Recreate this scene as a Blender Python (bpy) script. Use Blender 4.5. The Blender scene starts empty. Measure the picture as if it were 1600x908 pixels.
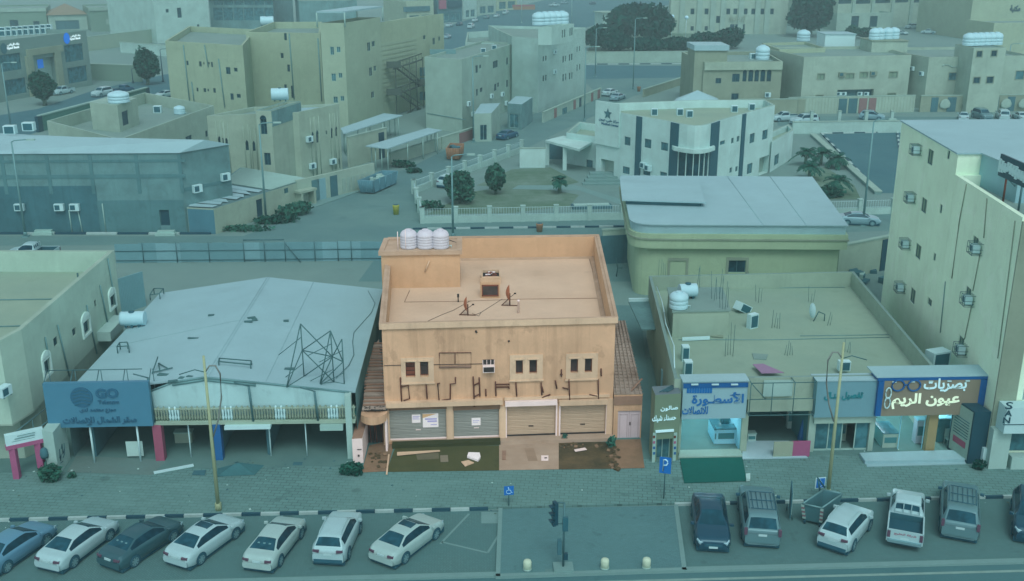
import bpy, math, random
from mathutils import Vector, Matrix
random.seed(7)
R = math.radians
SC = bpy.context.scene
COL = SC.collection
# ------------------------------------------------------------------ camera
F_PX, PITCH, PSI, CAM_H = 1660.0, R(18.45), R(2.6), 29.0     # focal length in photo pixels (1600 wide)
cam = bpy.data.cameras.new('camera'); cam.sensor_width = 36.0; cam.lens = 36.0 * F_PX / 1600.0
cam.clip_start = 0.5; cam.clip_end = 5000
camo = bpy.data.objects.new('camera', cam); COL.objects.link(camo)
camo.location = (0, 0, CAM_H); camo.rotation_euler = (math.pi / 2 - PITCH, 0, -PSI)
SC.camera = camo
# ------------------------------------------------------------------ sky and sun (thin overcast, sun behind the viewer)
SUN_EL, SUN_AZ = R(54), R(174)          # azimuth clockwise from +Y: light comes from behind the viewer and a little left
w = bpy.data.worlds.new('World'); SC.world = w; w.use_nodes = True
nt = w.node_tree; nt.nodes.clear()
sky = nt.nodes.new('ShaderNodeTexSky'); sky.sky_type = 'NISHITA'; sky.sun_disc = False
sky.sun_elevation = SUN_EL; sky.sun_rotation = SUN_AZ
bw = nt.nodes.new('ShaderNodeRGBToBW'); mx = nt.nodes.new('ShaderNodeMix'); mx.data_type = 'RGBA'
mx.inputs[0].default_value = 0.8       # an overcast sky has almost no colour of its own
bg = nt.nodes.new('ShaderNodeBackground'); bg.inputs[1].default_value = 0.15
wo = nt.nodes.new('ShaderNodeOutputWorld')
nt.links.new(sky.outputs[0], bw.inputs[0]); nt.links.new(sky.outputs[0], mx.inputs[6])
nt.links.new(bw.outputs[0], mx.inputs[7]); nt.links.new(mx.outputs[2], bg.inputs[0]); nt.links.new(bg.outputs[0], wo.inputs[0])
sl = bpy.data.lights.new('sun', 'SUN'); sl.energy = 0.8; sl.angle = R(24); sl.color = (1.0, 0.98, 0.95)
so = bpy.data.objects.new('sun', sl); COL.objects.link(so)
d = Vector((math.sin(SUN_AZ) * math.cos(SUN_EL), math.cos(SUN_AZ) * math.cos(SUN_EL), math.sin(SUN_EL)))
so.rotation_euler = d.to_track_quat('Z', 'Y').to_euler(); so.location = (0, -20, 60)
SC.view_settings.view_transform = 'Standard'; SC.view_settings.look = 'None'
SC.view_settings.exposure = 0.58; SC.view_settings.gamma = 1.0
SC.cycles.use_denoising = True
SC.cycles.volume_bounces = 1; SC.cycles.max_bounces = 5; SC.cycles.diffuse_bounces = 3; SC.cycles.glossy_bounces = 2
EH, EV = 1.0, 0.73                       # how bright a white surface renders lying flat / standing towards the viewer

# ------------------------------------------------------------------ picking points of the place
_f = Vector((math.sin(PSI) * math.cos(PITCH), math.cos(PSI) * math.cos(PITCH), -math.sin(PITCH)))
_r = Vector((math.cos(PSI), -math.sin(PSI), 0)); _u = _r.cross(_f); _C = Vector((0, 0, CAM_H))
def ray(px, py): return _f + _r * ((px - 800) / F_PX) + _u * ((454 - py) / F_PX)
def P(px, py, z=0.0):
    d = ray(px, py); return _C + d * ((z - CAM_H) / d.z)
def XY(px, py, z=0.0): v = P(px, py, z); return (v.x, v.y)
def proj(p):
    v = Vector(p) - _C; w_ = v.dot(_f); return 800 + F_PX * v.dot(_r) / w_, 454 - F_PX * v.dot(_u) / w_
def hgt(bx, by, ty, z=0.0):
    b = P(bx, by, z); lo, hi = z, z + 27
    for _ in range(40):
        m = (lo + hi) / 2
        if proj((b.x, b.y, m))[1] > ty: lo = m
        else: hi = m
    return lo
def onwall(A, B, px, py):
    A = Vector((A[0], A[1], 0)); B = Vector((B[0], B[1], 0)); u = (B - A); L = u.length; u /= L; n = Vector((u.y, -u.x, 0))
    d = ray(px, py); t = (A - _C).dot(n) / d.dot(n); q = _C + d * t
    return (q - A).dot(u), q.z

# ------------------------------------------------------------------ materials
def lin(c):
    c /= 255.0; return c / 12.92 if c <= .04045 else ((c + .055) / 1.055) ** 2.4
def K(r, g, b, f=1.0): return tuple(min(.93, max(.002, lin(x) / f)) for x in (r, g, b)) + (1.0,)
def H_(r, g, b): return K(r, g, b, EH)
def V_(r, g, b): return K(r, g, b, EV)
class N:
    def __init__(s, name, rough=.85, spec=.3, metal=0.0):
        s.m = bpy.data.materials.new(name); s.m.use_nodes = True; s.t = s.m.node_tree
        s.b = s.t.nodes['Principled BSDF']; s.b.inputs['Roughness'].default_value = rough
        s.b.inputs['Specular IOR Level'].default_value = spec; s.b.inputs['Metallic'].default_value = metal; s.b.inputs['Specular Tint'].default_value = (.4, .8, .9, 1)
        s.co = None
    def n(s, k, **kw):
        x = s.t.nodes.new(k)
        for a, v in kw.items(): setattr(x, a, v)
        return x
    def l(s, a, b): s.t.links.new(a, b)
    def coord(s, sc=(1, 1, 1), rot=(0, 0, 0)):
        if not s.co: s.co = s.n('ShaderNodeTexCoord')
        mp = s.n('ShaderNodeMapping'); mp.inputs['Scale'].default_value = sc; mp.inputs['Rotation'].default_value = rot
        s.l(s.co.outputs['Object'], mp.inputs[0]); return mp.outputs[0]
    def noise(s, sc, scale=1.0, det=4.0, rough=.6):
        x = s.n('ShaderNodeTexNoise'); x.inputs['Scale'].default_value = scale; x.inputs['Detail'].default_value = det
        x.inputs['Roughness'].default_value = rough; s.l(s.coord(sc), x.inputs['Vector']); return x.outputs['Fac']
    def ramp(s, fac, a, b, va=0.0, vb=1.0):
        x = s.n('ShaderNodeMapRange'); x.inputs[1].default_value = a; x.inputs[2].default_value = b
        x.inputs[3].default_value = va; x.inputs[4].default_value = vb; s.l(fac, x.inputs[0]); return x.outputs[0]
    def mix(s, fac, a, b, mode='MIX'):
        x = s.n('ShaderNodeMix', data_type='RGBA', blend_type=mode)
        for i, v in ((0, fac), (6, a), (7, b)):
            if isinstance(v, (int, float, tuple)): x.inputs[i].default_value = v
            else: s.l(v, x.inputs[i])
        return x.outputs[2]
    def bump(s, fac, st=.3, dist=.02):
        x = s.n('ShaderNodeBump'); x.inputs['Strength'].default_value = st; x.inputs['Distance'].default_value = dist
        s.l(fac, x.inputs['Height']); s.l(x.outputs[0], s.b.inputs['Normal'])
    def out(s, c):
        if isinstance(c, tuple): s.b.inputs['Base Color'].default_value = c
        else: s.l(c, s.b.inputs['Base Color'])
        return s.m
def sh(c, k): return tuple(min(.95, x * k) for x in c[:3]) + (1.0,)
def plain(name, c, rough=.7, spec=.3, metal=0.0, var=.12):
    m = N(name, rough, spec, metal)
    return m.out(m.mix(m.noise((1, 1, 1), 1.7), sh(c, 1 - var), sh(c, 1 + var)))
def plaster(name, c, streak=.35, var=.14, dirt=None):
    m = N(name, .92, .15)
    base = m.mix(m.ramp(m.noise((1, 1, 1), .35, 5), .3, .7), sh(c, 1 - var), sh(c, 1 + var * .8))
    base = m.mix(m.ramp(m.noise((1, 1, 1), 6, 3), .35, .75, 0, .25), base, sh(c, .82))
    dirt = dirt or sh(c, .55)
    base = m.mix(m.ramp(m.noise((1, 1, 1.4), .55, 3, .5), .57, .61, 0, .16), base, sh(c, 1.25)); base = m.mix(m.ramp(m.noise((1.3, 1.3, 1), .8, 5, .6), .6, .64, 0, streak * .5), base, dirt)
    s1 = m.ramp(m.noise((1.6, 1.6, .09), 1.0, 5, .65), .52 if streak < .6 else .49, .78 if streak < .6 else .74, 0, streak)
    base = m.mix(s1, base, dirt)
    m.bump(m.noise((1, 1, 1), 14, 3), .25, .01)
    return m.out(base)
def groundmat(name, c, c2, big=.07, small=1.6, spots=.3, rough=.95):
    m = N(name, rough, .1)
    base = m.mix(m.ramp(m.noise((1, 1, 1), big, 6, .65), .35, .68), c, c2)
    base = m.mix(m.ramp(m.noise((1, 1, 1), small, 6, .7), .3, .75, 0, .45), base, sh(c, .78))
    base = m.mix(m.ramp(m.noise((1, 1, 1), small * .33, 4), .62, .75, 0, spots), base, sh(c2, .62))
    base = m.mix(m.ramp(m.noise((1, 1, 1), small * 9, 2), .55, .8, 0, .3), base, sh(c2, 1.2))
    base = m.mix(m.ramp(m.noise((1, 1, 1), small * .7, 3, .55), .64, .68, 0, spots * .8), base, sh(c, .72))
    m.bump(m.noise((1, 1, 1), 9, 4), .3, .02)
    return m.out(base)
def paver(name, c, c2, bw_=.4, bh=.2, rot=0.0, mort=.6, big=.16):
    m = N(name, .9, .15)
    br = m.n('ShaderNodeTexBrick'); br.inputs['Scale'].default_value = 1.0
    br.inputs['Brick Width'].default_value = bw_; br.inputs['Row Height'].default_value = bh
    br.inputs['Mortar Size'].default_value = .022; br.inputs['Mortar Smooth'].default_value = .3
    br.inputs['Color1'].default_value = sh(c, 1.07); br.inputs['Color2'].default_value = sh(c, .9); br.inputs['Mortar'].default_value = sh(c, mort)
    m.l(m.coord((1, 1, 1), (0, 0, rot)), br.inputs['Vector'])
    base = m.mix(m.ramp(m.noise((1, 1, 1), big, 5, .65), .38, .7, 0, .75), br.outputs['Color'], c2)
    base = m.mix(m.ramp(m.noise((1, 1, 1), .9, 5, .7), .55, .8, 0, .4), base, sh(c, .66))
    base = m.mix(m.ramp(m.noise((1, 1, 1), 7, 3), .5, .8, 0, .25), base, sh(c2, 1.15)); base = m.mix(m.ramp(m.noise((1, 1, 1), .75, 3, .5), .64, .7, 0, .55), base, sh(c, .6)); base = m.mix(m.ramp(m.noise((.5, 1.6, 1), .5, 4, .6), .58, .72, 0, .4), base, sh(c2, 1.22))
    return m.out(base)
def ribbed(name, c, scale=(6, 0, 0), amp=.35, rough=.5, metal=.2, dirt=.25, spec=.4):
    """sheet metal with ribs running along one axis"""
    m = N(name, rough, spec, metal)
    wv = m.n('ShaderNodeTexWave'); wv.wave_type = 'BANDS'
    ax = 'X' if scale[0] else ('Y' if scale[1] else 'Z'); wv.bands_direction = ax
    wv.inputs['Scale'].default_value = max(scale); wv.inputs['Distortion'].default_value = 0
    m.l(m.coord(), wv.inputs['Vector'])
    base = m.mix(m.ramp(m.noise((1, 1, 1), .25, 5, .65), .35, .7), sh(c, .9), sh(c, 1.06))
    base = m.mix(m.ramp(m.noise((1, 1, 1), 1.4, 6, .7), .55, .78, 0, dirt), base, sh(c, .55))
    m.bump(wv.outputs['Fac'], amp, .03)
    return m.out(base)
def glassy(name, c, rough=.08, spec=.5):
    m = N(name, rough, spec); return m.out(m.mix(m.ramp(m.noise((1, 1, 1), 1.3, 2), .4, .6), sh(c, .75), sh(c, 1.3)))
def lit(name, c, st=1.0):
    m = N(name, .5, .2); m.b.inputs['Emission Color'].default_value = c; m.b.inputs['Emission Strength'].default_value = st
    return m.out(c)
def leafmat(name, c1, c2):
    m = N(name, .85, .05); g = m.n('ShaderNodeNewGeometry')
    base = m.mix(g.outputs['Random Per Island'], c1, c2)
    return m.out(m.mix(m.ramp(m.noise((1, 1, 1), .8, 2), .4, .65, 0, .55), base, sh(c1, .6)))

# ------------------------------------------------------------------ mesh building
ORI = {}
def E(name, loc, label, cat, group=None, rz=0.0):
    o = bpy.data.objects.new(name, None); COL.objects.link(o); o.location = loc; o.rotation_euler = (0, 0, rz)
    o.empty_display_size = .3; o['label'] = label; o['category'] = cat
    if group: o['group'] = group
    ORI[o] = Vector(loc); return o
def tag(o, label, cat, group=None, kind=None):
    if label: o['label'] = label
    if cat: o['category'] = cat
    if group: o['group'] = group
    if kind: o['kind'] = kind
    return o
class MB:
    def __init__(s): s.v = []; s.f = []; s.mi = []; s.sm = []
    def face(s, pts, mi=0, smooth=False):
        b = len(s.v); s.v += [tuple(p) for p in pts]; s.f.append(list(range(b, b + len(pts)))); s.mi.append(mi); s.sm.append(smooth)
    def box(s, c, size, rz=0.0, mi=0, M=None):
        hx, hy, hz = size[0] / 2, size[1] / 2, size[2] / 2; b = len(s.v)
        ca, sa = math.cos(rz), math.sin(rz)
        for x, y, z in ((-1, -1, -1), (1, -1, -1), (1, 1, -1), (-1, 1, -1), (-1, -1, 1), (1, -1, 1), (1, 1, 1), (-1, 1, 1)):
            p = Vector((x * hx, y * hy, z * hz))
            if M: p = M @ p
            s.v.append((c[0] + p.x * ca - p.y * sa, c[1] + p.x * sa + p.y * ca, c[2] + p.z))
        for q in ((3, 2, 1, 0), (4, 5, 6, 7), (0, 1, 5, 4), (1, 2, 6, 5), (2, 3, 7, 6), (3, 0, 4, 7)):
            s.f.append([b + i for i in q]); s.mi.append(mi); s.sm.append(False)
        return s
    def prism(s, poly, z0, z1, mi=0, top=None, bottom=True):
        n = len(poly); b = len(s.v)
        s.v += [(p[0], p[1], z0) for p in poly] + [(p[0], p[1], z1) for p in poly]
        for i in range(n):
            j = (i + 1) % n; s.f.append([b + i, b + j, b + n + j, b + n + i]); s.mi.append(mi); s.sm.append(False)
        s.f.append([b + n + i for i in range(n)]); s.mi.append(mi if top is None else top); s.sm.append(False)
        if bottom: s.f.append([b + n - 1 - i for i in range(n)]); s.mi.append(mi); s.sm.append(False)
        return s
    def tube(s, pts, r, n=6, mi=0, r2=None, cap=True, smooth=True):
        pts = [Vector(p) for p in pts]; m = len(pts); b = len(s.v)
        for i, p in enumerate(pts):
            t = (pts[min(i + 1, m - 1)] - pts[max(i - 1, 0)]).normalized()
            a = t.cross(Vector((0, 0, 1)));
            if a.length < .01: a = t.cross(Vector((1, 0, 0)))
            a.normalize(); c = t.cross(a); rr = r if r2 is None else r + (r2 - r) * i / (m - 1)
            for k in range(n):
                an = 2 * math.pi * k / n; q = p + a * math.cos(an) * rr + c * math.sin(an) * rr; s.v.append(tuple(q))
        for i in range(m - 1):
            for k in range(n):
                k2 = (k + 1) % n; s.f.append([b + i * n + k, b + (i + 1) * n + k, b + (i + 1) * n + k2, b + i * n + k2]); s.mi.append(mi); s.sm.append(smooth)
        if cap:
            s.f.append([b + k for k in range(n)]); s.f.append([b + (m - 1) * n + n - 1 - k for k in range(n)])
            s.mi += [mi, mi]; s.sm += [False, False]
        return s
    def lathe(s, c, prof, n=20, mi=0, smooth=True):
        b = len(s.v); m = len(prof)
        for r_, z in prof:
            for k in range(n):
                an = 2 * math.pi * k / n; s.v.append((c[0] + r_ * math.cos(an), c[1] + r_ * math.sin(an), c[2] + z))
        for i in range(m - 1):
            for k in range(n):
                k2 = (k + 1) % n; s.f.append([b + i * n + k, b + i * n + k2, b + (i + 1) * n + k2, b + (i + 1) * n + k]); s.mi.append(mi); s.sm.append(smooth)
        s.f.append([b + (m - 1) * n + k for k in range(n)]); s.mi.append(mi); s.sm.append(smooth)
        s.f.append([b + n - 1 - k for k in range(n)]); s.mi.append(mi); s.sm.append(False)
        return s
    def add(s, verts, faces, mi=0, smooth=False):
        b = len(s.v); s.v += [tuple(v) for v in verts]
        for f in faces: s.f.append([b + i for i in f]); s.mi.append(mi); s.sm.append(smooth)
        return s
    def build(s, name, mats, parent=None, origin=None, local=False):
        if not isinstance(mats, (list, tuple)): mats = [mats]
        if parent is not None and origin is None: origin = ORI.get(parent, Vector((0, 0, 0)))
        o0 = Vector(origin) if origin is not None and not local else Vector((0, 0, 0))
        me = bpy.data.meshes.new(name)
        me.from_pydata([(v[0] - o0.x, v[1] - o0.y, v[2] - o0.z) for v in s.v], [], s.f)
        for m in mats: me.materials.append(m)
        me.polygons.foreach_set('material_index', s.mi); me.polygons.foreach_set('use_smooth', s.sm); me.update()
        o = bpy.data.objects.new(name, me); COL.objects.link(o)
        if parent is not None: o.parent = parent; ORI[o] = o0
        else:
            o.location = o0; ORI[o] = o0
        return o
def copy_tree(o, parent=None):
    c = o.copy(); COL.objects.link(c); c.parent = parent
    for ch in o.children: copy_tree(ch, c)
    return c
def place_copy(proto, loc, rz, label=None, group=None):
    c = copy_tree(proto); c.location = loc; c.rotation_euler = (0, 0, rz)
    if label: c['label'] = label
    if group: c['group'] = group
    return c
def sheet(name, pts, z, m, thick=None, kind='structure', label=None, cat=None):
    b = MB(); q = [(p[0], p[1]) for p in pts]
    if sum(q[i - 1][0] * q[i][1] - q[i][0] * q[i - 1][1] for i in range(len(q))) < 0: q.reverse()
    if thick: b.prism(q, z - thick, z)
    else: b.face([(x, y, z) for x, y in q])
    o = b.build(name, m, None, (0, 0, 0)); tag(o, label, cat, None, kind); return o
def inset(poly, t):
    n = len(poly); out = []
    for i in range(n):
        a, b, c = Vector(poly[i - 1]).to_2d(), Vector(poly[i]).to_2d(), Vector(poly[(i + 1) % n]).to_2d()
        d1 = (b - a).normalized(); d2 = (c - b).normalized(); n1 = Vector((-d1.y, d1.x)); n2 = Vector((-d2.y, d2.x))
        p1 = a + n1 * t; p2 = b + n2 * t; den = d1.x * d2.y - d1.y * d2.x
        if abs(den) < 1e-4: out.append(tuple(b + n1 * t)); continue
        s_ = ((p2.x - p1.x) * d2.y - (p2.y - p1.y) * d2.x) / den; out.append(tuple(p1 + d1 * s_))
    return out
# ------------------------------------------------------------------ lettering
_AR = {'ا': 0xFE8D, 'ب': 0xFE8F, 'ة': 0xFE93, 'ت': 0xFE95, 'ث': 0xFE99, 'ج': 0xFE9D, 'ح': 0xFEA1, 'خ': 0xFEA5, 'د': 0xFEA9, 'ذ': 0xFEAB,
       'ر': 0xFEAD, 'ز': 0xFEAF, 'س': 0xFEB1, 'ش': 0xFEB5, 'ص': 0xFEB9, 'ض': 0xFEBD, 'ط': 0xFEC1, 'ظ': 0xFEC5, 'ع': 0xFEC9, 'غ': 0xFECD,
       'ف': 0xFED1, 'ق': 0xFED5, 'ك': 0xFED9, 'ل': 0xFEDD, 'م': 0xFEE1, 'ن': 0xFEE5, 'ه': 0xFEE9, 'و': 0xFEED, 'ى': 0xFEEF, 'ي': 0xFEF1,
       'أ': 0xFE83, 'إ': 0xFE87, 'آ': 0xFE81, 'ء': 0xFE80, '\u0001': 0xFEFB, '\u0002': 0xFEF7, '\u0003': 0xFEF9}
_NJ = set('اةدذرزوىأإآء\u0001\u0002\u0003')           # letters that do not join to the next one
def arabic(s):
    s = s.replace('لا', '\u0001').replace('لأ', '\u0002').replace('لإ', '\u0003'); out = []
    for i, ch in enumerate(s):
        if ch not in _AR: out.append(ch); continue
        pv = i > 0 and (s[i - 1] in _AR or s[i - 1] == 'ـ') and s[i - 1] not in _NJ and ch != 'ء'
        nx = i + 1 < len(s) and (s[i + 1] in _AR or s[i + 1] == 'ـ') and ch not in _NJ and s[i + 1] != 'ء'
        out.append(chr(_AR[ch] + (3 if pv and nx else 1 if pv else 2 if nx else 0)))
    return ''.join(reversed(out))
def textmesh(body, bold=0.0, ext=.02, sx=1.0):
    c = bpy.data.curves.new('lettering', 'FONT'); c.body = body; c.offset = bold; c.extrude = ext; c.resolution_u = 3
    o = bpy.data.objects.new('lettering', c); COL.objects.link(o); bpy.context.view_layer.update()
    me = bpy.data.meshes.new_from_object(o.evaluated_get(bpy.context.evaluated_depsgraph_get()))
    vs = [v.co.copy() for v in me.vertices]; fs = [list(p.vertices) for p in me.polygons]
    bpy.data.objects.remove(o); bpy.data.curves.remove(c); bpy.data.meshes.remove(me)
    return vs, fs
def put_text(body, A, B, rect, m, parent, name='lettering', ar=True, bold=.02, out=.03, dep=.02):
    """lettering on the vertical wall A-B that fills the photo rectangle rect"""
    x0, y0, x1, y1 = rect; xm, ym = (x0 + x1) / 2, (y0 + y1) / 2
    u0 = onwall(A, B, x0, ym)[0]; u1 = onwall(A, B, x1, ym)[0]; z1 = onwall(A, B, xm, y0)[1]; z0 = onwall(A, B, xm, y1)[1]
    return text_at(body, A, B, u0, u1, z0, z1, m, parent, name, ar, bold, out, dep)
def text_at(body, A, B, u0, u1, z0, z1, m, parent, name='lettering', ar=True, bold=.02, out=.03, dep=.02):
    vs, fs = textmesh(arabic(body) if ar else body, bold, dep)
    a = Vector((A[0], A[1], 0)); u = (Vector((B[0], B[1], 0)) - a).normalized(); n = Vector((u.y, -u.x, 0))
    mnx = min(v.x for v in vs); mxx = max(v.x for v in vs); mny = min(v.y for v in vs); mxy = max(v.y for v in vs)
    b = MB(); pts = []
    for v in vs:
        p = a + u * (u0 + (v.x - mnx) / (mxx - mnx) * (u1 - u0)) + n * (out + v.z); p.z = z0 + (v.y - mny) / (mxy - mny) * (z1 - z0); pts.append(p)
    b.add(pts, fs); return b.build(name, m, parent)
# ------------------------------------------------------------------ buildings
class Bld:
    """walls with real openings round a footprint (front-left, front-right, back-right, back-left), parapet and roof slab"""
    def __init__(s, name, label, foot, h, m, roof, cap=None, par=.6, pt=.22, z0=0.0, cat='building', group=None, root=None):
        s.foot = [(p[0], p[1]) for p in foot]; s.h = h; s.m = m; s.roof = roof; s.cap = cap or m; s.par = par; s.pt = pt; s.z0 = z0
        cx = sum(p[0] for p in s.foot) / len(foot); cy = sum(p[1] for p in s.foot) / len(foot)
        s.root = root or E(name, (cx, cy, 0), label, cat, group); s.holes = [[] for _ in foot]
    def edge(s, e): return s.foot[e], s.foot[(e + 1) % len(s.foot)]
    def rect(s, e, r):
        A, B = s.edge(e); x0, y0, x1, y1 = r; xm, ym = (x0 + x1) / 2, (y0 + y1) / 2
        return onwall(A, B, x0, ym)[0], onwall(A, B, x1, ym)[0], onwall(A, B, xm, y1)[1], onwall(A, B, xm, y0)[1]
    def pt3(s, e, u, z, out=0.0):
        A, B = s.edge(e); a = Vector((A[0], A[1], 0)); d_ = (Vector((B[0], B[1], 0)) - a).normalized()
        q = a + d_ * u + Vector((d_.y, -d_.x, 0)) * out; q.z = z; return q
    def panel(s, b, e, u0, u1, z0, z1, out, th=.03, mi=0):
        A, B = s.edge(e); ang = math.atan2(B[1] - A[1], B[0] - A[0]); c = s.pt3(e, (u0 + u1) / 2, (z0 + z1) / 2, out + th / 2)
        b.box(c, (abs(u1 - u0), th, abs(z1 - z0)), ang, mi)
    def win(s, e, r, pane, frame=None, name='window', depth=.12, px=True, surround=None, sill=None, bars=1, fw=.05, so=.05, sw=.12):
        u0, u1, z0, z1 = s.rect(e, r) if px else r
        A, B = s.edge(e); L = (Vector(B) - Vector(A)).length
        u0 = max(.05, u0); u1 = min(L - .05, u1); z0 = max(s.z0 + .02, z0); z1 = min(s.h - .05, z1)
        if u1 - u0 < .08 or z1 - z0 < .08: return None
        s.holes[e].append((u0, u1, z0, z1, depth))
        b = MB(); b.face([s.pt3(e, u0, z0, -depth + .01), s.pt3(e, u1, z0, -depth + .01), s.pt3(e, u1, z1, -depth + .01), s.pt3(e, u0, z1, -depth + .01)])
        o = b.build(name, pane, s.root)
        if frame:
            b = MB(); k = -depth + .02
            s.panel(b, e, u0, u0 + fw, z0, z1, k); s.panel(b, e, u1 - fw, u1, z0, z1, k)
            s.panel(b, e, u0 + fw, u1 - fw, z0, z0 + fw, k); s.panel(b, e, u0 + fw, u1 - fw, z1 - fw, z1, k)
            for i in range(bars):
                um = u0 + (u1 - u0) * (i + 1) / (bars + 1); s.panel(b, e, um - fw * .4, um + fw * .4, z0 + fw, z1 - fw, k)
            b.build('frame', frame, o)
        if surround:
            b = MB()
            s.panel(b, e, u0 - sw, u0, z0 - sw, z1 + sw, .0, so); s.panel(b, e, u1, u1 + sw, z0 - sw, z1 + sw, .0, so)
            s.panel(b, e, u0, u1, z1, z1 + sw, .0, so); s.panel(b, e, u0, u1, z0 - sw, z0, .0, so); b.build('surround', surround, o)
        if sill:
            b = MB(); s.panel(b, e, u0 - .08, u1 + .08, z0 - .1, z0, 0, .14); b.build('sill', sill, o)
        return o
    def wins(s, e, rects, pane, frame=None, **kw):
        for r in rects: s.win(e, r, pane, frame, **kw)
    def part(s, name, e, r, out, th, m, px=True):
        u0, u1, z0, z1 = s.rect(e, r) if px else r
        b = MB(); s.panel(b, e, u0, u1, z0, z1, out, th); return b.build(name, m, s.root)
    def ac(s, e, px, py, w_=.8, h_=.55, d_=.45, m=None, g=None, out=.06):
        A, B = s.edge(e); u, z = onwall(A, B, px, py); b = MB()
        s.panel(b, e, u - w_ / 2, u + w_ / 2, z - h_ / 2, z + h_ / 2, out, d_)
        o = b.build('air_conditioner', m or M['white'], s.root); b = MB()
        s.panel(b, e, u - w_ * .42, u + w_ * .1, z - h_ * .36, z + h_ * .36, out + d_, .012)
        b.build('grille', g or M['dark'], o)
        b = MB()
        for q in (-.35, .35): s.panel(b, e, u + q * w_ - .02, u + q * w_ + .02, z - h_ / 2 - .06, z - h_ / 2, 0, out + d_)
        b.build('bracket', M['steel'], o); return o
    def done(s):
        b = MB(); n = len(s.foot)
        for e in range(n):
            A, B = s.edge(e); L = (Vector(B) - Vector(A)).length; hs = s.holes[e]
            us = sorted({0.0, L} | {x for h in hs for x in h[:2]}); zs = sorted({s.z0, s.h} | {x for h in hs for x in h[2:4]})
            for i in range(len(us) - 1):
                for j in range(len(zs) - 1):
                    um = (us[i] + us[i + 1]) / 2; zm = (zs[j] + zs[j + 1]) / 2
                    if us[i + 1] - us[i] < 1e-5 or any(h[0] < um < h[1] and h[2] < zm < h[3] for h in hs): continue
                    b.face([s.pt3(e, us[i], zs[j]), s.pt3(e, us[i + 1], zs[j]), s.pt3(e, us[i + 1], zs[j + 1]), s.pt3(e, us[i], zs[j + 1])])
            for u0, u1, z0, z1, dp in hs:
                q = lambda u, z, o_: s.pt3(e, u, z, o_)
                for (a1, a2) in (((u0, z0), (u1, z0)), ((u1, z0), (u1, z1)), ((u1, z1), (u0, z1)), ((u0, z1), (u0, z0))):
                    b.face([q(*a1, 0), q(*a2, 0), q(*a2, -dp), q(*a1, -dp)])
        inn = inset(s.foot, s.pt); zr = s.h - s.par
        for i in range(n):
            j = (i + 1) % n
            if s.par > .02:
                b.face([(*s.foot[i], s.h), (*s.foot[j], s.h), (*inn[j], s.h), (*inn[i], s.h)], 1)
                b.face([(*inn[i], s.h), (*inn[j], s.h), (*inn[j], zr), (*inn[i], zr)], 0)
        s.wall = b.build('wall', [s.m, s.cap], s.root)
        b = MB(); b.face([(*p, zr) for p in (inn if s.par > .02 else s.foot)])
        s.roofo = b.build('roof', s.roof, s.root); return s
# ------------------------------------------------------------------ the palette
M = {}
M['sand'] = groundmat('sand', H_(112, 147, 142), H_(98, 136, 134), .05, .5, .25)
M['street'] = groundmat('worn_asphalt', H_(84, 126, 128), H_(100, 140, 136), .06, .35, .35)
M['asphalt'] = groundmat('asphalt', H_(62, 108, 118), H_(72, 118, 124), .05, .6, .25)
M['road'] = groundmat('front_road', H_(66, 112, 116), H_(78, 122, 124), .2, .8, .3)
M['bay'] = paver('parking_paver', H_(82, 124, 123), H_(74, 117, 118), .2, .1, R(45), .8, .2)
M['walk'] = paver('sidewalk_paver', H_(90, 133, 130), H_(99, 141, 137), .5, .3, R(8), .5, .13)
M['apron'] = groundmat('apron_concrete', H_(92, 133, 129), H_(80, 120, 119), .3, 1.3, .35)
M['island'] = paver('island_paver', H_(79, 124, 127), H_(84, 130, 131), .24, .12, 0, .88, .15)
M['kerb_white'] = plain('kerb_white_paint', H_(150, 185, 183), .8, .2, 0, .25)
M['kerb_black'] = plain('kerb_black_paint', H_(36, 78, 92), .8, .2, 0, .25)
M['kerbstone'] = plain('kerbstone', H_(104, 145, 143), .9, .2)
M['line'] = plain('road_paint', H_(118, 155, 148), .8, .2, 0, .3)
M['white'] = plain('white_enamel', V_(150, 190, 192), .5, .4, 0, .06)
M['tank'] = plain('tank_plastic', V_(138, 182, 190), .45, .4, 0, .06)
M['tankpale'] = plain('pale_tank_plastic', V_(172, 176, 184), .45, .4, 0, .06)
M['dark'] = plain('dark_grille', V_(36, 82, 92), .6, .3)
M['black'] = plain('black_paint', V_(20, 58, 70), .5, .4)
M['steel'] = plain('dull_steel', V_(60, 98, 102), .5, .4, .3, .25)
M['rust'] = plain('rusty_steel', V_(82, 52, 42), .85, .2, .1, .4)
M['rebar'] = plain('rusty_rebar', V_(58, 96, 98), .85, .2, .1, .3)
M['pole'] = plain('galvanised_pole', V_(84, 126, 128), .5, .4, .2)
M['creampole'] = plain('cream_pole_paint', V_(126, 146, 116), .6, .3, 0, .12)
M['glass'] = glassy('dark_glass', V_(20, 56, 66))
M['glassl'] = glassy('grey_glass', V_(48, 94, 102), .15)
M['shutbrown'] = plain('brown_shutter_paint', V_(95, 125, 108), .7)
M['frame'] = plain('window_frame_paint', V_(120, 158, 152), .6)
M['framed'] = plain('dark_window_frame', V_(54, 94, 100), .6)
M['roofsand'] = groundmat('roof_screed', H_(138, 170, 152), H_(126, 160, 146), .2, 1.0, .3)
M['roofgrey'] = groundmat('grey_roof_screed', H_(122, 156, 150), H_(108, 144, 140), .2, 1.0, .3)
M['roofwhite'] = ribbed('white_roof_sheet', H_(140, 184, 190), (2.2, 0, 0), .12, .5, .0, .12)
M['roofwhitey'] = ribbed('white_roof_sheet_across', H_(134, 178, 186), (0, 2.2, 0), .12, .5, .0, .12)
M['beige'] = plaster('beige_plaster', V_(122, 149, 135), .28)
M['cream'] = plaster('cream_plaster', V_(124, 153, 141), .25)
M['ivory'] = plaster('ivory_plaster', V_(118, 150, 141), .2)
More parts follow.
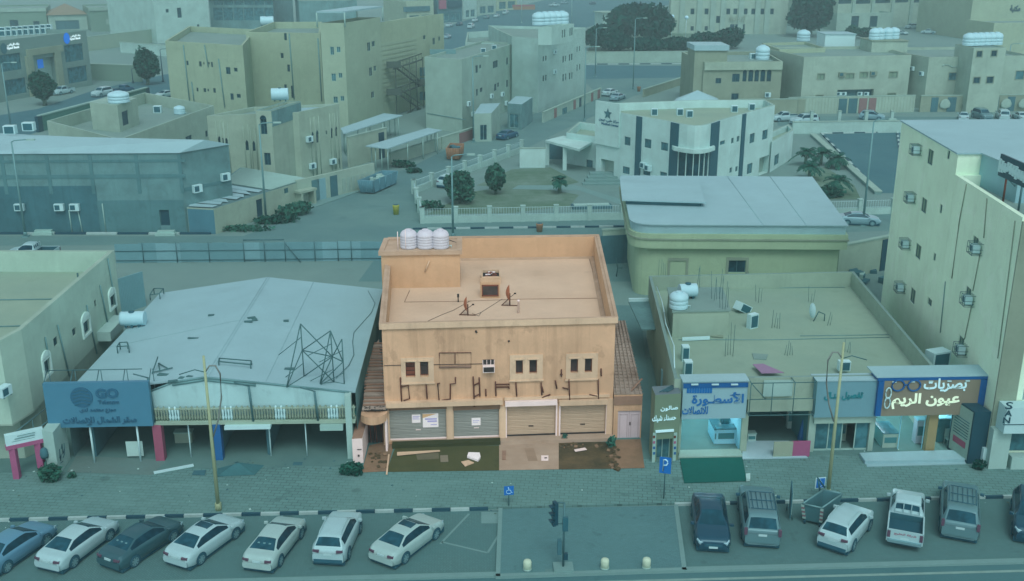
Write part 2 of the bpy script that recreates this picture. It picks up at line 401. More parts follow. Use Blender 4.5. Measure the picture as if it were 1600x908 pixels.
M['whitewall'] = plaster('white_plaster', V_(128, 165, 160), .15)
M['greywall'] = plaster('bare_block_wall', V_(80, 120, 122), .5, .25)
M['slate'] = plaster('slate_paint', V_(52, 94, 102), .45, .22)
M['schoolwall'] = plaster('bright_white_plaster', V_(144, 182, 179), .15)
M['brownwall'] = plaster('brown_plaster', V_(108, 130, 115), .2)
M['leaf'] = leafmat('leaf_green', V_(14, 64, 56), V_(36, 88, 74))
M['leaf2'] = leafmat('dry_green_leaf', V_(28, 80, 70), V_(54, 104, 88))
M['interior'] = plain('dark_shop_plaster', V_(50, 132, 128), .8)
M['bark'] = plain('bark', V_(70, 98, 88), .9)
M['grass'] = groundmat('patchy_grass', H_(78, 114, 94), H_(112, 144, 134), .22, .9, .6)
# the lot in the middle keeps its own warm colours
M['c_wall'] = plaster('ochre_plaster', K(178, 150, 121, EV), .62, .17, K(132, 108, 86, EV))
M['c_in'] = plaster('ochre_parapet_plaster', K(176, 149, 118, EV), .35, .1, K(150, 122, 94, EV))
M['c_trim'] = plaster('pale_stone_trim', K(182, 162, 136, EV), .5, .14)
M['c_cap'] = groundmat('cornice_screed', K(192, 172, 148, EH), K(168, 146, 122, EH), .5, 2.0, .3)
M['c_roof'] = groundmat('dusty_roof_screed', K(213, 193, 167, EH), K(196, 174, 148, EH), .22, .7, .3)
M['c_concrete'] = groundmat('warm_concrete', K(178, 163, 144, EH), K(156, 138, 118, EH), .5, 1.5, .5)
M['c_pit'] = groundmat('wet_dirty_concrete', K(62, 64, 48, EH), K(112, 98, 72, EH), .5, .8, .8)
M['carpet'] = groundmat('green_carpet', K(84, 88, 58, EH), K(70, 78, 50, EH), .5, 1.4, .7)
M['c_shade'] = plain('shaded_lintel', K(112, 92, 74, EV), .85, .2, 0, .3)  # beige housing coloured dark: the shade under the ledge is painted in
M['c_dirt'] = groundmat('trodden_dirt', K(122, 106, 84, EH), K(150, 126, 102, EH), .5, 1.3, .6)
M['carpetdark'] = groundmat('dark_green_carpet', K(56, 64, 40, EH), K(68, 74, 48, EH), .5, 2, .5)  # darker green for the carpet on the step
M['c_brown'] = plain('brown_board', K(108, 62, 46, EV), .7)
M['c_glass'] = glassy('dusty_glass', K(62, 52, 50, EV), .25)
M['c_white'] = plain('stained_white_paint', K(204, 192, 188, EV), .7, .3, 0, .14)
M['c_paper'] = plain('white_paper', K(215, 212, 212, EV), .8)
M['c_ink'] = plain('blue_ink', K(150, 150, 190, EV), .8)
M['c_tan'] = plain('tan_tape', K(190, 160, 120, EV), .8)
M['c_dark'] = plain('dark_recess', K(48, 42, 40, EV), .8)
M['c_palm'] = groundmat('palm_mat', K(172, 164, 152, EH), K(124, 110, 96, EH), .5, 1.6, .6)
M['c_timber'] = plain('weathered_timber', K(126, 104, 88, EV), .85, .2, 0, .3)

# ------------------------------------------------------------------ ground
sheet('ground', [(-900, -60), (900, -60), (900, 1600), (-900, 1600)], 0, M['sand'])
def pk(pts, z=0): return [XY(x, y, z) for x, y in pts]
KY = P(800, 797).y                     # the kerb between parking bays and sidewalk
Y0 = P(800, 896).y                     # outer edge of the bays
WY = P(300, 716).y                     # front of the shops
sheet('road', [(-120, -40), (120, -40), (120, Y0 - .35), (-120, Y0 - .35)], .004, M['road'])
sheet('parking_bays', [(-70, Y0), (70, Y0), (70, KY), (-70, KY)], .004, M['bay'])
b = MB(); b.box((0, Y0 - .17, .05), (240, .35, .14)); tag(b.build('kerb', M['kerbstone'], None, (0, 0, 0)), None, None, None, 'structure')
sheet('road_line', [(-120, Y0 - 1.0), (120, Y0 - 1.0), (120, Y0 - .82), (-120, Y0 - .82)], .008, M['line'])
sheet('sidewalk', [(-80, KY + .14), (80, KY + .14), (80, KY + 5.2), (-80, KY + 5.2)], .13, M['walk'], .2)
sheet('shop_apron', [(-80, KY + 5.2), (80, KY + 5.2), (80, WY + 14), (-80, WY + 14)], .15, M['apron'], .2)
# painted kerb: alternate black and white stones, left out in front of the island
XI0, XI1 = P(780, 797).x, P(1058, 795).x
b = MB(); bwk = MB(); x = -44.0; i = 0
while x < 44:
    if not (XI0 - .1 < x + .5 < XI1): (b if i % 2 else bwk).box((x + .5, KY + .07, .07), (.985, .15, .17))
    x += 1.0; i += 1
k1 = b.build('kerb', M['kerb_white'], None, (0, 0, 0)); k1['kind'] = 'structure'
k2 = bwk.build('kerb', M['kerb_black'], None, (0, 0, 0)); k2['kind'] = 'structure'
sheet('pavement', pk([(782, 799), (1056, 794), (1069, 893), (778, 903)]), .15, M['island'], .2)
b = MB()
for (p, q) in (((782, 799), (778, 903)), ((1056, 794), (1069, 893)), ((1069, 893), (778, 903))):
    p, q = P(*p), P(*q); c = (p + q) / 2; b.box((c.x, c.y, .08), ((q - p).length + .2, .22, .17), math.atan2(q.y - p.y, q.x - p.x))
b.build('kerb', M['kerbstone'], None, (0, 0, 0))['kind'] = 'structure'
for a, c in (((733, 803), (688, 850)), ((690, 847), (762, 864)), ((762, 864), (783, 830))):
    p, q = P(*a), P(*c); n = (q - p).normalized(); n = Vector((-n.y, n.x, 0)) * .06
    sheet('bay_marking', [p + n, q + n, q - n, p - n], .009, M['kerbstone'])
sheet('bay_marking', pk([(752, 800), (780, 800), (778, 818), (752, 818)]), .009, M['kerbstone'])
# rear streets
sheet('rear_street', pk([(-260, 369), (380, 369), (470, 335), (535, 300), (640, 262), (700, 232), (765, 203), (850, 172), (935, 148), (905, 120),
                        (1085, 115), (1085, 126), (990, 150), (935, 178), (860, 213), (815, 236), (735, 262), (650, 300), (655, 345), (1420, 331), (1700, 331), (1700, 352), (1000, 372), (600, 382), (-260, 385)]), .004, M['street'])
sheet('cross_street', pk([(905, 102), (1085, 103), (1085, 121), (900, 124)]), .008, M['asphalt'])
sheet('main_road', pk([(560, 92), (640, 60), (760, 22), (900, -12), (1050, -30), (1110, -8), (960, 28), (880, 56), (740, 86)]), .008, M['asphalt'])
sheet('left_street', pk([(-200, 250), (-60, 190), (60, 170), (150, 140), (260, 116), (330, 112), (300, 150), (160, 175), (60, 206), (0, 226)]), .008, M['asphalt'])
sheet('right_street', pk([(1215, 181), (1700, 184), (1700, 200), (1215, 197)]), .008, M['street'])
sheet('parking_lot', pk([(1282, 210), (1420, 207), (1420, 302), (1372, 302)]), .008, M['asphalt'])
sheet('rear_yard', pk([(560, 440), (1000, 440), (1000, 380), (600, 385)]), .006, M['street'])
b = MB(); c = MB(); i = 0; x = P(645, 358).x; yk = P(700, 358).y
while x < P(975, 358).x:
    (b if i % 2 else c).box((x + .75, yk, .07), (1.48, .2, .2)); x += 1.5; i += 1
b.build('kerb', M['kerb_white'], None, (0, 0, 0))['kind'] = 'structure'; c.build('kerb', M['kerb_black'], None, (0, 0, 0))['kind'] = 'structure'
def kerbrow(p, q, st, nm='kerb'):
    p, q = P(*p), P(*q); L = (q - p).length; d_ = (q - p) / L; n = int(L / st); bb = (MB(), MB()); ang = math.atan2(d_.y, d_.x)
    for i in range(n): m = p + d_ * (i + .5) * L / n; bb[i % 2].box((m.x, m.y, .08), (L / n * .98, .3, .22), ang)
    for k, mm in ((0, 'kerb_white'), (1, 'kerb_black')): bb[k].build(nm, M[mm], None, (0, 0, 0))['kind'] = 'structure'
kerbrow((916, 101), (1083, 100), 2.4)
kerbrow((1283, 209), (1402, 207), 1.7); kerbrow((1283, 209), (1372, 300), 2.2); kerbrow((1402, 207), (1408, 250), 1.7)
kerbrow((-60, 366), (330, 366), 3)
M['roofseam'] = plain('roof_seam', H_(128, 174, 180), .6)
# ------------------------------------------------------------------ the two-storey building in the middle
ZT, ZR = 7.85, 6.2
T_FL, T_FR, T_BR, T_BL = P(592, 507, ZT), P(966, 497, ZT), P(936, 367, ZT), P(606, 371.5, ZT)
foot = inset([XYv for XYv in [(T_FL.x, T_FL.y), (T_FR.x, T_FR.y), (T_BR.x, T_BR.y), (T_BL.x, T_BL.y)]], .14)
C1 = Bld('corner_shop_building', 'two-storey ochre building with a walled flat roof above four roller shutters', foot, ZT - .02, M['c_wall'], M['c_roof'], M['c_cap'], par=ZT - .02 - ZR, pt=.24)
rt = C1.root
A, B = C1.edge(0); LF = (Vector(B) - Vector(A)).length
# upper windows with pale stone surrounds
for fr, panes in (((626.7, 558.6, 678, 597.7), ((633.8, 564.8, 648.6, 589.4, 'c_brown'), (656.4, 564.8, 669.4, 587.5, 'c_glass'))),
                  ((796.4, 554, 848, 593.3), ((805.8, 562, 817, 584, 'c_glass'), (827, 562, 839, 583.4, 'c_glass'))),
                  ((884, 552, 934, 592), ((891.4, 560, 903, 582, 'c_glass'), (913.6, 559.7, 925, 581.6, 'c_glass')))):
    U0, U1, Z0, Z1 = C1.rect(0, fr); os_ = []
    for pn in panes:
        q = C1.rect(0, pn[:4]); os_.append(q); wv = C1.win(0, q, M[pn[4]], M['c_brown'] if pn[4] == 'c_glass' else None, px=False, depth=.2, fw=.04, bars=0)
        bb = MB()
        for i in range(4 if pn[4] == 'c_brown' else 3):
            if pn[4] == 'c_brown': C1.panel(bb, 0, q[0] + .03, q[1] - .03, q[2] + .1 + i * (q[3] - q[2]) / 4, q[2] + .13 + i * (q[3] - q[2]) / 4, -.18, .02)
            else: C1.panel(bb, 0, q[0] + (i + 1) * (q[1] - q[0]) / 4 - .008, q[0] + (i + 1) * (q[1] - q[0]) / 4 + .008, q[2], q[3], -.1, .012)
        bb.build('grille', M['c_dark'], wv)
    bb = MB(); (a0, a1, b0, b1), (c0, c1, d0, d1) = os_
    zl, zh = min(b0, d0), max(b1, d1)
    C1.panel(bb, 0, U0, U1, zh, Z1, 0, .06); C1.panel(bb, 0, U0, U1, Z0, zl, 0, .06)
    for p, q in ((U0, a0), (a1, c0), (c1, U1)): C1.panel(bb, 0, p, q, zl, zh, 0, .06)
    C1.panel(bb, 0, U0 - .05, U1 + .05, Z0 - .07, Z0, 0, .12); C1.panel(bb, 0, a0 - .1, a1 + .1, zh, zh + .08, .06, .05); C1.panel(bb, 0, c0 - .1, c1 + .1, zh, zh + .08, .06, .05)
    bb.build('window_surround', M['c_trim'], rt)
# shop openings and shutters
M['shutg'] = ribbed('grey_green_shutter', K(132, 138, 132, EV), (0, 0, 3.2), .5, .5, .1, .2)
M['shutb'] = ribbed('beige_shutter', K(164, 148, 126, EV), (0, 0, 3.2), .5, .5, .1, .3)
sh_rects = [((609, 640, 697.5, 697), 'shutg'), ((709, 640, 780, 696), 'shutg'), ((792, 631, 868, 695), 'shutb'), ((875.5, 630, 946, 694), 'shutb')]
for i, (r_, mm) in enumerate(sh_rects):
    u0, u1, z0, z1 = C1.rect(0, r_); o = C1.win(0, (u0, u1, .34, z1), M[mm], None, 'roller_shutter', .16, px=False)
    bb = MB()
    for k in range(1, int((z1 - .34) / .14)): C1.panel(bb, 0, u0 + .02, u1 - .02, .34 + k * .14, .355 + k * .14, -.15, .015)
    bb.build('slats', M[mm], o)
    bb = MB(); C1.panel(bb, 0, u0, u1, .36, .44, -.145, .05); C1.panel(bb, 0, (u0 + u1) / 2 - .15, (u0 + u1) / 2 + .15, .95, 1.0, -.145, .03); bb.build('bottom_rail', M['c_dark' if i > 1 else 'c_white'], o)
    bb = MB()
    if i > 1:
        C1.panel(bb, 0, u0 - .12, u1 + .05, z1, z1 + .3, 0, .32); bb.build('shutter_housing', M['c_white' if i == 2 else 'c_trim'], rt)
    else:
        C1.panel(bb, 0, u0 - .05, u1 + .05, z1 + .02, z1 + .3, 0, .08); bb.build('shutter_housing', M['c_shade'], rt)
    for p in (u0 - .1, u1): bb = MB(); C1.panel(bb, 0, p, p + .1, .34, z1, 0, .06); bb.build('shutter_guide', M['c_white' if i > 1 else 'c_trim'], rt)
def fpanel(name, r_, out, th, m, parent=None):
    u0, u1, z0, z1 = C1.rect(0, r_); bb = MB(); C1.panel(bb, 0, u0, u1, z0, z1, out, th); return bb.build(name, m, parent or rt)
# concrete lip over the first two shutters, pilasters
fpanel('ledge', (603, 624, 785, 631), 0, .4, M['c_trim'])
fpanel('ledge', (788, 618, 952, 622), 0, .12, M['c_trim'])
for r_ in ((698.5, 634, 708, 694), (781.5, 634, 790, 696), (947, 622, 957, 694), (599, 634, 607, 700)): fpanel('pilaster', r_, 0, .1, M['c_trim'])
# step along the front
uy = Vector((B[0] - A[0], B[1] - A[1])).normalized(); ang = math.atan2(uy.y, uy.x)
def fslab(name, u0, u1, o0, o1, z0, z1, m, parent=None):
    bb = MB(); p = C1.pt3(0, (u0 + u1) / 2, (z0 + z1) / 2, (o0 + o1) / 2); bb.box(p, (u1 - u0, abs(o1 - o0), z1 - z0), ang)
    return bb.build(name, m, parent or rt)
uA, uB, uC = onwall(A, B, 613, 695)[0], onwall(A, B, 781, 695)[0], LF
fslab('step', uA, uB, .1, .62, .0, .38, M['carpetdark']); fslab('step', uB + .01, LF + .1, .1, .65, .0, .36, M['c_concrete'])
fslab('threshold', uA, LF, -.1, .1, .0, .345, M['c_concrete'])
# cornice round the roof edge
o_in = inset(foot, .06); o_out = [(T_FL.x, T_FL.y), (T_FR.x, T_FR.y), (T_BR.x, T_BR.y), (T_BL.x, T_BL.y)]
b = MB()
for i in range(4):
    j = (i + 1) % 4
    for z0, z1 in ((ZT - .32, ZT + .05),):
        b.face([(*o_out[i], z0), (*o_out[j], z0), (*o_out[j], z1), (*o_out[i], z1)])
        b.face([(*o_out[i], z1), (*o_out[j], z1), (*o_in[j], z1), (*o_in[i], z1)], 1)
        b.face([(*o_in[i], z1), (*o_in[j], z1), (*o_in[j], ZT - .04), (*o_in[i], ZT - .04)], 1)
        b.face([(*o_in[i], z0), (*o_in[j], z0), (*o_out[j], z0), (*o_out[i], z0)])
b.build('cornice', [M['c_trim'], M['c_cap']], rt)
C1.m = M['c_wall']; C1.done(); C1.wall.data.materials[0] = M['c_wall']
# pale inner face of the parapet and a strip of screed along its foot
inn = inset(foot, .24); b = MB()
for i in range(4):
    j = (i + 1) % 4; p, q = inset(foot, .243)[i], inset(foot, .243)[j]
    b.face([(*p, ZT - .02), (*q, ZT - .02), (*q, ZR), (*p, ZR)])
b.build('parapet_lining', M['c_in'], rt)
b = MB(); i2 = inset(foot, .255); i3 = inset(foot, .55)
for i in (1, 2):
    j = (i + 1) % 4; b.face([(*i2[i], ZR + .1), (*i2[j], ZR + .1), (*i3[j], ZR + .01), (*i3[i], ZR + .01)])
b.build('roof_fillet', M['c_cap'], rt)
# stair tower on the roof
ZS = 8.85
tw = [XY(591, 393.5, ZS), XY(722, 391.5, ZS), XY(722, 369.5, ZS), XY(600, 371.8, ZS)]
tin = inset(tw, .16)
b = MB(); b.prism(tin, 0.0, ZS - .28); b.build('stair_tower', M['c_in'], rt)
b = MB(); ti2 = inset(tw, .35); b.prism(tw, ZS - .28, ZS - .08)
for i in range(4):
    j = (i + 1) % 4
    b.face([(*tw[i], ZS - .08), (*tw[j], ZS - .08), (*tw[j], ZS), (*tw[i], ZS)]); b.face([(*tw[i], ZS), (*tw[j], ZS), (*ti2[j], ZS), (*ti2[i], ZS)])
    b.face([(*ti2[i], ZS), (*ti2[j], ZS), (*ti2[j], ZS - .075), (*ti2[i], ZS - .075)])
b.build('stair_tower_roof', M['c_cap'], rt)
# old board frame, window air conditioner, rusty sign brackets
def tubes(e, lines, r_, out, name, m, bl=C1):
    for ln in lines: bb = MB(); bb.tube([bl.pt3(e, *onwall(*bl.edge(e), x, y), out) for x, y in ln], r_, 5); bb.build(name, m, bl.root)
tubes(0, [[(686.4, 551), (736, 550.5), (736, 574), (686.4, 574), (686.4, 551)], [(711, 551), (711, 568)]], .025, .05, 'old_sign_frame', M['rust'])
fpanel('old_sign_rail', (687, 571, 736, 574.5), .02, .05, M['c_timber'])
u0, u1, z0, z1 = C1.rect(0, (754, 561.7, 772.5, 579)); bb = MB(); C1.panel(bb, 0, u0, u1, z0, (z0 + z1) / 2 + .05, 0, .35); o = bb.build('air_conditioner', M['c_white'], rt)
bb = MB(); C1.panel(bb, 0, u0 + .04, u1 - .04, z0 + .05, (z0 + z1) / 2, .35, .02); C1.panel(bb, 0, u0, u1, (z0 + z1) / 2 + .05, z1, 0, .05)
bb.build('grille', M['c_dark'], o)
bb = MB()
for q in (u0, u0 + (u1 - u0) / 3, u0 + 2 * (u1 - u0) / 3, u1 - .03): C1.panel(bb, 0, q, q + .03, (z0 + z1) / 2 + .06, z1, .05, .02)
bb.build('cage', M['c_white'], o)
S6 = 1 / 6.4
def z3(x, y): return (540 + x * S6, 500 + y * S6)
def z4(x, y): return (780 + x * S6, 500 + y * S6)
for ln in ([z3(548, 570), z3(565, 870)], [z3(548, 665), z3(628, 650), z3(640, 780), z3(580, 800)], [z3(806, 640), z3(816, 780)], [z3(945, 628), z3(920, 628), z3(935, 800), z3(938, 860)],
           [z3(1098, 565), z3(1098, 630), z3(1048, 632), z3(1046, 785), z3(960, 798)], [z3(1275, 560), z3(1288, 860)], [z3(1335, 570), z3(1343, 757)], [z3(1284, 645), z3(1335, 622)],
           [z3(1285, 760), z3(1340, 735)], [z3(1400, 685), z3(1402, 755)], [z3(1497, 610), z3(1503, 755)], [z3(1500, 638), z4(100, 636), z4(98, 680)], [z3(1500, 665), z4(95, 664)],
           [z4(165, 620), z4(175, 755)], [z4(418, 620), z4(425, 745)], [z4(425, 770), z4(510, 738)], [z4(560, 600), z4(575, 680)], [z4(632, 670), z4(690, 685)], [z4(695, 590), z4(705, 840)],
           [z4(988, 585), z4(990, 830)], [z4(900, 740), z4(980, 755)], [z4(620, 490), z4(620, 560)], [z4(1016, 480), z4(1018, 555)], [z4(605, 540), z4(632, 540)], [z4(425, 660), z4(440, 720)]):
    tubes(0, [ln], .045, .1, 'sign_bracket', M['rust'])
tubes(0, [[z3(385, 455), z3(470, 452), z3(700, 448), z3(900, 445), z3(1200, 440), z3(1370, 436)]], .02, .03, 'cable', M['c_dark'])
tubes(0, [[z3(1300, 105), z3(1312, 125)], [z4(95, 203), z4(97, 215)]], .06, .04, 'pipe_stub', M['c_dark'])
# notices on the shutters (they lean on the slats)
def poster(r_, label, lines):
    u0, u1, z0, z1 = C1.rect(0, r_); bb = MB(); C1.panel(bb, 0, u0, u1, z0, z1, -.125, .012); c0 = C1.pt3(0, (u0 + u1) / 2, z0, 0)
    o = bb.build('paper_notice', M['c_paper'], None, c0); tag(o, label, 'notice', 'paper notices on the shutters')
    bb = MB()
    for a, b_, c_, d_ in lines: C1.panel(bb, 0, u0 + (u1 - u0) * a, u0 + (u1 - u0) * c_, z0 + (z1 - z0) * b_, z0 + (z1 - z0) * d_, -.112, .004)
    bb.build('print', M['c_ink'], o); return o
poster((643.5, 649, 657, 662), 'small white notice on the first grey shutter, left of a bigger one', [(.1, .7, .9, .78), (.1, .55, .8, .62), (.1, .42, .9, .47)])
pb = poster((660.5, 647.5, 685, 669), 'large white notice with blue print and torn tape on the first grey shutter', [(.15, .55, .9, .66), (.3, .38, .9, .5), (.5, .16, .9, .22)])
bb = MB(); u0, u1, z0, z1 = C1.rect(0, (660.5, 647.5, 685, 669)); bb.add([C1.pt3(0, u0, z1 - .02, -.108), C1.pt3(0, u0, z1 - .28, -.108), C1.pt3(0, u1 - .1, z1 - .02, -.108)], [[0, 1, 2]]); bb.build('tape', M['c_tan'], pb)
poster((737, 654.5, 751, 666), 'pinkish white notice alone on the second grey shutter', [(.15, .6, .85, .68), (.15, .4, .7, .46)])
# roof details: skylight box, satellite dishes, vent pipe, screed joints
b = MB(); q = P(766, 466, ZR); b.box((q.x, q.y + .5, ZR + .55), (1.28, 1.0, 1.1)); sk = b.build('roof_hatch', M['c_in'], rt)
b = MB(); b.box((q.x, q.y - .02, ZR + .55), (.98, .05, .62)); b.build('hatch_pane', M['c_glass'], sk)
b = MB()
for px_, pz_ in ((-.52, .55), (.52, .55)): b.box((q.x + px_, q.y - .04, ZR + pz_), (.06, .06, .76))
b.box((q.x, q.y - .04, ZR + .9), (1.1, .06, .08)); b.box((q.x, q.y - .04, ZR + .2), (1.1, .06, .08)); b.build('hatch_frame', M['c_brown'], sk)
q2 = P(767, 428, ZR + .5); b = MB(); hx, hy, hz = .62, .8, ZR + .55
for s_ in (-1, 1):
    b.box((q2.x + s_ * hx, q2.y, hz - .27), (.1, 2 * hy, .55)); b.box((q2.x, q2.y + s_ * hy, hz - .27), (2 * hx + .1, .1, .55))
b.build('roof_shaft', M['c_trim'], rt)
b = MB(); b.box((q2.x, q2.y, ZR + .2), (1.15, 1.5, .3)); b.build('shaft_floor', M['c_dark'], rt)
b = MB(); rr = random.Random(3)
for i in range(16): b.box((q2.x + rr.uniform(-.4, .4), q2.y + rr.uniform(-.6, .6), ZR + .4 + rr.uniform(0, .12)), (rr.uniform(.15, .5), rr.uniform(.05, .2), .04), rr.uniform(0, 3), rr.randrange(2))
tag(b.build('scrap_heap', [M['c_paper'], M['c_brown']], None, (q2.x, q2.y, ZR + .35)), 'heap of white and brown scraps lying in the open roof shaft', 'scrap')
def dish(px, py, sz, label):
    q = P(px, py, ZR); root = E('satellite_dish', q, label, 'satellite dish', 'rusty satellite dishes on the roof')
    b = MB(); b.tube([q, q + Vector((0, 0, sz * .75))], .05, 6); b.tube([q + Vector((-.55, .1, .03)), q + Vector((.5, -.05, .03))], .04, 5); b.tube([q + Vector((-.5, .1, .03)), q + Vector((-.05, 0, .5))], .03, 5); b.build('mast', M['rust'], root)
    b = MB(); c = q + Vector((-.16, 0, sz * .78)); rows = []
    for i in range(5):
        r_ = sz * .48 * i / 4
        rows.append([(c.x + .05 * sz * (i / 4) ** 2 * 4 - .1, c.y + r_ * math.cos(2 * math.pi * k / 16) * .9, c.z + r_ * math.sin(2 * math.pi * k / 16)) for k in range(16)])
    for i in range(4):
        for k in range(16): b.face([rows[i][k], rows[i + 1][k], rows[i + 1][(k + 1) % 16], rows[i][(k + 1) % 16]], 0, True)
    b.build('reflector', M['c_rustdish'], root)
    b = MB(); b.tube([c + Vector((0, 0, -sz * .4)), c + Vector((.5, 0, -.05))], .02, 5); b.box(c + Vector((.5, 0, -.05)), (.14, .08, .08)); b.build('feed_arm', M['c_dark'], root)
M['c_rustdish'] = plain('rusty_dish_paint', K(140, 88, 62, EV), .8, .2, 0, .35)
dish(731, 493, 1.0, 'rusty satellite dish on the ochre roof, the one nearer the front parapet')
dish(796.5, 478, 1.15, 'rusty satellite dish on the ochre roof, the one to the right of the hatch')
b = MB(); q = P(810, 489, ZR); b.lathe(q, [(.07, 0), (.07, .75), (.09, .76), (.09, .86), (.02, .9)], 10); b.build('vent_pipe', M['c_white'], rt)
b = MB(); q = P(716, 472, ZR); b.tube([q, q + Vector((0, 0, .5))], .04, 6); b.box(q + Vector((0, 0, .45)), (.14, .14, .2)); b.build('water_tap_pipe', M['c_dark'], rt)
b = MB()
for ln in ([(632, 472), (718, 471), (815, 467.5), (936, 466)], [(936, 466), (939, 486)], [(632, 472), (640, 454)], [(921, 405), (938, 466)], [(722, 405), (920, 402)]):
    pts = [P(x, y, ZR + .012) for x, y in ln]; b.tube(pts, .022, 4)
b.build('roof_pipe', M['c_timber'], rt)
b = MB()
for ln in ([(668, 502), (690, 492), (708, 485), (735, 470)], [(740, 493), (752, 488), (785, 467)], [(752, 488), (748, 494), (738, 490)]):
    b.tube([P(x, y, ZR + .015) for x, y in ln], .016, 4)
b.build('roof_cable', M['c_dark'], rt)
b = MB(); a_, c_ = (671, 407), (664, 424); bb_ = [(tin[0][0], tin[0][1]), (tin[1][0], tin[1][1])]
b.tube([Vector((*[0] * 0, *(lambda uz: (bb_[0][0] + (bb_[1][0] - bb_[0][0]) * uz[0] / (Vector(bb_[1]) - Vector(bb_[0])).length, bb_[0][1] - .06, uz[1]))(onwall(bb_[0], bb_[1], *pp)))) for pp in (a_, c_)], .05, 5)
b.build('plank', M['c_trim'], rt)
# tanks on the stair tower
def tank(px, py, z, r_, h_, label, m='tank', group='white water tanks', ribs=5):
    q = P(px, py, z); n = ribs; prof = [(r_ * .9, 0), (r_, .05)]
    for i in range(n):
        za, zb = .05 + (h_ * .74 - .05) * i / n, .05 + (h_ * .74 - .05) * (i + 1) / n
        prof += [(r_, za + .02), (r_ * 1.015, (za + zb) / 2), (r_, zb - .02), (r_ * .97, zb)]
    prof += [(r_ * .93, h_ * .8), (r_ * .72, h_ * .9), (r_ * .4, h_ * .95)]
    b = MB(); b.lathe((q.x, q.y, z), prof, 24); o = b.build('water_tank', M[m], None, (q.x, q.y, z)); tag(o, label, 'water tank', group)
    b = MB(); b.lathe((q.x, q.y, z), [(r_ * .38, h_ * .93), (r_ * .38, h_ * .99), (r_ * .3, h_)], 16); b.build('lid', M[m], o)
    b = MB(); b.tube([(q.x + r_, q.y, z + .15), (q.x + r_ + .15, q.y, z + .15), (q.x + r_ + .15, q.y, z - .0)], .03, 6); b.build('outlet_pipe', M['white'], o)
    return o
for px_, lb in ((639, 'pale ribbed water tank on the ochre stair tower, nearest its outer corner'), (665, 'pale ribbed water tank on the ochre stair tower, middle of three'), (688.5, 'pale ribbed water tank on the ochre stair tower, next to the open roof')):
    tank(px_, 387, ZS - .08, .58, 1.32, lb, 'tankpale', 'three tanks on the ochre stair tower')
b = MB(); q = P(622, 391, ZS - .08); b.tube([q, q + Vector((0, 0, 1.3))], .03, 6); q = P(634, 392, ZS - .08); b.tube([q, q + Vector((0, .1, 1.5))], .02, 6); b.build('standpipe', M['c_white'], rt)
b = MB(); q = P(713, 379, ZS - .08); b.tube([q, q + Vector((-.6, .6, .05)), q + Vector((-1.5, .7, .05))], .025, 5); b.build('water_pipe', M['c_dark'], rt)
# right lean-to with a palm-mat roof
ZL = 3.05
lf = [XY(959, 617, ZL), XY(1004, 616, ZL), XY(977, 502, ZL), XY(957, 502, ZL)]
lf = [(C1.foot[1][0] + .02, lf[0][1]), lf[1], lf[2], (max(C1.foot[2][0], lf[2][0] - 1.3), lf[3][1])]
L1 = Bld('lean_to', 'narrow ochre lean-to with a grey double door and mottled mat roof', lf, ZL, M['c_wall'], M['c_palm'], par=0.0)
o = L1.win(0, (965, 642, 1001, 691), M['c_greydoor'] if 'c_greydoor' in M else plain('grey_door_paint', K(176, 168, 172, EV), .6), None, 'door', .12)
M['c_greydoor2'] = plain('grey_door_moulding', K(160, 150, 154, EV), .6)
u0, u1, z0, z1 = L1.rect(0, (965, 642, 1001, 691)); bb = MB(); um = (u0 + u1) / 2
for a_, c_ in ((u0 + .12, um - .1), (um + .1, u1 - .12)):
    for (p0, p1, p2, p3) in ((a_, c_, z0 + .12, z0 + .16), (a_, c_, z1 - .3, z1 - .26), (a_, a_ + .04, z0 + .12, z1 - .26), (c_ - .04, c_, z0 + .12, z1 - .26)): L1.panel(bb, 0, p0, p1, p2, p3, -.11, .03)
L1.panel(bb, 0, um - .015, um + .015, z0, z1, -.11, .02); bb.build('door_moulding', M['c_greydoor2'], o)
bb = MB(); L1.panel(bb, 0, um + .03, um + .08, 1.0, 1.2, -.1, .06); bb.build('handle', M['c_dark'], o)
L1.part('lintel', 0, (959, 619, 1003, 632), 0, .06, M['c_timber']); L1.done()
bb = MB(); p, q = P(986, 611, ZL + .05), P(1003, 592, ZL + .5); bb.tube([p, q], .06, 5); bb.build('timber_prop', M['c_timber'], L1.root)
bb = MB()
for i in range(26):
    t = i / 25; a_ = Vector(lf[0]).lerp(Vector(lf[3]), t); c_ = Vector(lf[1]).lerp(Vector(lf[2]), t); bb.tube([(a_.x + .03, a_.y, ZL + .03), (c_.x + .05, c_.y, ZL + .02)], .025, 4)
for k in range(6):
    t = (k + .5) / 6; a_ = Vector(lf[0]).lerp(Vector(lf[1]), t); c_ = Vector(lf[3]).lerp(Vector(lf[2]), t); bb.tube([(a_.x, a_.y - .1, ZL + .08), (c_.x, c_.y, ZL + .08)], .03, 4)
bb.build('roof_mats', M['c_palm'], L1.root)
# left passage: mat roof, curved concrete balcony, gate pier
ZP = 2.75
pf = [XY(566, 640, ZP), XY(603, 638, ZP), XY(592, 530, ZP), XY(581, 545, ZP)]
pr = E('passage_roof', (*pf[0], 0), 'narrow covered passage with brown timber gate and mat roof beside the ochre building', 'lean-to')
bb = MB(); bb.prism(pf, ZP - .12, ZP)
bb.build('roof', M['c_palm'], pr); bb = MB()
for i in range(22):
    t = i / 21; a_ = Vector(pf[0]).lerp(Vector(pf[3]), t); c_ = Vector(pf[1]).lerp(Vector(pf[2]), t)
    bb.box(((a_.x + c_.x) / 2, (a_.y + c_.y) / 2, ZP + .05), ((c_ - a_).length, .16 if i % 4 else .4, .06), 0, 0 if i % 4 else 1)
bb.build('roof_slats', [M['c_timber'], M['c_palm']], pr)
bb = MB(); q0 = Vector(XY(565, 655, 2.2)); q1 = Vector(XY(606, 652, 2.2)); ctr = (q0 + q1) / 2; rows = []
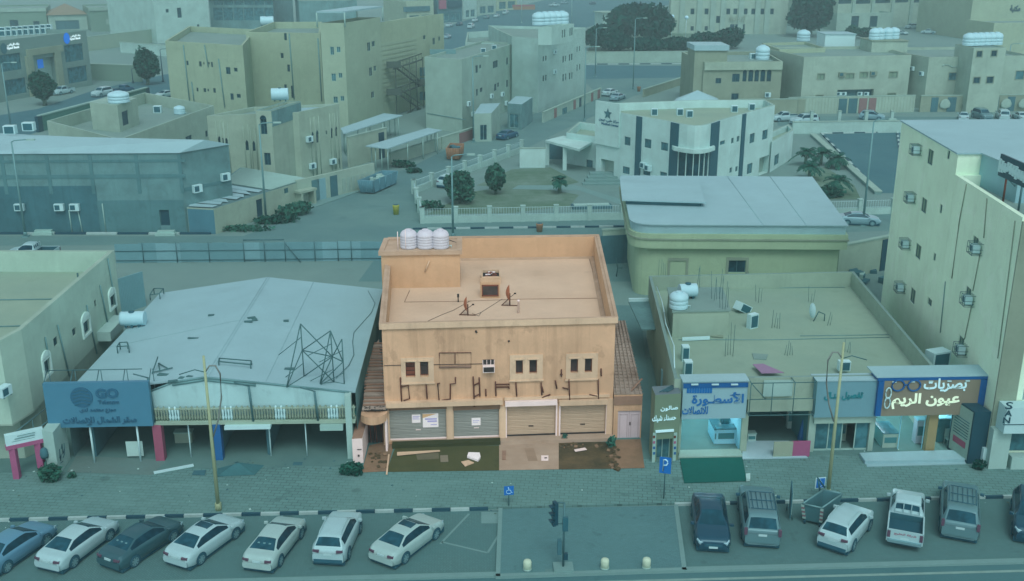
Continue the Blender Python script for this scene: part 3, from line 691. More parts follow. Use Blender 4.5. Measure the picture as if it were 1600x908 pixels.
for k in range(13):
    t = k / 12; x_ = q0.x + (q1.x - q0.x) * t; y_ = q0.y - .75 * math.sin(math.pi * min(1, t * .95 + .05)) ** .6; rows.append((x_, y_))
poly = rows + [(q1.x, q1.y + .6), (q0.x, q0.y + .6)]; bb.prism(poly, 2.15, 2.62); bb.build('curved_canopy', M['c_wall'], pr)
bb = MB(); bb.box((ctr.x, ctr.y + .35, 2.66), (q1.x - q0.x, .6, .05)); rr = random.Random(5)
for i in range(12): bb.tube([(ctr.x + rr.uniform(-.5, .5), ctr.y + rr.uniform(-.3, .3), 2.75), (ctr.x + rr.uniform(-.6, .6), ctr.y + rr.uniform(-.3, .3), 2.85)], .03, 4)
bb.build('canopy_clutter', M['c_dark'], pr)
gp0, gp1 = P(573, 699, 0), P(605, 699, 0); bb = MB(); bb.box(((gp0.x + gp1.x) / 2, gp0.y + .4, 1.05), (gp1.x - gp0.x, .1, 2.1)); gt = bb.build('gate', M['c_dark'], pr); bb = MB()
for k in range(7):
    x_ = gp0.x + (gp1.x - gp0.x) * (k + .5) / 7; bb.tube([(x_, gp0.y + .3, .05), (x_ + .05 * (-1) ** k, gp0.y + .28, 1.1), (x_, gp0.y + .3, 2.0)], .025, 5)
bb.build('ironwork', M['c_brown'], gt)
bb = MB(); q = P(606, 700); bb.box((q.x, q.y - .3, 1.15), (.12, .9, 2.3)); bb.build('jamb', M['c_white'], pr)
a_, b_, c_ = P(552, 728), P(568, 727), P(577, 690)
gw = [(a_.x, a_.y), (b_.x, b_.y), (c_.x, c_.y), (c_.x - .62, c_.y + .1)]
bb = MB(); bb.prism(gw, 0, 1.72, 0, 1); o = bb.build('gate_pier', [M['c_white'], M['c_timber']], None, ((a_.x + b_.x) / 2, a_.y, 0)); tag(o, 'stained white gate pier with a rusty brown top at the passage mouth', 'gate pier')
bb = MB(); bb.box(((a_.x + b_.x) / 2 + .05, a_.y - .01, .65), (.1, .05, .1)); bb.box(((a_.x + b_.x) / 2 + .1, a_.y - .01, 1.05), (.25, .03, .03)); bb.build('meter_box', M['c_dark'], o)
# forecourt
sheet('passage_floor', pk([(565, 742), (605, 740), (618, 690), (577, 700)]), .165, M['c_dirt'], .02)
car_ = [P(604, 741), P(780, 738.5), P(780, 700), P(618, 702)]
o = sheet('green_carpet', [(p.x, p.y) for p in car_], .17, M['carpet'], .03, None, 'long faded green carpet laid before the first two shutters', 'carpet')
sheet('forecourt', pk([(780, 738.5), (873, 737), (873, 694), (780, 697)]), .168, M['c_concrete'], .02)
sheet('sunken_forecourt', pk([(873, 737), (955, 736), (962, 694), (873, 695)]), .162, M['c_pit'], .02)
sheet('side_forecourt', pk([(955, 736), (1007, 735), (1001, 690), (962, 691)]), .168, M['c_dirt'], .02)
def flat(name, pts, z, m, label, cat, th=.02):
    q = [P(x, y, z) for x, y in pts]; c = sum(q, Vector()) / len(q); bb = MB()
    pl = [(p.x, p.y) for p in q]
    if sum(pl[i - 1][0] * pl[i][1] - pl[i][0] * pl[i - 1][1] for i in range(len(pl))) < 0: pl.reverse()
    bb.prism(pl, z, z + th); o = bb.build(name, m, None, (c.x, c.y, z)); tag(o, label, cat); return o
def e5(x, y): return (540 + x * S6, 620 + y * S6)
def e6(x, y): return (780 + x * S6, 620 + y * S6)
flat('cardboard_sheet', [e5(1230, 572), e5(1340, 575), e5(1350, 615), e5(1325, 650), e5(1215, 612)], .2, M['c_paper'], 'white open carton lying on the green carpet', 'carton', .12)
flat('cardboard_sheet', [e5(1155, 655), e5(1230, 640), e5(1285, 665), e5(1195, 700)], .2, M['c_trim'], 'torn beige cardboard lying on the green carpet in front of a white carton', 'cardboard', .05)
flat('plank', [e5(515, 560), e5(940, 540), e5(945, 548), e5(515, 590)], .24, M['c_trim'], 'pale plank lying on the green carpet below the first shutter', 'plank', .05)
flat('paving_slab', [e5(945, 590), e5(1022, 588), e5(1028, 650), e5(950, 655)], .19, plain('worn_patch', K(126, 122, 104, EH)), 'grey slab lying on the green carpet', 'slab', .03)
flat('pole_end', [e5(425, 580), e5(440, 580), e5(418, 780), e5(403, 780)], .2, M['c_trim'], 'thin pale batten lying along the edge of the green carpet', 'batten', .04)
o = flat('drain_cover', [e6(420, 590), e6(492, 590), e6(492, 640), e6(420, 640)], .18, M['c_white'], 'square white drain cover set in the warm concrete forecourt', 'drain cover', .03)
bb = MB(); q = P(*e6(466, 613), .21); bb.box((q.x, q.y, .22), (.15, .1, .03)); bb.build('handle', M['c_dark'], o)
rr = random.Random(41); bb = MB()
for k in range(90):
    t = rr.random(); px, py = ((873 + 88 * t, 697 + rr.uniform(-2, 3)) if k % 3 == 0 else (957 + rr.gauss(0, 4) + 4 * t, 698 + 38 * t)) if k % 5 else (576 + 28 * t, 712 + rr.uniform(-10, 20)); q = P(px, py, .17); s_ = rr.uniform(.06, .24); bb.box((q.x, q.y, .17 + s_ * .2), (s_, s_ * .8, s_ * .5), rr.uniform(0, 3), rr.choice((0, 0, 0, 1)), Matrix.Rotation(rr.uniform(-.4, .4), 4, 'X'))
tag(bb.build('rubble', [M['c_pit'], M['c_dirt']], None, P(960, 710, .17)), 'broken concrete crumbs along the edge of the wet forecourt and the passage', 'rubble', None, 'stuff')
flat('bent_sheet', [(897, 703), (914, 700), (917, 703), (899, 706)], .22, M['c_white'], 'bent white strip lying at the wet foot of the last shutters', 'strip', .03)
sheet('worn_patch', pk([e5(700, 590), e5(930, 585), e5(935, 650), e5(720, 660)]), .2 - .012, M['c_dirt'] if False else plain('worn_carpet', K(104, 104, 84, EH), .95, .1, 0, .3))
sheet('cement_patch', pk([e6(255, 545), e6(345, 540), e6(385, 668), e6(290, 672)]), .174, plain('cement_patch', K(150, 132, 112, EH), .9, .2, 0, .2))
flat('rope', [e6(30, 545), e6(70, 545), e6(65, 635), e6(30, 630)], .175, M['c_timber'], 'short brown timber scrap on the warm concrete by the carpet', 'scrap', .05)
# ------------------------------------------------------------------ left neighbour with arched side windows
zl = 8.0
v1, v2, vb = XY(33, 515, zl), XY(-2, 533, zl), XY(178, 391, zl)
ft = [(v2[0] - 16, v2[1] + .4), v2, v1, vb, (vb[0] - 22, vb[1] + 1.0)]
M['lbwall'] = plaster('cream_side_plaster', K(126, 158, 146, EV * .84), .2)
LB = Bld('corner_house', 'cream two-storey building with white arched side windows and a flat walled roof', ft, zl, M['lbwall'], M['roofsand'], M['cream'], par=1.5, pt=.3, z0=3.0)
M['surr'] = plain('white_surround', K(150, 184, 178, EV * .8), .8)
for sr, pn in (((64, 556, 80, 591), (67, 560, 78, 586)), ((125.5, 496, 142, 527), (128.5, 499.5, 139.5, 522)), ((168, 457, 181.5, 485), (170.5, 460, 179.5, 480))):
    o = LB.win(2, pn, M['glass'], M['framed'], depth=.15, surround=M['surr'], sw=.17, so=.1)
    u0, u1, z0, z1 = LB.rect(2, pn); bb = MB(); um = (u0 + u1) / 2; rr = abs(u1 - u0) / 2 + .16
    pts = [LB.pt3(2, um + rr * math.cos(a), z1 + .1 + .45 * math.sin(a), .1) for a in [math.pi * i / 12 for i in range(13)]]
    pts2 = [LB.pt3(2, um + rr * math.cos(a), z1 + .1 + .45 * math.sin(a), .0) for a in [math.pi * i / 12 for i in range(13)]]
    bb.face(pts)
    for i in range(12): bb.face([pts[i], pts[i + 1], pts2[i + 1], pts2[i]])
    bb.build('arch', M['surr'], o)
LB.wins(2, [(83.5, 526, 91, 541), (113, 512, 119.5, 525), (147.5, 468, 151, 480), (177, 451, 181.5, 459)], M['glass'], None, depth=.1)
tubes(2, [[(88.5, 508), (107, 588)], [(155, 446), (167, 505)], [(134, 477), (150, 553)], [(167, 404), (183, 500)], [(69, 527), (74, 555)]], .05, .06, 'drain_pipe', M['pole'], LB)
u0, z0 = onwall(*LB.edge(2), 152, 527); u1, z1 = onwall(*LB.edge(2), 179, 508); bb = MB(); LB.panel(bb, 2, min(u0, u1), max(u0, u1), z0 - .3, z0 + .35, 0, .9); bb.build('balcony', M['whitewall'], LB.root)
LB.done()
bb = MB(); lo = inset(ft, .02); lo2 = [(lo[0][0], lo[0][1] + 1.2), (lo[1][0] - .2, lo[1][1] + 1.4), (lo[2][0] - .02, lo[2][1] + .9), lo[3], lo[4]]
bb.prism(lo2, 0, 2.995); bb.prism(ft, 2.9, 3.0); bb.build('lower_storey', M['cream'], LB.root)
bb = MB()
for (y0, y1) in ((440, 452), (405, 409)): pass
for k in (.3, .62):
    a = Vector(inset(ft, .4)[1]).lerp(Vector(inset(ft, .4)[4]), k); c = Vector(inset(ft, .4)[2]).lerp(Vector(inset(ft, .4)[3]), k)
    bb.tube([(a.x - 10, a.y, 6.53), (c.x, c.y, 6.53)], .05, 4)
bb.build('roof_joint', M['pole'], LB.root)
bb = MB(); q = P(123, 442, 6.5); bb.tube([q, q + Vector((0, 0, .7))], .06, 6); bb.build('vent_pipe', M['rebar'], LB.root)
LB.ac(1, -1, 610)
# entrance frame with magenta posts, white end wall
M['magenta'] = plain('magenta_paint', V_(128, 74, 106), .6, .3, 0, .15)
M['red'] = plain('dull_red_paint', V_(122, 70, 90), .6, .3, 0, .15)
p1, p2 = P(28, 750), P(67, 741); rt_ = E('porch', p1, 'entrance frame with magenta posts under a weathered white fascia', 'entrance frame')
zt = hgt(28, 750, 697); zf = hgt(28, 750, 681)
for p in (p1, p2):
    bb = MB(); bb.box((p.x, p.y, zt / 2), (.34, .34, zt)); bb.build('post', M['magenta'], rt_)
c = (p1 + p2) / 2; dd = p2 - p1; an = math.atan2(dd.y, dd.x)
bb = MB(); bb.box((c.x, c.y, zt), (dd.length + .7, .42, .22), an); bb.build('beam', M['magenta'], rt_)
bb = MB(); bb.box((c.x, c.y + .03, (zt + zf) / 2 + .1), (dd.length + .66, .34, zf - zt), an); bb.build('fascia', M['white'], rt_)
bb = MB()
for k in range(3): bb.box((c.x + .1 * k, c.y - .15, zt + .3 + .16 * k), (dd.length * (.9 - .1 * k), .03, .03), an + .02 * k)
bb.build('fascia_streaks', M['pole'], rt_)
bb = MB()
for k in (0, 1):
    pp = (p1, p2)[k]; bb.tube([(pp.x, pp.y, zf), (pp.x + 1.2, pp.y + 3.2, zf + .5)], .03, 5); bb.tube([(pp.x + .6, pp.y + 1.6, 0), (pp.x + .6, pp.y + 1.6, zf + .2)], .03, 5)
bb.build('railing', M['steel'], rt_)
a, b_, c = P(76, 742), P(93, 746), P(111, 721); wl = [(a.x, a.y), (b_.x, b_.y), (c.x, c.y), (c.x - .75, c.y + .25)]
bb = MB(); hw = hgt(93, 746, 676); bb.prism(wl, 0, hw); o = bb.build('end_wall', M['whitewall'], None, (b_.x, b_.y, 0)); tag(o, 'dirty white end wall with dark scribbles between the magenta entrance and the blue signboard', 'wall')
A_, B_ = (b_.x, b_.y), (c.x, c.y); bb = MB(); L_ = (Vector(B_) - Vector(A_)).length; dn = (Vector(B_) - Vector(A_)).normalized(); nn = Vector((dn.y, -dn.x))
def onw(u, z, o_=.02): return Vector((A_[0] + dn.x * u + nn.x * o_, A_[1] + dn.y * u + nn.y * o_, z))
for st in ([(.5, 1.0), (.7, 1.5), (.6, .8), (.9, 1.1)], [(1.0, 1.4), (1.3, 1.6), (1.2, 1.0), (1.6, 1.2)], [(.5, .7), (1.0, .62)], [(1.1, .8), (1.5, .9), (1.7, 1.5)]):
    bb.tube([onw(u * L_ / 2.6, z) for u, z in st], .025, 4)
bb.build('scribbles', M['slate'], o)
bb = MB(); q = P(80, 700); bb.lathe((P(81, 735).x, P(81, 742).y - .1, 1.15), [(.2, 0), (.24, .2), (.2, .5), (.08, .6)], 12); bb.build('meter', M['slate'], o)
# ------------------------------------------------------------------ white-roofed warehouse with a row of open shops
fA, fB = P(300, 716), P(553, 713); sl_ = (fB.y - fA.y) / (fB.x - fA.x)
def fy(x): return fA.y + (x - fA.x) * sl_
ZE = 4.15
xl, xr = P(118, 597, ZE).x, P(555, 612, ZE).x
bl_, br_ = P(250, 458, ZE), P(598, 452, ZE)
apF = P(320, 590, 5.2); zap = 5.2; xap = apF.x; apB = P(418, 433, zap)
WH = E('warehouse', ((xl + xr) / 2, fy(0) + 6, 0), 'low warehouse with a broad white pitched roof over a row of gutted shops', 'building')
fl_, fr_ = Vector((xl, fy(xl), ZE)), Vector((xr, fy(xr), ZE)); ap = Vector((xap, fy(xap), zap))
bb = MB(); up = Vector((0, -.25, 0))
def slope(a, b2, c, d2, th=.1):
    bb.face([a, b2, c, d2]); t = Vector((0, 0, -th)); bb.face([d2 + t, c + t, b2 + t, a + t])
    for p, q in ((a, b2), (b2, c), (c, d2), (d2, a)): bb.face([p + t, q + t, q, p])
M['whroof'] = groundmat('white_membrane', H_(142, 187, 193), H_(136, 180, 187), .12, .5, .22, .6)
slope(fl_, ap, apB, bl_); slope(ap, fr_, br_, apB); bb.build('roof', M['whroof'], WH)
bb = MB(); dz = Vector((0, 0, .03))
for k in (.02, .4):
    bb.tube([ap.lerp(fr_, k) + dz, apB.lerp(br_, k) + dz], .008, 4)
bb.tube([ap + dz, apB + dz], .01, 4)
bb.tube([fl_.lerp(bl_, .4) + dz, ap.lerp(apB, .5) + dz], .007, 4)
bb.build('roof_seams', M['roofseam'], WH)
bb = MB(); rr = random.Random(11)
for px, py in ((393, 497), (388, 503), (330, 493), (302, 529), (447, 502), (398, 500), (255, 586), (284, 591), (297, 589), (270, 596), (452, 577)):
    q = P(px, py, 4.7); zz = ZE + (zap - ZE) * (1 - abs(q.x - xap) / (xr - xap) if q.x > xap else 1 - (xap - q.x) / (xap - xl)); q = P(px, py, zz)
    bb.box((q.x, q.y, zz + .03), (rr.uniform(.3, .8), rr.uniform(.15, .4), .05), rr.uniform(-.4, .4))
bb.build('roof_patches', M['rebar'], WH)
zs = 2.42; yy = lambda x: fy(x)
bb = MB()       # back and side walls, floor slab of the open shops
def vq(p, q, z0, z1, mi=0): bb.face([(p[0], p[1], z0), (q[0], q[1], z0), (q[0], q[1], z1), (p[0], p[1], z1)], mi)
vq((br_.x, br_.y), (fr_.x, fr_.y), 0, ZE - .1); vq((fl_.x, fl_.y), (bl_.x, bl_.y), 0, ZE - .1); vq((bl_.x, bl_.y), (br_.x, br_.y), 0, ZE - .1)
bb.build('wall', M['greywall'], WH)
bb = MB(); D_ = 5.0
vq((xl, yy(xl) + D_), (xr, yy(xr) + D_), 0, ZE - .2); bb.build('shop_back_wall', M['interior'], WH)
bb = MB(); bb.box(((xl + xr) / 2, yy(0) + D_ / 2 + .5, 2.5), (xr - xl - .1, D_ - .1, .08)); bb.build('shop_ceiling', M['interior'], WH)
for px in (151, 420, 345):
    x_ = P(px, 716).x; bb = MB(); bb.box((x_, yy(x_) + 2.2, 1.22), (.15, 4.3, 2.44)); bb.build('partition', M['slate'], WH)
bb = MB(); x0, x1 = P(110, 716).x, xr - .02   # slab edge and balustrade
bb.box(((x0 + x1) / 2, yy((x0 + x1) / 2) - .2, zs + .06), (x1 - x0, .7, .16), math.atan(sl_)); bb.build('slab_edge', M['beige'], WH)
A_, B_ = (xl, yy(xl)), (xr, yy(xr))
bb = MB(); xq0 = P(236, 716).x
pts = [(xq0, onwall(A_, B_, 236, 640)[1]), (xr - .4, onwall(A_, B_, 545, 641)[1])]
M['gablewhite'] = plaster('dirty_white_paint', V_(136, 178, 180), .5, .1)
# white gable fascia standing back above the balustrade
tp = [(236, 610), (270, 597), (318, 589), (400, 597), (500, 607), (546, 612)]; n = len(tp)
topz = []
for x_, y_ in tp: u, z = onwall(A_, B_, x_, y_); topz.append((A_[0] + u, z))
for i in range(n - 1):
    (xa, za), (xb, zb_) = topz[i], topz[i + 1]
    bb.face([(xa, yy(xa) - .12, zs + .1), (xb, yy(xb) - .12, zs + .1), (xb, yy(xb) - .12, zb_), (xa, yy(xa) - .12, za)])
    bb.face([(xa, yy(xa) - .12, za), (xb, yy(xb) - .12, zb_), (xb, yy(xb) + .1, zb_), (xa, yy(xa) + .1, za)])
    bb.face([(xa, yy(xa) + .1, za), (xb, yy(xb) + .1, zb_), (xb, yy(xb) + .1, ZE - .2), (xa, yy(xa) + .1, ZE - .2)])
bb.build('gable_fascia', M['gablewhite'], WH)
bb = MB()
for i in range(n - 1):
    (xa, za), (xb, zb_) = topz[i], topz[i + 1]; bb.tube([(xa, yy(xa) - .14, za + .02), (xb, yy(xb) - .14, zb_ + .02)], .06, 4)
for s0, s1 in ((1, 2), (2, 3)):
    (xa, za), (xb, zb_) = topz[s0], topz[s1]; bb.tube([(xa, yy(xa) - .14, za - .1), (xb, yy(xb) - .14, zb_ - .12)], .1, 4)
bb.build('gable_edge', M['pole'], WH)
bx0 = P(236, 716).x; z_b0, z_b1 = zs + .14, onwall(A_, B_, 300, 631)[1]
bb = MB(); bb.box(((bx0 + xr) / 2, yy((bx0 + xr) / 2) - .42, z_b0 + .03), (xr - bx0, .16, .08), math.atan(sl_)); bb.box(((bx0 + xr) / 2, yy((bx0 + xr) / 2) - .42, z_b1 - .12), (xr - bx0, .12, .07), math.atan(sl_)); bb.build('balustrade_rail', M['beige'], WH)
nb = 76
for k in range(nb):
    x_ = bx0 + .1 + (xr - bx0 - .2) * k / (nb - 1); grp = k % 19 in (9, 10, 11, 12); bb = MB()
    hh = z_b1 - .16 - z_b0 + (0.12 if k % 2 else 0.0)
    bb.lathe((x_, yy(x_) - .42, z_b0 + .06), [(.05, 0), (.085, hh * .25), (.045, hh * .5), (.075, hh * .8), (.05, hh)], 6)
    bb.build('baluster', M['white' if grp else 'brownwall'], WH)
for px, mm, wd in ((255, 'red', .5), (346, 'bluecol', .42), (549, 'whitewall', .35)):
    if mm == 'bluecol': M[mm] = plain('blue_column_paint', V_(30, 84, 132), .6)
    q = P(px, 717); zt_ = zs if px != 549 else ZE; bb = MB(); bb.box((q.x, yy(q.x) - .35, zt_ / 2), (wd, .5, zt_)); bb.build('column', M[mm], WH)
for px in (300, 424, 480):
    q = P(px, 716); bb = MB(); bb.tube([(q.x, yy(q.x) - .1, 0), (q.x, yy(q.x) - .1, 2.45)], .04, 6); bb.build('post', M['white'], WH)
bb = MB(); x0, x1 = P(360, 716).x, P(430, 716).x; bb.box(((x0 + x1) / 2, yy(x0) - .6, 2.3), (x1 - x0, .5, .2)); bb.build('lamp_fascia', M['white'], WH)
bb = MB(); x0, x1 = P(505, 716).x, P(540, 716).x; bb.box(((x0 + x1) / 2, yy(x0) - .5, 2.2), (x1 - x0, .5, .35)); bb.build('awning_box', M['frame'], WH)
M['inkdark'] = plain('dark_letter_paint', V_(36, 84, 108), .7)
M['paper'] = plain('paper', V_(140, 176, 172), .8)
def inside(px0, py0, px1, py1, dy, name, m, label, cat, group=None):
    A1, B1 = (xl, yy(xl) + dy), (xr, yy(xr) + dy); u0 = onwall(A1, B1, px0, py0)[0]; u1 = onwall(A1, B1, px1, py0)[0]; z1 = onwall(A1, B1, px0, py0)[1]; z0 = onwall(A1, B1, px0, py1)[1]
    bb = MB(); bb.box((A1[0] + (u0 + u1) / 2, yy(A1[0] + u0) + dy, (z0 + z1) / 2), (u1 - u0, .03, z1 - z0)); o = bb.build(name, m, None, (A1[0] + (u0 + u1) / 2, yy(A1[0] + u0) + dy, z0)); tag(o, label, cat, group); return o
inside(196, 690, 222, 713, -.2, 'notice_board', M['paper'], 'white notice board with pink print in the gutted shop under the blue signboard', 'notice board')
inside(381, 669, 389, 681, 4.9, 'wall_poster', M['paper'], 'white poster on the dark back wall right of the blue column', 'poster')
inside(327, 677, 332, 690, 1.2, 'wall_poster', M['paper'], 'small white poster just left of the blue column', 'poster')
inside(386, 658, 410, 666, 4.9, 'wall_sign', M['ivory'], 'pale hanging sign under the white lamp fascia of the warehouse', 'sign')
inside(500, 667, 508, 676, 4.9, 'wall_sticker', M['red'], 'small red sign on the dark back wall of the warehouse', 'sign')
bb = MB(); q = P(285, 700); bb.box((q.x, q.y + .6, .4), (1.0, .5, .8)); o = bb.build('counter', M['beige'], None, (q.x, q.y, 0)); tag(o, 'low beige counter just right of the red column', 'counter')
bb = MB(); bb.box((q.x, q.y + .6, .83), (1.1, .6, .06)); bb.build('top', M['frame'], o)
# blue signboard on posts
M['signblue'] = plain('faded_blue_sign', V_(56, 108, 130), .5, .3, 0, .07)
sy = fy(-25) - 1.0; SA, SB = (-60.0, sy), (0.0, sy)
ua, zb1 = onwall(SA, SB, 64, 600); ub, _ = onwall(SA, SB, 231, 597); uc, zb0 = onwall(SA, SB, 78, 669)
xa, xb = SA[0] + (ua + uc) / 2, SA[0] + ub
SG = E('shop_signboard', ((xa + xb) / 2, sy, 0), 'big faded blue shop signboard with dark lettering and a round emblem', 'signboard')
bb = MB(); bb.box(((xa + xb) / 2, sy + .15, (zb0 + zb1) / 2), (xb - xa, .28, zb1 - zb0)); bb.build('board', M['signblue'], SG)
for px in (151, 222):
    q = P(px, 722); bb = MB(); bb.tube([(q.x, sy + .3, 0), (q.x, sy + .3, zb0 + .1)], .06, 6); bb.build('post', M['white'], SG)
bb = MB()
for zz in (zb1 + .35,): bb.tube([(xa, sy + 1.1, zz), (xb - .6, sy + 1.1, zz)], .03, 5)
for k in range(5): x_ = xa + (xb - xa) * k / 4; bb.tube([(x_, sy + .3, zb1), (x_ - .1, sy + 1.1, zb1 + .35)], .03, 5); bb.tube([(x_, sy + 1.1, zb1 + .35), (x_, sy + 1.2, zb0 + .6)], .025, 5)
bb.build('frame', M['steel'], SG)
EA, EB = (xa - 5, sy), (xb + 5, sy)
put_text('GO', EA, EB, (149, 607, 185, 622), M['inkdark'], SG, ar=False, bold=.045)
put_text('Telecom', EA, EB, (153, 625, 186, 631), M['inkdark'], SG, ar=False, bold=.02)
put_text('موزع معتمد لدى', EA, EB, (124, 637, 181, 645), M['inkdark'], SG)
put_text('صقر الشمال للإتصالات', EA, EB, (98, 651, 214, 664), M['inkdark'], SG, bold=.03)
u, z = onwall(EA, EB, 127.5, 621); bb = MB(); rr_ = .62
ring = [(EA[0] + u + rr_ * math.cos(2 * math.pi * k / 28), sy - .03, z + rr_ * math.sin(2 * math.pi * k / 28)) for k in range(28)]
bb.face(ring); r2 = [(x_, sy, z_) for x_, y_, z_ in ring]
for k in range(28): bb.face([ring[k - 1], ring[k], r2[k], r2[k - 1]])
em = bb.build('emblem', M['inkdark'], SG)
bb = MB()
for k in range(-2, 3): bb.tube([(EA[0] + u - .5 * math.cos(k * .3), sy - .035, z + k * .2 - .08), (EA[0] + u, sy - .035, z + k * .2 + .06), (EA[0] + u + .5 * math.cos(k * .3), sy - .035, z + k * .2 - .05)], .014, 4)
bb.build('emblem_lines', M['slate'], em)
# old steel lattice and frames on the warehouse roof
def roofz(x_): return ZE + (zap - ZE) * ((1 - (x_ - xap) / (xr - xap)) if x_ > xap else (1 - (xap - x_) / (xap - xl)))
def onroof(px, py):
    q = P(px, py, 4.6)
    for _ in range(4): q = P(px, py, roofz(q.x))
    return q
def above(px, py, ty): q = onroof(px, py); return Vector((q.x, q.y, hgt(px, py, ty, q.z)))
bs = [onroof(*p) for p in ((448, 605), (475, 588), (500, 600), (522, 597), (538, 600))]; tops = [above(475, 588, 506), above(521, 596, 517), above(538, 600, 530)]
SL = E('sign_lattice', bs[2], 'skeletal rusty steel lattice of a removed sign standing on the white roof', 'steel frame'); bb = MB()
lf1 = above(470, 588, 528); mids = [(bs[1] + tops[0]) / 2, (bs[3] + tops[1]) / 2, (bs[4] + tops[2]) / 2]
for p, q in ((bs[1], tops[0]), (bs[3], tops[1]), (bs[4], tops[2]), (bs[0], tops[0]), (bs[0], mids[0]), (bs[2], mids[1]), (bs[2], tops[1]), (tops[0], mids[1]), (mids[0], mids[1]), (mids[1], mids[2]), (tops[1], mids[2]), (tops[1], mids[0]),
             (tops[2], mids[1]), (bs[1], mids[1]), (bs[2], mids[2]), (bs[3], mids[0]), (bs[0], bs[1]), (bs[3], bs[4]), (bs[2], bs[3])):
    bb.tube([p, q], .035, 5)
for t in (.25, .75):
    for i, (p, q) in enumerate(((bs[1], tops[0]), (bs[3], tops[1]), (bs[4], tops[2]))):
        m_ = p.lerp(q, t); bb.tube([m_, m_ + Vector((-1.3, -.5, -.5 if i else -.9))], .025, 4)
bb.build('bars', M['rebar'], SL)
def rframe(pts, hgt_, label, r_=.04):
    q = [onroof(*p) for p in pts]; c = sum(q, Vector()) / len(q); root = E('steel_stand', c, label, 'steel stand'); bb = MB(); n = len(q)
    for i in range(n): bb.tube([q[i] + Vector((0, 0, hgt_)), q[(i + 1) % n] + Vector((0, 0, hgt_))], r_, 5)
    bb.build('top_frame', M['rebar'], root)
    for p in q: bb = MB(); bb.tube([p, p + Vector((0, 0, hgt_))], r_, 5); bb.build('leg', M['rebar'], root)
rframe([(184, 552), (202, 551), (200, 545), (188, 546)], .45, 'small black steel stand on the white roof nearest the blue signboard')
rframe([(235, 469), (250, 467), (256, 459), (241, 459)], .4, 'rusty steel stand at the back corner of the white roof')
rframe([(342, 571), (392, 576), (393, 570), (343, 566)], .25, 'long low steel tray frame on the white roof behind the gable')
bb = MB()
for p, q in (((238, 586), (248, 570)), ((248, 570), (262, 578)), ((240, 584), (270, 577)), ((248, 570), (250, 582))):
    a, c = onroof(*p), onroof(*q); bb.tube([a + Vector((0, 0, .1)), c + Vector((0, 0, .5 if q[1] == 570 else .1))], .04, 5)
o = bb.build('bent_bracket', M['rebar'], None, onroof(248, 580)); tag(o, 'bent steel bracket lying on the white roof behind the blue signboard', 'bracket')
for px, py, ty in ((235, 640, 585), (391, 646, 598), (493, 644, 606)):
    q = P(px, 716); bb = MB(); zz0 = zs + .15; u, z1 = onwall(A_, B_, px, ty); x_ = A_[0] + u; bb.tube([(x_ + .1, yy(x_) - .5, zz0), (x_, yy(x_) - .5, z1)], .07, 6); bb.tube([(x_, yy(x_) - .5, z1), (x_ - .8, yy(x_) - .5, z1 + .25)], .04, 5); bb.build('bracket_post', M['steel'], WH)
pts = [onroof(*p) for p in ((575, 455), (586, 475), (580, 490), (553, 520), (551, 535), (553, 555), (545, 572), (525, 592))]
bb = MB(); bb.tube([p + Vector((0, 0, .04)) for p in pts], .025, 4); bb.build('roof_cable', M['steel'], WH)
q = onroof(208, 510); prt = E('water_tank', q, 'white horizontal barrel tank at the left edge of the white roof', 'water tank')
bb = MB(); a = q + Vector((-.62, 0, .55)); c = q + Vector((.72, .05, .55))
bb.tube([a + Vector((-.12, 0, 0)), a, a + Vector((.2, 0, 0)), c - Vector((.2, 0, 0)), c, c + Vector((.12, 0, 0))], .48, 20); bb.build('barrel', M['tank'], prt)
bb = MB(); bb.lathe((q.x, q.y, q.z + 1.0), [(.2, 0), (.2, .07)], 14); bb.build('lid', M['dark'], prt)
for k in (-.4, 0, .45): bb = MB(); bb.box((q.x + k, q.y, q.z + .1), (.14, .6, .2)); bb.build('foot', M['dark'], prt)
bb = MB(); p0, p1 = P(187, 492, 0), P(228, 478, 0); hz_ = hgt(187, 492, 437); bb.box(((p0.x + p1.x) / 2, (p0.y + p1.y) / 2, hz_ / 2), ((p1 - p0).length, .1, hz_), math.atan2(p1.y - p0.y, p1.x - p0.x)); o = bb.build('metal_hoarding', ribbed('grey_sheet_fence', V_(96, 146, 154), (3.5, 0, 0), .6), None, ((p0.x + p1.x) / 2, p0.y, 0)); tag(o, 'grey corrugated hoarding closing the gap between the cream building and the white roof', 'hoarding')
bb = MB(); bb.box((p0.x, p0.y + .12, 1.6), (.1, .1, 3.2)); bb.build('post', M['steel'], o)
# ------------------------------------------------------------------ right row of lit shops
gA, gB = P(1060, 712), P(1520, 703.5); g_s = (gB.y - gA.y) / (gB.x - gA.x)
def gy(x): return gA.y + (x - gA.x) * g_s
ZQ = 4.9; ZQR = 3.75
gx0, gx1 = P(1052, 588, ZQ).x, P(1462, 577, ZQ).x
q0, q1 = P(1014, 431, ZQ), P(1334, 424, ZQ)
RS = Bld('shop_row', 'long low shop building with a bare screed roof and broken parapet', [(gx0, gy(gx0)), (gx1, gy(gx1)), (q1.x, q1.y), (q0.x, q0.y)], ZQ, M['beige'], M['roofsand'], M['roofgrey'], par=ZQ - ZQR, pt=.2)
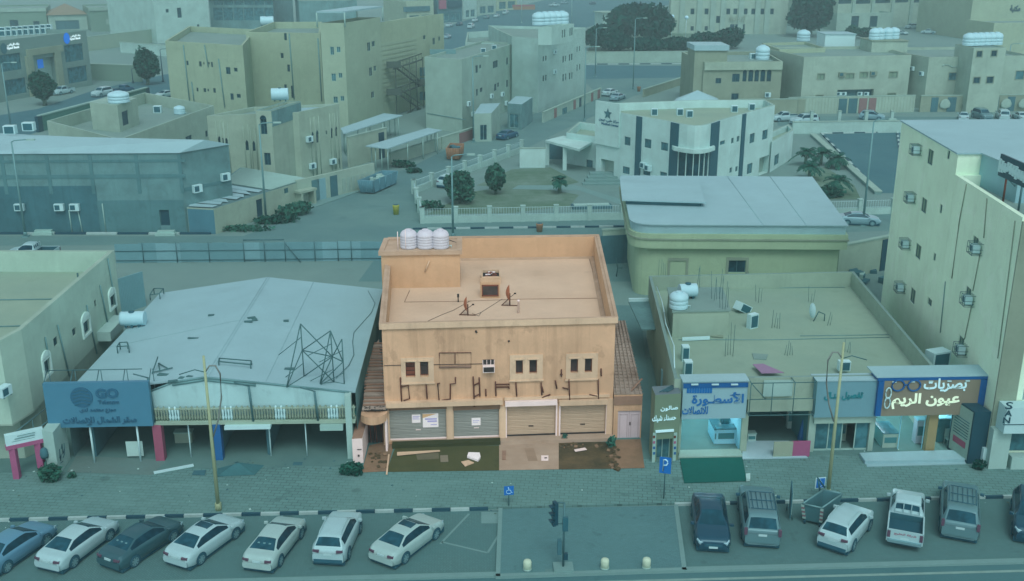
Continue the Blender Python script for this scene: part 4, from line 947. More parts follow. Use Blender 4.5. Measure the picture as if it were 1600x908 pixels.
# openings of the four shops (u along the front)
GA, GB = RS.edge(0)
def gu(px, py): return onwall(GA, GB, px, py)
interior = []
def shop(r_, depth_, back, floor, side, lamp=0.0, name='shop_interior'):
    u0, u1, z0, z1 = RS.rect(0, r_); z0 = .12; RS.holes[0].append((u0, u1, .05, z1, .2)); b = MB()
    p = lambda u, z, o_: RS.pt3(0, u, z, -o_)
    D = depth_
    b.face([p(u0, z0, D), p(u1, z0, D), p(u1, z1, D), p(u0, z1, D)], 0); b.face([p(u0, z0, .15), p(u1, z0, .15), p(u1, z0, D), p(u0, z0, D)], 1)
    b.face([p(u0, z0, .15), p(u0, z0, D), p(u0, z1, D), p(u0, z1, .15)], 2); b.face([p(u1, z0, .15), p(u1, z1, .15), p(u1, z1, D), p(u1, z0, D)], 2); b.face([p(u0, z1 - .01, .15), p(u0, z1 - .01, D), p(u1, z1 - .01, D), p(u1, z1 - .01, .15)], 2)
    o = b.build(name, [back, floor, side], RS.root)
    if lamp:
        for k in (.3, .7):
            b = MB(); b.box(p(u0 + (u1 - u0) * k, z1 - .06, D * .5), (.25, D * .7, .05), math.atan2(GB[1] - GA[1], GB[0] - GA[0])); b.build('ceiling_lamp', lit('shop_lamp', (.9, .98, 1, 1), lamp) if 'lamp%g' % lamp not in M else M['lamp%g' % lamp], o)
    return u0, u1, z0, z1
M['tilefloor'] = groundmat('marble_floor', H_(160, 200, 207), H_(144, 190, 198), .6, 1.4, .1, .3)
M['shopwhite'] = plain('shop_white', V_(120, 182, 196), .6, .3, 0, .05)
M['shopdark'] = plain('shop_dark', V_(52, 108, 112), .8)
S1 = shop((1064, 648, 1158, 712), 7, M['shopwhite'], M['tilefloor'], M['shopwhite'], 9.0)
S2 = shop((1168, 641, 1262, 712), 5, M['shopdark'], M['tilefloor'], M['shopdark'])
S3 = shop((1273, 659, 1357, 706), 5, M['shopdark'], M['street'], M['greywall'])
S4 = shop((1366, 640, 1516, 704), 7, M['shopwhite'], M['tilefloor'], M['shopwhite'], 17.0)
# broken plaster: jambs between the shops
def gp(name, r_, out, th, m, parent=None, px=True):
    u0, u1, z0, z1 = RS.rect(0, r_) if px else r_; b = MB(); RS.panel(b, 0, u0, u1, z0, z1, out, th); return b.build(name, m, parent or RS.root)
gp('pilaster', (1262, 645, 1272, 707), .0, .12, M['ivory']); gp('pilaster', (1357, 645, 1365, 705), 0, .12, M['ivory'])
gp('fascia', (1270, 646, 1362, 658), 0, .3, M['ivory'])
gp('fascia', (1167, 622, 1268, 640), 0, .25, M['beige'])
RS.done()
L3 = RS.foot[3]; L0 = RS.foot[0]
# glass fronts
for nm, r_, mul in (('shop_window', (1273, 659, 1357, 706), 4),):
    u0, u1, z0, z1 = RS.rect(0, r_); b = MB()
    for k in range(mul + 1): u = u0 + (u1 - u0) * k / mul; RS.panel(b, 0, u - .03, u + .03, .15, z1, -.1, .06)
    RS.panel(b, 0, u0, u1, z1 - .08, z1, -.1, .06); RS.panel(b, 0, u0, u1, .15, .25, -.1, .06); fr = b.build('shop_window_frame', M['frame'], RS.root)
    for k in (0, 1, 3): b = MB(); RS.panel(b, 0, u0 + (u1 - u0) * k / mul + .04, u0 + (u1 - u0) * (k + 1) / mul - .04, .26, z1 - .09, -.08, .012); b.build('pane', M['glassl'], fr)
u0, u1, z0, z1 = S4; b = MB()
for k in (0, .27, .52, .8, 1): RS.panel(b, 0, u0 + (u1 - u0) * k - .02, u0 + (u1 - u0) * k + .02, .15, z1, -.08, .05)
b.build('shop_window_frame', M['shopwhite'], RS.root)
M['brownsign'] = plain('brown_sign_panel', V_(104, 106, 92), .6, .3, 0, .06); M['brownpost'] = plain('brown_column', V_(118, 116, 84), .6)
gp('column', (1445, 640, 1459, 704), .0, .4, M['brownpost'])
# counters and stands inside the lit shops
def lump(px, py, sz, m, name, label, cat, top=None, rz=0.0, z=.16):
    q = P(px, py, z); b = MB(); b.box((q.x, q.y, z + sz[2] / 2), sz, rz); o = b.build(name, m, None, (q.x, q.y, z)); tag(o, label, cat)
    if top: b = MB(); b.box((q.x, q.y, z + sz[2] + .03), (sz[0] + .06, sz[1] + .06, .06), rz); b.build('top', top, o); b = MB(); b.box((q.x, q.y - sz[1] / 2 - .01, z + sz[2] * .55), (sz[0] * .8, .02, sz[2] * .4), rz); b.build('front_panel', M['shopdark'], o)
    return o
lump(1132, 690, (1.2, .6, .95), M['shopwhite'], 'display_counter', 'white display counter inside the lit phone shop', 'counter', M['glassl'])
lump(1117, 684, (.5, 1.6, .9), M['shopwhite'], 'display_counter', 'narrow side counter with a red notice inside the lit phone shop', 'counter', M['glassl'])
lump(1145, 672, (1.6, .4, 1.7), M['glassl'], 'shelf_unit', 'tall goods shelf along the back of the lit phone shop', 'shelf', M['shopwhite'])
lump(1382, 690, (.9, 1.6, .9), M['ivory'], 'display_counter', 'pale glass counter at the left of the optician shop', 'counter', M['glassl'])
lump(1437, 690, (.8, .5, 1.5), plain('pale_pink_board', V_(132, 160, 170), .7), 'poster_stand', 'pink poster stand beside the brown column in the optician shop', 'poster stand', M['shopwhite'])
lump(1470, 688, (.7, .4, 1.5), M['shopdark'], 'mirror_stand', 'dark framed mirror stand right of the brown column in the optician shop', 'mirror', M['shopwhite'])
lump(1310, 686, (.7, .5, 1.4), M['ivory'], 'shelf_unit', 'pale shelf behind the glass of the tailor shop', 'shelf', M['frame'])
q = P(1482, 696, .16); ch = E('chair', q, 'white chair at the right side of the optician shop', 'chair'); b = MB(); b.box(q + Vector((0, 0, .45)), (.45, .45, .05)); b.build('seat', M['frame'], ch); b = MB(); b.box(q + Vector((0, .22, .75)), (.45, .04, .5)); b.build('backrest', M['frame'], ch)
for sx in (-.2, .2):
    for sy_ in (-.2, .2): b = MB(); b.tube([q + Vector((sx, sy_, 0)), q + Vector((sx, sy_, .45))], .02, 5); b.build('leg', M['frame'], ch)
# signs -----------------------------------------------------------
def sign(name, label, r_, out, th, m, dy=0.0):
    u0, u1, z0, z1 = RS.rect(0, r_); c = RS.pt3(0, (u0 + u1) / 2, z0, out); root = E(name, c, label, 'shop sign'); b = MB(); RS.panel(b, 0, u0, u1, z0, z1, out, th); b.build('board', m, root)
    d_ = Vector((GB[0] - GA[0], GB[1] - GA[1])).normalized(); n = Vector((d_.y, -d_.x)); A2 = (GA[0] + n.x * (out + th), GA[1] + n.y * (out + th)); B2 = (GB[0] + n.x * (out + th), GB[1] + n.y * (out + th))
    return root, A2, B2, (u0, u1, z0, z1)
M['signgrey'] = plain('pale_grey_sign', V_(112, 152, 160), .5, .3, 0, .05); M['blue'] = plain('blue_letter', V_(24, 92, 148), .5); M['navy'] = plain('navy_trim', V_(18, 76, 128), .5)
M['letwhite'] = lit('lit_white_letter', K(170, 214, 220), .25); M['letivory'] = lit('lit_ivory_letter', K(196, 220, 196), .35); M['green'] = plain('green_letter', V_(26, 108, 116), .6)
s_, A2, B2, q_ = sign('phone_shop_sign', 'pale grey shop sign with big blue Arabic lettering and a blue band on top', (1064, 591, 1164, 649), 0, .45, M['signgrey'])
put_text('الأسطـورة', A2, B2, (1081, 613, 1162, 634), M['blue'], s_, bold=.03); put_text('للاتصالات', A2, B2, (1066, 635, 1106, 647), M['blue'], s_, bold=.03)
b = MB(); RS.panel(b, 0, q_[0], q_[1], q_[3] - .38, q_[3] - .1, .45, .06); b.build('band', M['navy'], s_)
b = MB()
for k in range(10): u, z = onwall(A2, B2, 1073 + k * 4, 611); RS.panel(b, 0, u, u + .13, z - .13, z + .25, .45, .03)
b.build('tick_row', M['blue'], s_)
for px in (1085, 1117, 1147): u, z = onwall(A2, B2, px, 600); b = MB(); RS.panel(b, 0, u - .2, u + .2, z - .02, z + .05, .5, .1); b.build('spot_lamp', M['white'], s_)
b = MB(); RS.panel(b, 0, q_[0] - .05, q_[1] + .05, q_[3], q_[3] + .06, -.5, 1.05); b.build('top', M['roofwhite'], s_)
s_, A2, B2, q_ = sign('tailor_shop_sign', 'blank grey sign with a single green Arabic line under a white ribbed top', (1270, 590, 1364, 646), 0, .5, plain('slate_grey_sign', V_(84, 128, 138), .6, .3, 0, .06))
put_text('تفصيل منـال', A2, B2, (1288, 612, 1348, 625), M['green'], s_, bold=.04)
b = MB(); RS.panel(b, 0, q_[0] - .1, q_[1] + .05, q_[3], q_[3] + .07, -.45, 1.0); b.build('top', M['roofwhite'], s_)
s_, A2, B2, q_ = sign('optician_sign', 'brown optician sign with spectacles and white Arabic lettering under a white roof slab', (1372, 587, 1520, 641), 0, .7, M['brownsign'])
put_text('بصريات', A2, B2, (1443, 591, 1510, 612), M['letwhite'], s_, bold=.025, out=.04); put_text('عيون الريم', A2, B2, (1393, 614, 1499, 638), M['letivory'], s_, bold=.03, out=.04)
b = MB(); RS.panel(b, 0, q_[0] - .32, q_[0], q_[2], q_[3], 0, .72); b.build('trim', M['navy'], s_); b = MB(); RS.panel(b, 0, q_[1], q_[1] + .4, q_[2], q_[3], 0, .72); b.build('trim', M['navy'], s_)
b = MB(); RS.panel(b, 0, q_[0] - .4, q_[1] + .65, q_[3] + .02, q_[3] + .2, -.3, 1.0); b.build('trim', M['navy'], s_)
b = MB(); RS.panel(b, 0, q_[0] - .48, q_[1] + .73, q_[3] + .205, q_[3] + .27, -.9, 1.61); b.build('roof_slab', M['whroof'], s_)
for k in range(5): u = q_[0] + (q_[1] - q_[0]) * (.1 + .19 * k); b = MB(); RS.panel(b, 0, u - .12, u + .12, q_[3] - .08, q_[3] - .02, .7, .07); b.build('spot_lamp', M['white'], s_)
b = MB(); rings = []
for px in (1403, 1428):
    u, z = onwall(A2, B2, px, 602); d_ = (Vector(B2) - Vector(A2)).normalized()
    pts = [Vector((A2[0] + d_.x * (u + .36 * math.cos(t)), A2[1] + d_.y * (u + .36 * math.cos(t)) - .05, z + .33 * math.sin(t))) for t in [2 * math.pi * i / 20 for i in range(21)]]; b.tube(pts, .05, 6)
u, z = onwall(A2, B2, 1415, 601); b.tube([(A2[0] + d_.x * (u - .1), A2[1] + d_.y * u - .05, z), (A2[0] + d_.x * (u + .1), A2[1] + d_.y * u - .05, z)], .05, 5)
b.build('spectacles', M['navy'], s_)
b = MB(); 
for zz in (.9, 1.5):
    pts = [Vector((A2[0] + d_.x * (q_[0] + .25 + .16 * math.cos(t)), A2[1] + d_.y * q_[0] - .05 - .1, q_[2] + zz + .34 * math.sin(t))) for t in [2 * math.pi * i / 16 for i in range(17)]]; b.tube(pts, .04, 5)
b.build('side_ornament', M['white'], s_)
# empty sign frame above the second shop
b = MB(); u0, u1, z0, z1 = RS.rect(0, (1167, 590, 1268, 640))
fr = E('empty_sign_frame', RS.pt3(0, (u0 + u1) / 2, z0, .7), 'bare steel sign frame with no panel between the grey signs', 'sign frame')
def fbar(ua, za, ub, zb_, oa=.75, ob=.75, r_=.03): b.tube([RS.pt3(0, ua, za, oa), RS.pt3(0, ub, zb_, ob)], r_, 5)
for k in range(4): u = u0 + (u1 - u0) * k / 3; fbar(u, z0, u, z1)
for k in range(3): z = z0 + (z1 - z0) * k / 2; fbar(u0, z, u1, z)
for k in (0, 2, 3): u = u0 + (u1 - u0) * k / 3; fbar(u, z1, u, z1, .75, .0); fbar(u, z0, u, z0, .75, .0)
fbar(u0, z1, u0 + .9, (z0 + z1) / 2); b.build('bars', M['rebar'], fr)
b = MB(); RS.panel(b, 0, u0 + .9, u0 + 2.6, z0 + .9, z1 - .1, .1, .05); b.build('white_patch', M['whitewall'], fr)
# goods in front of the second shop
M['umbrella'] = plain('blue_canvas', V_(24, 82, 128), .8)
q = P(1256, 692, .16); um = E('closed_parasol', q, 'closed dark blue parasol standing in front of the empty sign frame', 'parasol'); b = MB(); b.lathe(q, [(.1, .1), (.42, .25), (.3, 1.0), (.14, 1.9), (.04, 2.2)], 12); b.build('canopy', M['umbrella'], um); b = MB(); b.tube([q, q + Vector((0, 0, 2.45))], .03, 6); b.build('pole', M['white'], um)
def leanboard(px0, px1, py0, py1, m, name, label, cat, yo=.0):
    a, c = P(px0, py1, .16), P(px1, py1, .16); z = hgt(px0, py1, py0, .16); b = MB(); b.box(((a.x + c.x) / 2, a.y + .05 + yo, (.16 + z) / 2), (c.x - a.x, .08, z - .16)); o = b.build(name, m, None, ((a.x + c.x) / 2, a.y + yo, .16)); tag(o, label, cat); return o
leanboard(1236, 1265, 690, 714, M['magenta'], 'panel_board', 'magenta panel leaning at the shop step under the closed blue parasol', 'panel')
leanboard(1208, 1238, 691, 715, plain('cardboard_brown', V_(120, 140, 124), .85), 'cardboard_box', 'brown carton stack beside the magenta panel', 'carton')
leanboard(1225, 1234, 692, 703, M['paper'], 'paper_sheet', 'white sheet pinned between the brown carton and the magenta panel', 'paper', -.12)
flat('shop_step', [(1160, 690), (1232, 690), (1262, 716), (1160, 718)], .15, M['tilefloor'], 'white tiled step of the gutted shop', 'step', .06)
lump(1173, 688, (.5, .4, .5), M['paper'], 'plastic_bucket', 'white bucket at the left inside the gutted shop', 'bucket', M['frame'])
lump(1233, 668, (.35, .3, 1.4), M['paper'], 'water_dispenser', 'white water dispenser standing inside the gutted shop', 'dispenser', M['frame'])
flat('shop_step', [(1062, 706), (1157, 704), (1160, 715), (1060, 717)], .15, M['ivory'], 'cream step of the lit phone shop behind a green mat', 'step', .12)
o = flat('green_mat', [(1062, 716), (1160, 715), (1167, 752), (1069, 755)], .16, plain('deep_green_mat', H_(20, 92, 84), .95, .1), 'deep green rectangular mat in front of the lit phone shop', 'mat', .03)
flat('plastic_bag', [(1165, 744), (1172, 743), (1172, 752), (1166, 752)], .17, M['paper'], 'white plastic bag at the corner of the green mat', 'bag', .16)
st = P(1350, 720, 0); b = MB(); pl = pk([(1343, 706), (1508, 701), (1508, 716), (1352, 719)], .4); b.prism(pl, .0, .34)
o = b.build('shop_step', M['whroof'], None, (*pl[0], 0)); tag(o, 'wide white two-tread step of the optician shop', 'step'); b = MB(); b.prism(pk([(1352, 719), (1508, 716), (1509, 724), (1355, 728)], .2), 0, .17); b.build('lower_tread', M['whroof'], o)
# advert panel: dark box with a pale side
pa, pb, pc = P(1497, 722), P(1511, 728), P(1527, 726); hA = hgt(1505, 727, 643)
b = MB(); c1 = pb; dpt = Vector((.95, 0, 0)); w2 = Vector((-.35, 1.9, 0))
base = [pb, pb + dpt, pb + dpt + w2, pb + w2]; b.prism([(p.x, p.y) for p in base], .13, hA); AP = b.build('advert_pillar', M['black'], None, pb); tag(AP, 'tall dark advert pillar with a pale printed side next to the optician shop', 'advert pillar')
b = MB(); off = Vector((-.02, -.02, 0)); lw = lambda t: pb + w2 * t + off
b.face([(*lw(.06).xy, .3), (*lw(.06).xy, hA - .08), (*lw(.94).xy, hA - .08), (*lw(.94).xy, .3)]); b.build('poster', M['ivory'], AP)
b = MB(); off2 = off * 1.6; lw2 = lambda t: pb + w2 * t + off2
for z0_, z1_, t0, t1, in ((.9, 1.3, .2, .8),): b.face([(*lw2(t0).xy, z0_), (*lw2(t0).xy, z1_), (*lw2(t1).xy, z1_), (*lw2(t1).xy, z0_)])
b.build('red_print', M['red'], AP)
b = MB()
for k in range(7): z0_ = 1.5 + k * .17; b.face([(*lw2(.15).xy, z0_), (*lw2(.15).xy, z0_ + .06), (*lw2(.85).xy, z0_ + .06), (*lw2(.85).xy, z0_)])
b.build('print_lines', M['glassl'], AP)
# salon front -------------------------------------------------------
sa, sb = P(1019, 725), P(1060, 722); hs = 4.35
SF = Bld('salon_front', 'narrow olive-brown salon front with white Arabic lettering', [(sa.x, sa.y), (sb.x - .05, sb.y), (sb.x - .05, sb.y + 1.2), (sa.x, sa.y + 1.2)], hs, plain('olive_panel', V_(88, 112, 94), .6, .3, 0, .06), plain('salon_roof', H_(96, 118, 124), .8), par=0, cat='shop front')
SF.win(0, (1026, 686, 1050, 722), M['glassl'], M['frame'], name='door', depth=.5)
put_text('صالون', *SF.edge(0), (1032, 634, 1059, 642), M['letwhite'], SF.root, bold=.02); put_text('حسناء شيك', *SF.edge(0), (1019, 648, 1056, 659), M['letwhite'], SF.root, bold=.02)
SF.part('light_strip', 0, (1024, 671, 1052, 674), .02, .1, M['letwhite']); SF.done()
for px in (1021.5, 1054):
    o = SF.part('jamb_panel', 0, (px - 2.5, 676, px + 2.5, 722), .01, .05, M['frame'])
    for k, mm in enumerate(('rust', 'magenta', 'navy', 'umbrella')):
        b = MB(); u, z = onwall(*SF.edge(0), px, 682 + k * 8.5); SF.panel(b, 0, u - .06, u + .06, z - .08, z + .08, .06, .02); b.build('flower_print', M[mm], o)
b = MB()
for k in range(3): b.tube([(sa.x + .3 + .2 * k, sa.y + .3, hs + .06), (sb.x - .4, sb.y + .9 - .2 * k, hs + .1)], .04, 4)
b.build('roof_scraps', M['slate'], SF.root)
# alley wall piece between the ochre lean-to and the salon, alley roof sheets
sheet('alley_floor', pk([(1005, 690), (1022, 690), (1000, 480), (960, 480)]), .16, M['street'], .02)
b = MB(); p0, p1 = P(985, 478, 3.2), P(1010, 478, 3.2); b.box(((p0.x + p1.x) / 2 + .15, p0.y - 2.0, 3.2), (p1.x - p0.x + .3, 6, .08)); o = b.build('sheet_roof', M['greywall'], None, ((p0.x + p1.x) / 2, p0.y, 3)); tag(o, 'grey-white sheet roof bridging the alley beside the shop row', 'sheet roof')
b = MB(); b.box(((p0.x + p1.x) / 2 + .15, p0.y + .9, 3.32), (p1.x - p0.x + .3, .2, .3)); b.build('rim', M['white'], o)
# things on the shop-row roof ---------------------------------------------
z_ = ZQR
a, c = P(1050, 528, z_), P(1137, 526, z_); hb = hgt(1050, 528, 488, z_); bk = P(1044, 452, hb); bk2 = P(1125, 452, hb)
bx = E('roof_room', ((a.x + c.x) / 2, a.y, z_), 'stained beige stair room on the shop-row roof carrying two white tanks', 'roof room')
b = MB(); b.prism([(a.x, a.y), (c.x, c.y), (bk2.x + .1, bk2.y), (bk.x, bk.y)], z_, hb); b.build('wall', M['beige'], bx)
b = MB(); b.prism(inset([(a.x, a.y), (c.x, c.y), (bk2.x + .1, bk2.y), (bk.x, bk.y)], -.08), hb + .003, hb + .12); b.build('roof', M['roofgrey'], bx)
hb += .12
def htank(px, py, z, L_, r_, label, rz=0.0, group=None):
    q = P(px, py, z); root = E('water_tank', q, label, 'water tank', group); b = MB(); d_ = Vector((math.cos(rz), math.sin(rz), 0)); c = q + Vector((0, 0, r_ + .12)); n = 6; pts = [c - d_ * (L_ / 2 + .1)] + [c + d_ * (-L_ / 2 + L_ * i / n) for i in range(n + 1)] + [c + d_ * (L_ / 2 + .1)]
    b.tube(pts, r_, 20); b.build('barrel', M['tank'], root); b = MB(); b.lathe(c + Vector((0, 0, r_ * .95)), [(.2, 0), (.2, .1)], 12); b.build('lid', M['dark'], root)
    for k in (-.35, 0, .35): b = MB(); b.box(q + d_ * (k * L_) + Vector((0, 0, .1)), (.12, r_, .2), rz); b.build('foot', M['dark'], root)
    return root
q = P(1060, 480, hb); o = tank(1060, 481, hb, .62, 1.15, 'squat ribbed white tank at the front of the stained stair room', ribs=3); htank(1074, 466, hb, 1.0, .45, 'white horizontal tank behind the squat tank on the stair room', .1)
b = MB(); rr = random.Random(21)
for (px, py, k) in ((1036, 440, 4), (1122, 468, 5), (1133, 482, 4), (1093, 450, 2), (1187, 473, 3), (1269, 473, 3), (1214, 512, 4), (1141, 556, 4), (1234, 555, 4), (1297, 508, 2), (1324, 552, 4), (1172, 448, 3), (1252, 448, 2)):
    b = MB()
    for i in range(k):
        q = P(px + (i - k / 2) * 4, py + rr.uniform(-2, 2), hb if 1050 < px < 1136 and py < 490 else z_); b.tube([q, q + Vector((rr.uniform(-.12, .12), rr.uniform(-.1, .1), rr.uniform(.6, 1.3) if px > 1150 else rr.uniform(1.2, 2.2)))], .016, 4)
    b.build('rebar', M['rebar'], RS.root)
def condenser(px, py, z, label, sz=(.75, .38, .85), rz=0.0, tilt=0.0, group=None):
    q = P(px, py, z); root = E('condenser', q, label, 'air conditioner', group, rz); Mt = Matrix.Rotation(tilt, 4, 'Y'); b = MB(); b.box((q.x, q.y, q.z + sz[2] / 2), sz, 0, 0, Mt); b.build('casing', M['white'], root); b = MB(); b.box((q.x, q.y - sz[1] / 2 - .015, q.z + sz[2] / 2), (sz[0] * .8, .03, sz[2] * .8), 0, 0, Mt); b.build('grille', M['dark'], root); return root
condenser(1175, 512, z_, 'white air conditioner standing with its dark side out on the shop-row roof', (.7, .4, 1.0), .5)
condenser(1070, 563, z_, 'air conditioner near the left edge of the shop-row roof, the farther of two', (.45, .5, 1.0))
condenser(1074, 586, z_, 'air conditioner near the left edge of the shop-row roof, right behind the blue-lettered sign', (.5, .5, .95))
condenser(1160, 487, z_, 'tipped-over grey air conditioner behind the standing one on the shop-row roof', (1.1, .7, .6), .5, .5)
q = P(1271, 502, z_); root = E('satellite_dish', q, 'pale satellite dish standing in the middle of the shop-row roof', 'satellite dish'); b = MB(); b.tube([q, q + Vector((.3, 0, .7))], .04, 5); b.tube([q + Vector((.3, 0, .7)), q + Vector((.75, 0, .5)), q + Vector((.75, 0, 0))], .04, 5); b.build('mast', M['rebar'], root)
b = MB(); cc = q + Vector((-.1, 0, .75)); ring = [[cc + Vector((-.12 + .12 * (i / 3) ** 2, .1, 0)) + Vector((.12 * (i / 3) * math.cos(t), -.35 * (i / 3) * math.cos(t), .55 * (i / 3) * math.sin(t))) for t in [2 * math.pi * k / 16 for k in range(16)]] for i in range(4)]
for i in range(3):
    for k in range(16): b.face([ring[i][k], ring[i + 1][k], ring[i + 1][(k + 1) % 16], ring[i][(k + 1) % 16]], 0, True)
b.build('reflector', M['white'], root)
flat('pink_sheet', [(1176, 570), (1192, 569), (1225, 583), (1190, 584)], z_ + .3, plain('pink_cloth', H_(140, 120, 150), .8), 'pink sheet lying behind the bare sign frame on the shop-row roof', 'sheet', .04)
flat('white_pipe', [(1066, 529), (1109, 527), (1109, 531), (1066, 533)], z_ + .05, M['white'], 'white pipe lying at the foot of the stair room', 'pipe', .1)
flat('brown_board', [(1112, 522), (1130, 524), (1130, 528), (1110, 526)], z_ + .05, M['brownwall'], 'brown board lying beside a white pipe by the stair room', 'board', .06)
flat('rubble_patch', [(1175, 553), (1200, 555), (1197, 563), (1178, 562)], z_, M['roofgrey'], 'grey mortar heap on the shop-row roof behind the pink sheet', 'mortar heap', .06)
b = MB()
for ln in ([(1060, 531), (1200, 531), (1390, 527)], [(1100, 451), (1320, 449)], [(1250, 525), (1390, 523)]): b.tube([P(x, y, z_ + .02) for x, y in ln], .03, 4)
b.build('roof_joint', M['pole'], RS.root)
b = MB()
for ln in ([(1038, 488), (1040, 505), (1053, 540), (1054, 575)], [(1026, 448), (1034, 470), (1038, 488)]): b.tube([P(x, y, ZQ + .05) for x, y in ln], .04, 4)
b.build('wall_pipe', M['white'], RS.root)
condenser(1318, 578, z_ + .25, 'small white air conditioner at the inner foot of the right parapet of the shop row', (.7, .4, .6))
for (px, py) in ((1393, 498), (1427, 535), (1448, 560)): pass
condenser(1463, 573, 3.6, 'white air conditioner in the gap below the tall cream building', (1.3, .8, 1.1), .3)
# wall-hung white unit right of the optician sign
RSu = E('condenser', P(1535, 650, 2.2), 'white air conditioner hung on the wall right of the optician sign', 'air conditioner'); q = P(1535, 645, 2.2); b = MB(); b.box((q.x, q.y, 2.9), (.5, .9, 1.6)); b.build('casing', M['white'], RSu); b = MB(); b.box((q.x, q.y - .46, 3.0), (.36, .02, .8)); b.build('grille', M['glassl'], RSu)
# ------------------------------------------------------------------ tall building on the right
c0 = P(1537, 728); hT = hgt(1537, 728, 340)
dpt_ = P(1493, 273, hT); sd = Vector((dpt_.x - c0.x, dpt_.y - c0.y)); L_ = sd.length; sd /= L_
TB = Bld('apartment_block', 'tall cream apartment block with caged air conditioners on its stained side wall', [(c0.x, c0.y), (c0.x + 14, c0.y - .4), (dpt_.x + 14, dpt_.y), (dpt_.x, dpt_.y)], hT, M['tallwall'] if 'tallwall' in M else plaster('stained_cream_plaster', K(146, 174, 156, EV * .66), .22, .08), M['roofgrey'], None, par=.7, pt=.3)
wt = TB.m
hT2 = hgt(1493, 273, 241, hT) if False else None
lo_, hi_ = hT, hT + 4
for _ in range(40):
    m_ = (lo_ + hi_) / 2
    if proj((dpt_.x, dpt_.y, m_))[1] > 241: lo_ = m_
    else: hi_ = m_
hT2 = lo_
bkp = None; lo_, hi_ = 0, 40
for _ in range(40):
    m_ = (lo_ + hi_) / 2; pp = dpt_.xy + sd * m_
    if proj((pp.x, pp.y, hT2))[1] > 190: lo_ = m_
    else: hi_ = m_
bkp = dpt_.xy + sd * lo_
TB2 = Bld('apartment_block', '', [(dpt_.x, dpt_.y + .01), (dpt_.x + 14, dpt_.y + .01), (bkp.x + 14, bkp.y), (bkp.x, bkp.y)], hT2, wt, M['whroof'], par=0, root=TB.root)
caged = []
def cage(bl, px, py):
    A, B = bl.edge(3); u, z = onwall(A, B, px, py); o = bl.ac(3, px, py, .6, .45, .4, out=.12); b = MB(); q = lambda uu, zz, oo: bl.pt3(3, uu, zz, oo)
    for du in (-.42, -.14, .14, .42):
        b.tube([q(u + du, z - .34, .62), q(u + du, z + .34, .62)], .018, 4); b.tube([q(u + du, z - .34, 0), q(u + du, z - .34, .62)], .018, 4); b.tube([q(u + du, z + .34, 0), q(u + du, z + .34, .62)], .018, 4)
    for zz in (-.34, 0, .34): b.tube([q(u - .42, z + zz, 0), q(u - .42, z + zz, .62), q(u + .42, z + zz, .62), q(u + .42, z + zz, 0)], .015, 4)
    b.build('cage', M['steel'], o)
for bl, lst in ((TB2, ((1438, 234), (1429, 309), (1421, 381), (1413, 449))), (TB, ((1532, 388), (1520, 468), (1509, 546)))):
    for px, py in lst: cage(bl, px, py)
TB2.wins(3, [(1449, 233, 1458, 258), (1439, 309, 1448, 333), (1430, 381, 1439, 405), (1422, 450, 1430, 475), (1480, 235, 1484, 249), (1468, 319, 1472, 334), (1484, 331, 1489, 346), (1458, 395, 1462, 408), (1474, 408, 1479, 423), (1449, 466, 1456, 478), (1464, 481, 1469, 496)], M['shutbrown'], M['framed'], depth=.12, bars=1, fw=.06)
TB.wins(3, [(1519, 369, 1528, 396), (1508, 448, 1517, 473), (1497, 525, 1506, 549)], M['shutbrown'], M['framed'], depth=.12)
tubes(3, [[(1511, 288), (1500, 345), (1488, 435)], [(1543, 310), (1538, 372)], [(1532, 398), (1521, 455)], [(1519, 478), (1508, 530)], [(1587, 345), (1578, 420), (1560, 560)]], .028, .04, 'drain_pipe', M['brownwall'], TB)
tubes(3, [[(1478, 440), (1470, 520)]], .03, .04, 'drain_pipe', M['pole'], TB2)
M['tall_front'] = ribbed('grey_window_shutter', V_(112, 150, 150), (0, 0, 3.0), .6)
for k in range(4):
    z0_ = 4.1 + k * 2.75; o = TB.win(0, (1.6, 4.2, z0_, z0_ + 1.6), M['tall_front'], M['frame'], px=False, depth=.15); o = TB.win(0, (6.5, 9.0, z0_, z0_ + 1.6), M['tall_front'], M['frame'], px=False, depth=.15)
    b = MB(); TB.panel(b, 0, 2.3, 3.2, z0_ - .75, z0_ - .2, .03, .45); b.build('air_conditioner', M['white'], TB.root)
b = MB(); TB.panel(b, 0, 0, 1.2, 0, hT - .2, 0, .12); b.build('corner_pilaster', M['brownwall'], TB.root)
TB.done(); TB2.done()
b = MB(); b.prism(inset(TB2.foot, -.12), hT2 + .003, hT2 + .1); b.build('white_roof', M['whroof'], TB.root)
# corrugated room on the front roof, and the dark lettering sign
zr_ = hT - .7; a = P(1497, 282, zr_); b = MB(); rx = a.x + .6; 
rm = E('roof_room', (rx + 4, a.y - 4, zr_), 'white corrugated room on the roof of the tall cream block', 'roof room')
b.prism([(rx, a.y - 6.2), (rx + 9, a.y - 6.2), (rx + 9, a.y - .6), (rx, a.y - .6)], zr_, zr_ + 2.0); b.build('wall', ribbed('white_corrugated_wall', V_(124, 170, 178), (0, 4, 0), .5), rm); b = MB(); b.prism([(rx - .1, a.y - 6.3), (rx + 9.1, a.y - 6.3), (rx + 9.1, a.y - .55), (rx - .1, a.y - .55)], zr_ + 2.003, zr_ + 2.1); b.build('roof', M['whroof'], rm)
sgp = P(1555, 311, zr_); sq = P(1598, 334, zr_); sgp.z = sq.z = zr_; so_ = E('rooftop_sign', sgp, 'black slanted rooftop sign with ragged white lettering on a steel frame', 'rooftop sign'); dv = (sq - sgp); dv.z = 0; dv = dv.normalized() * 8.0; an = math.atan2(dv.y, dv.x); cc = sgp + dv / 2
b = MB(); b.box((cc.x, cc.y, zr_ + 2.1), (dv.length, .12, 1.3), an); b.build('board', M['black'], so_)
b = MB(); nrm = Vector((dv.y, -dv.x, 0)).normalized(); rr = random.Random(8)
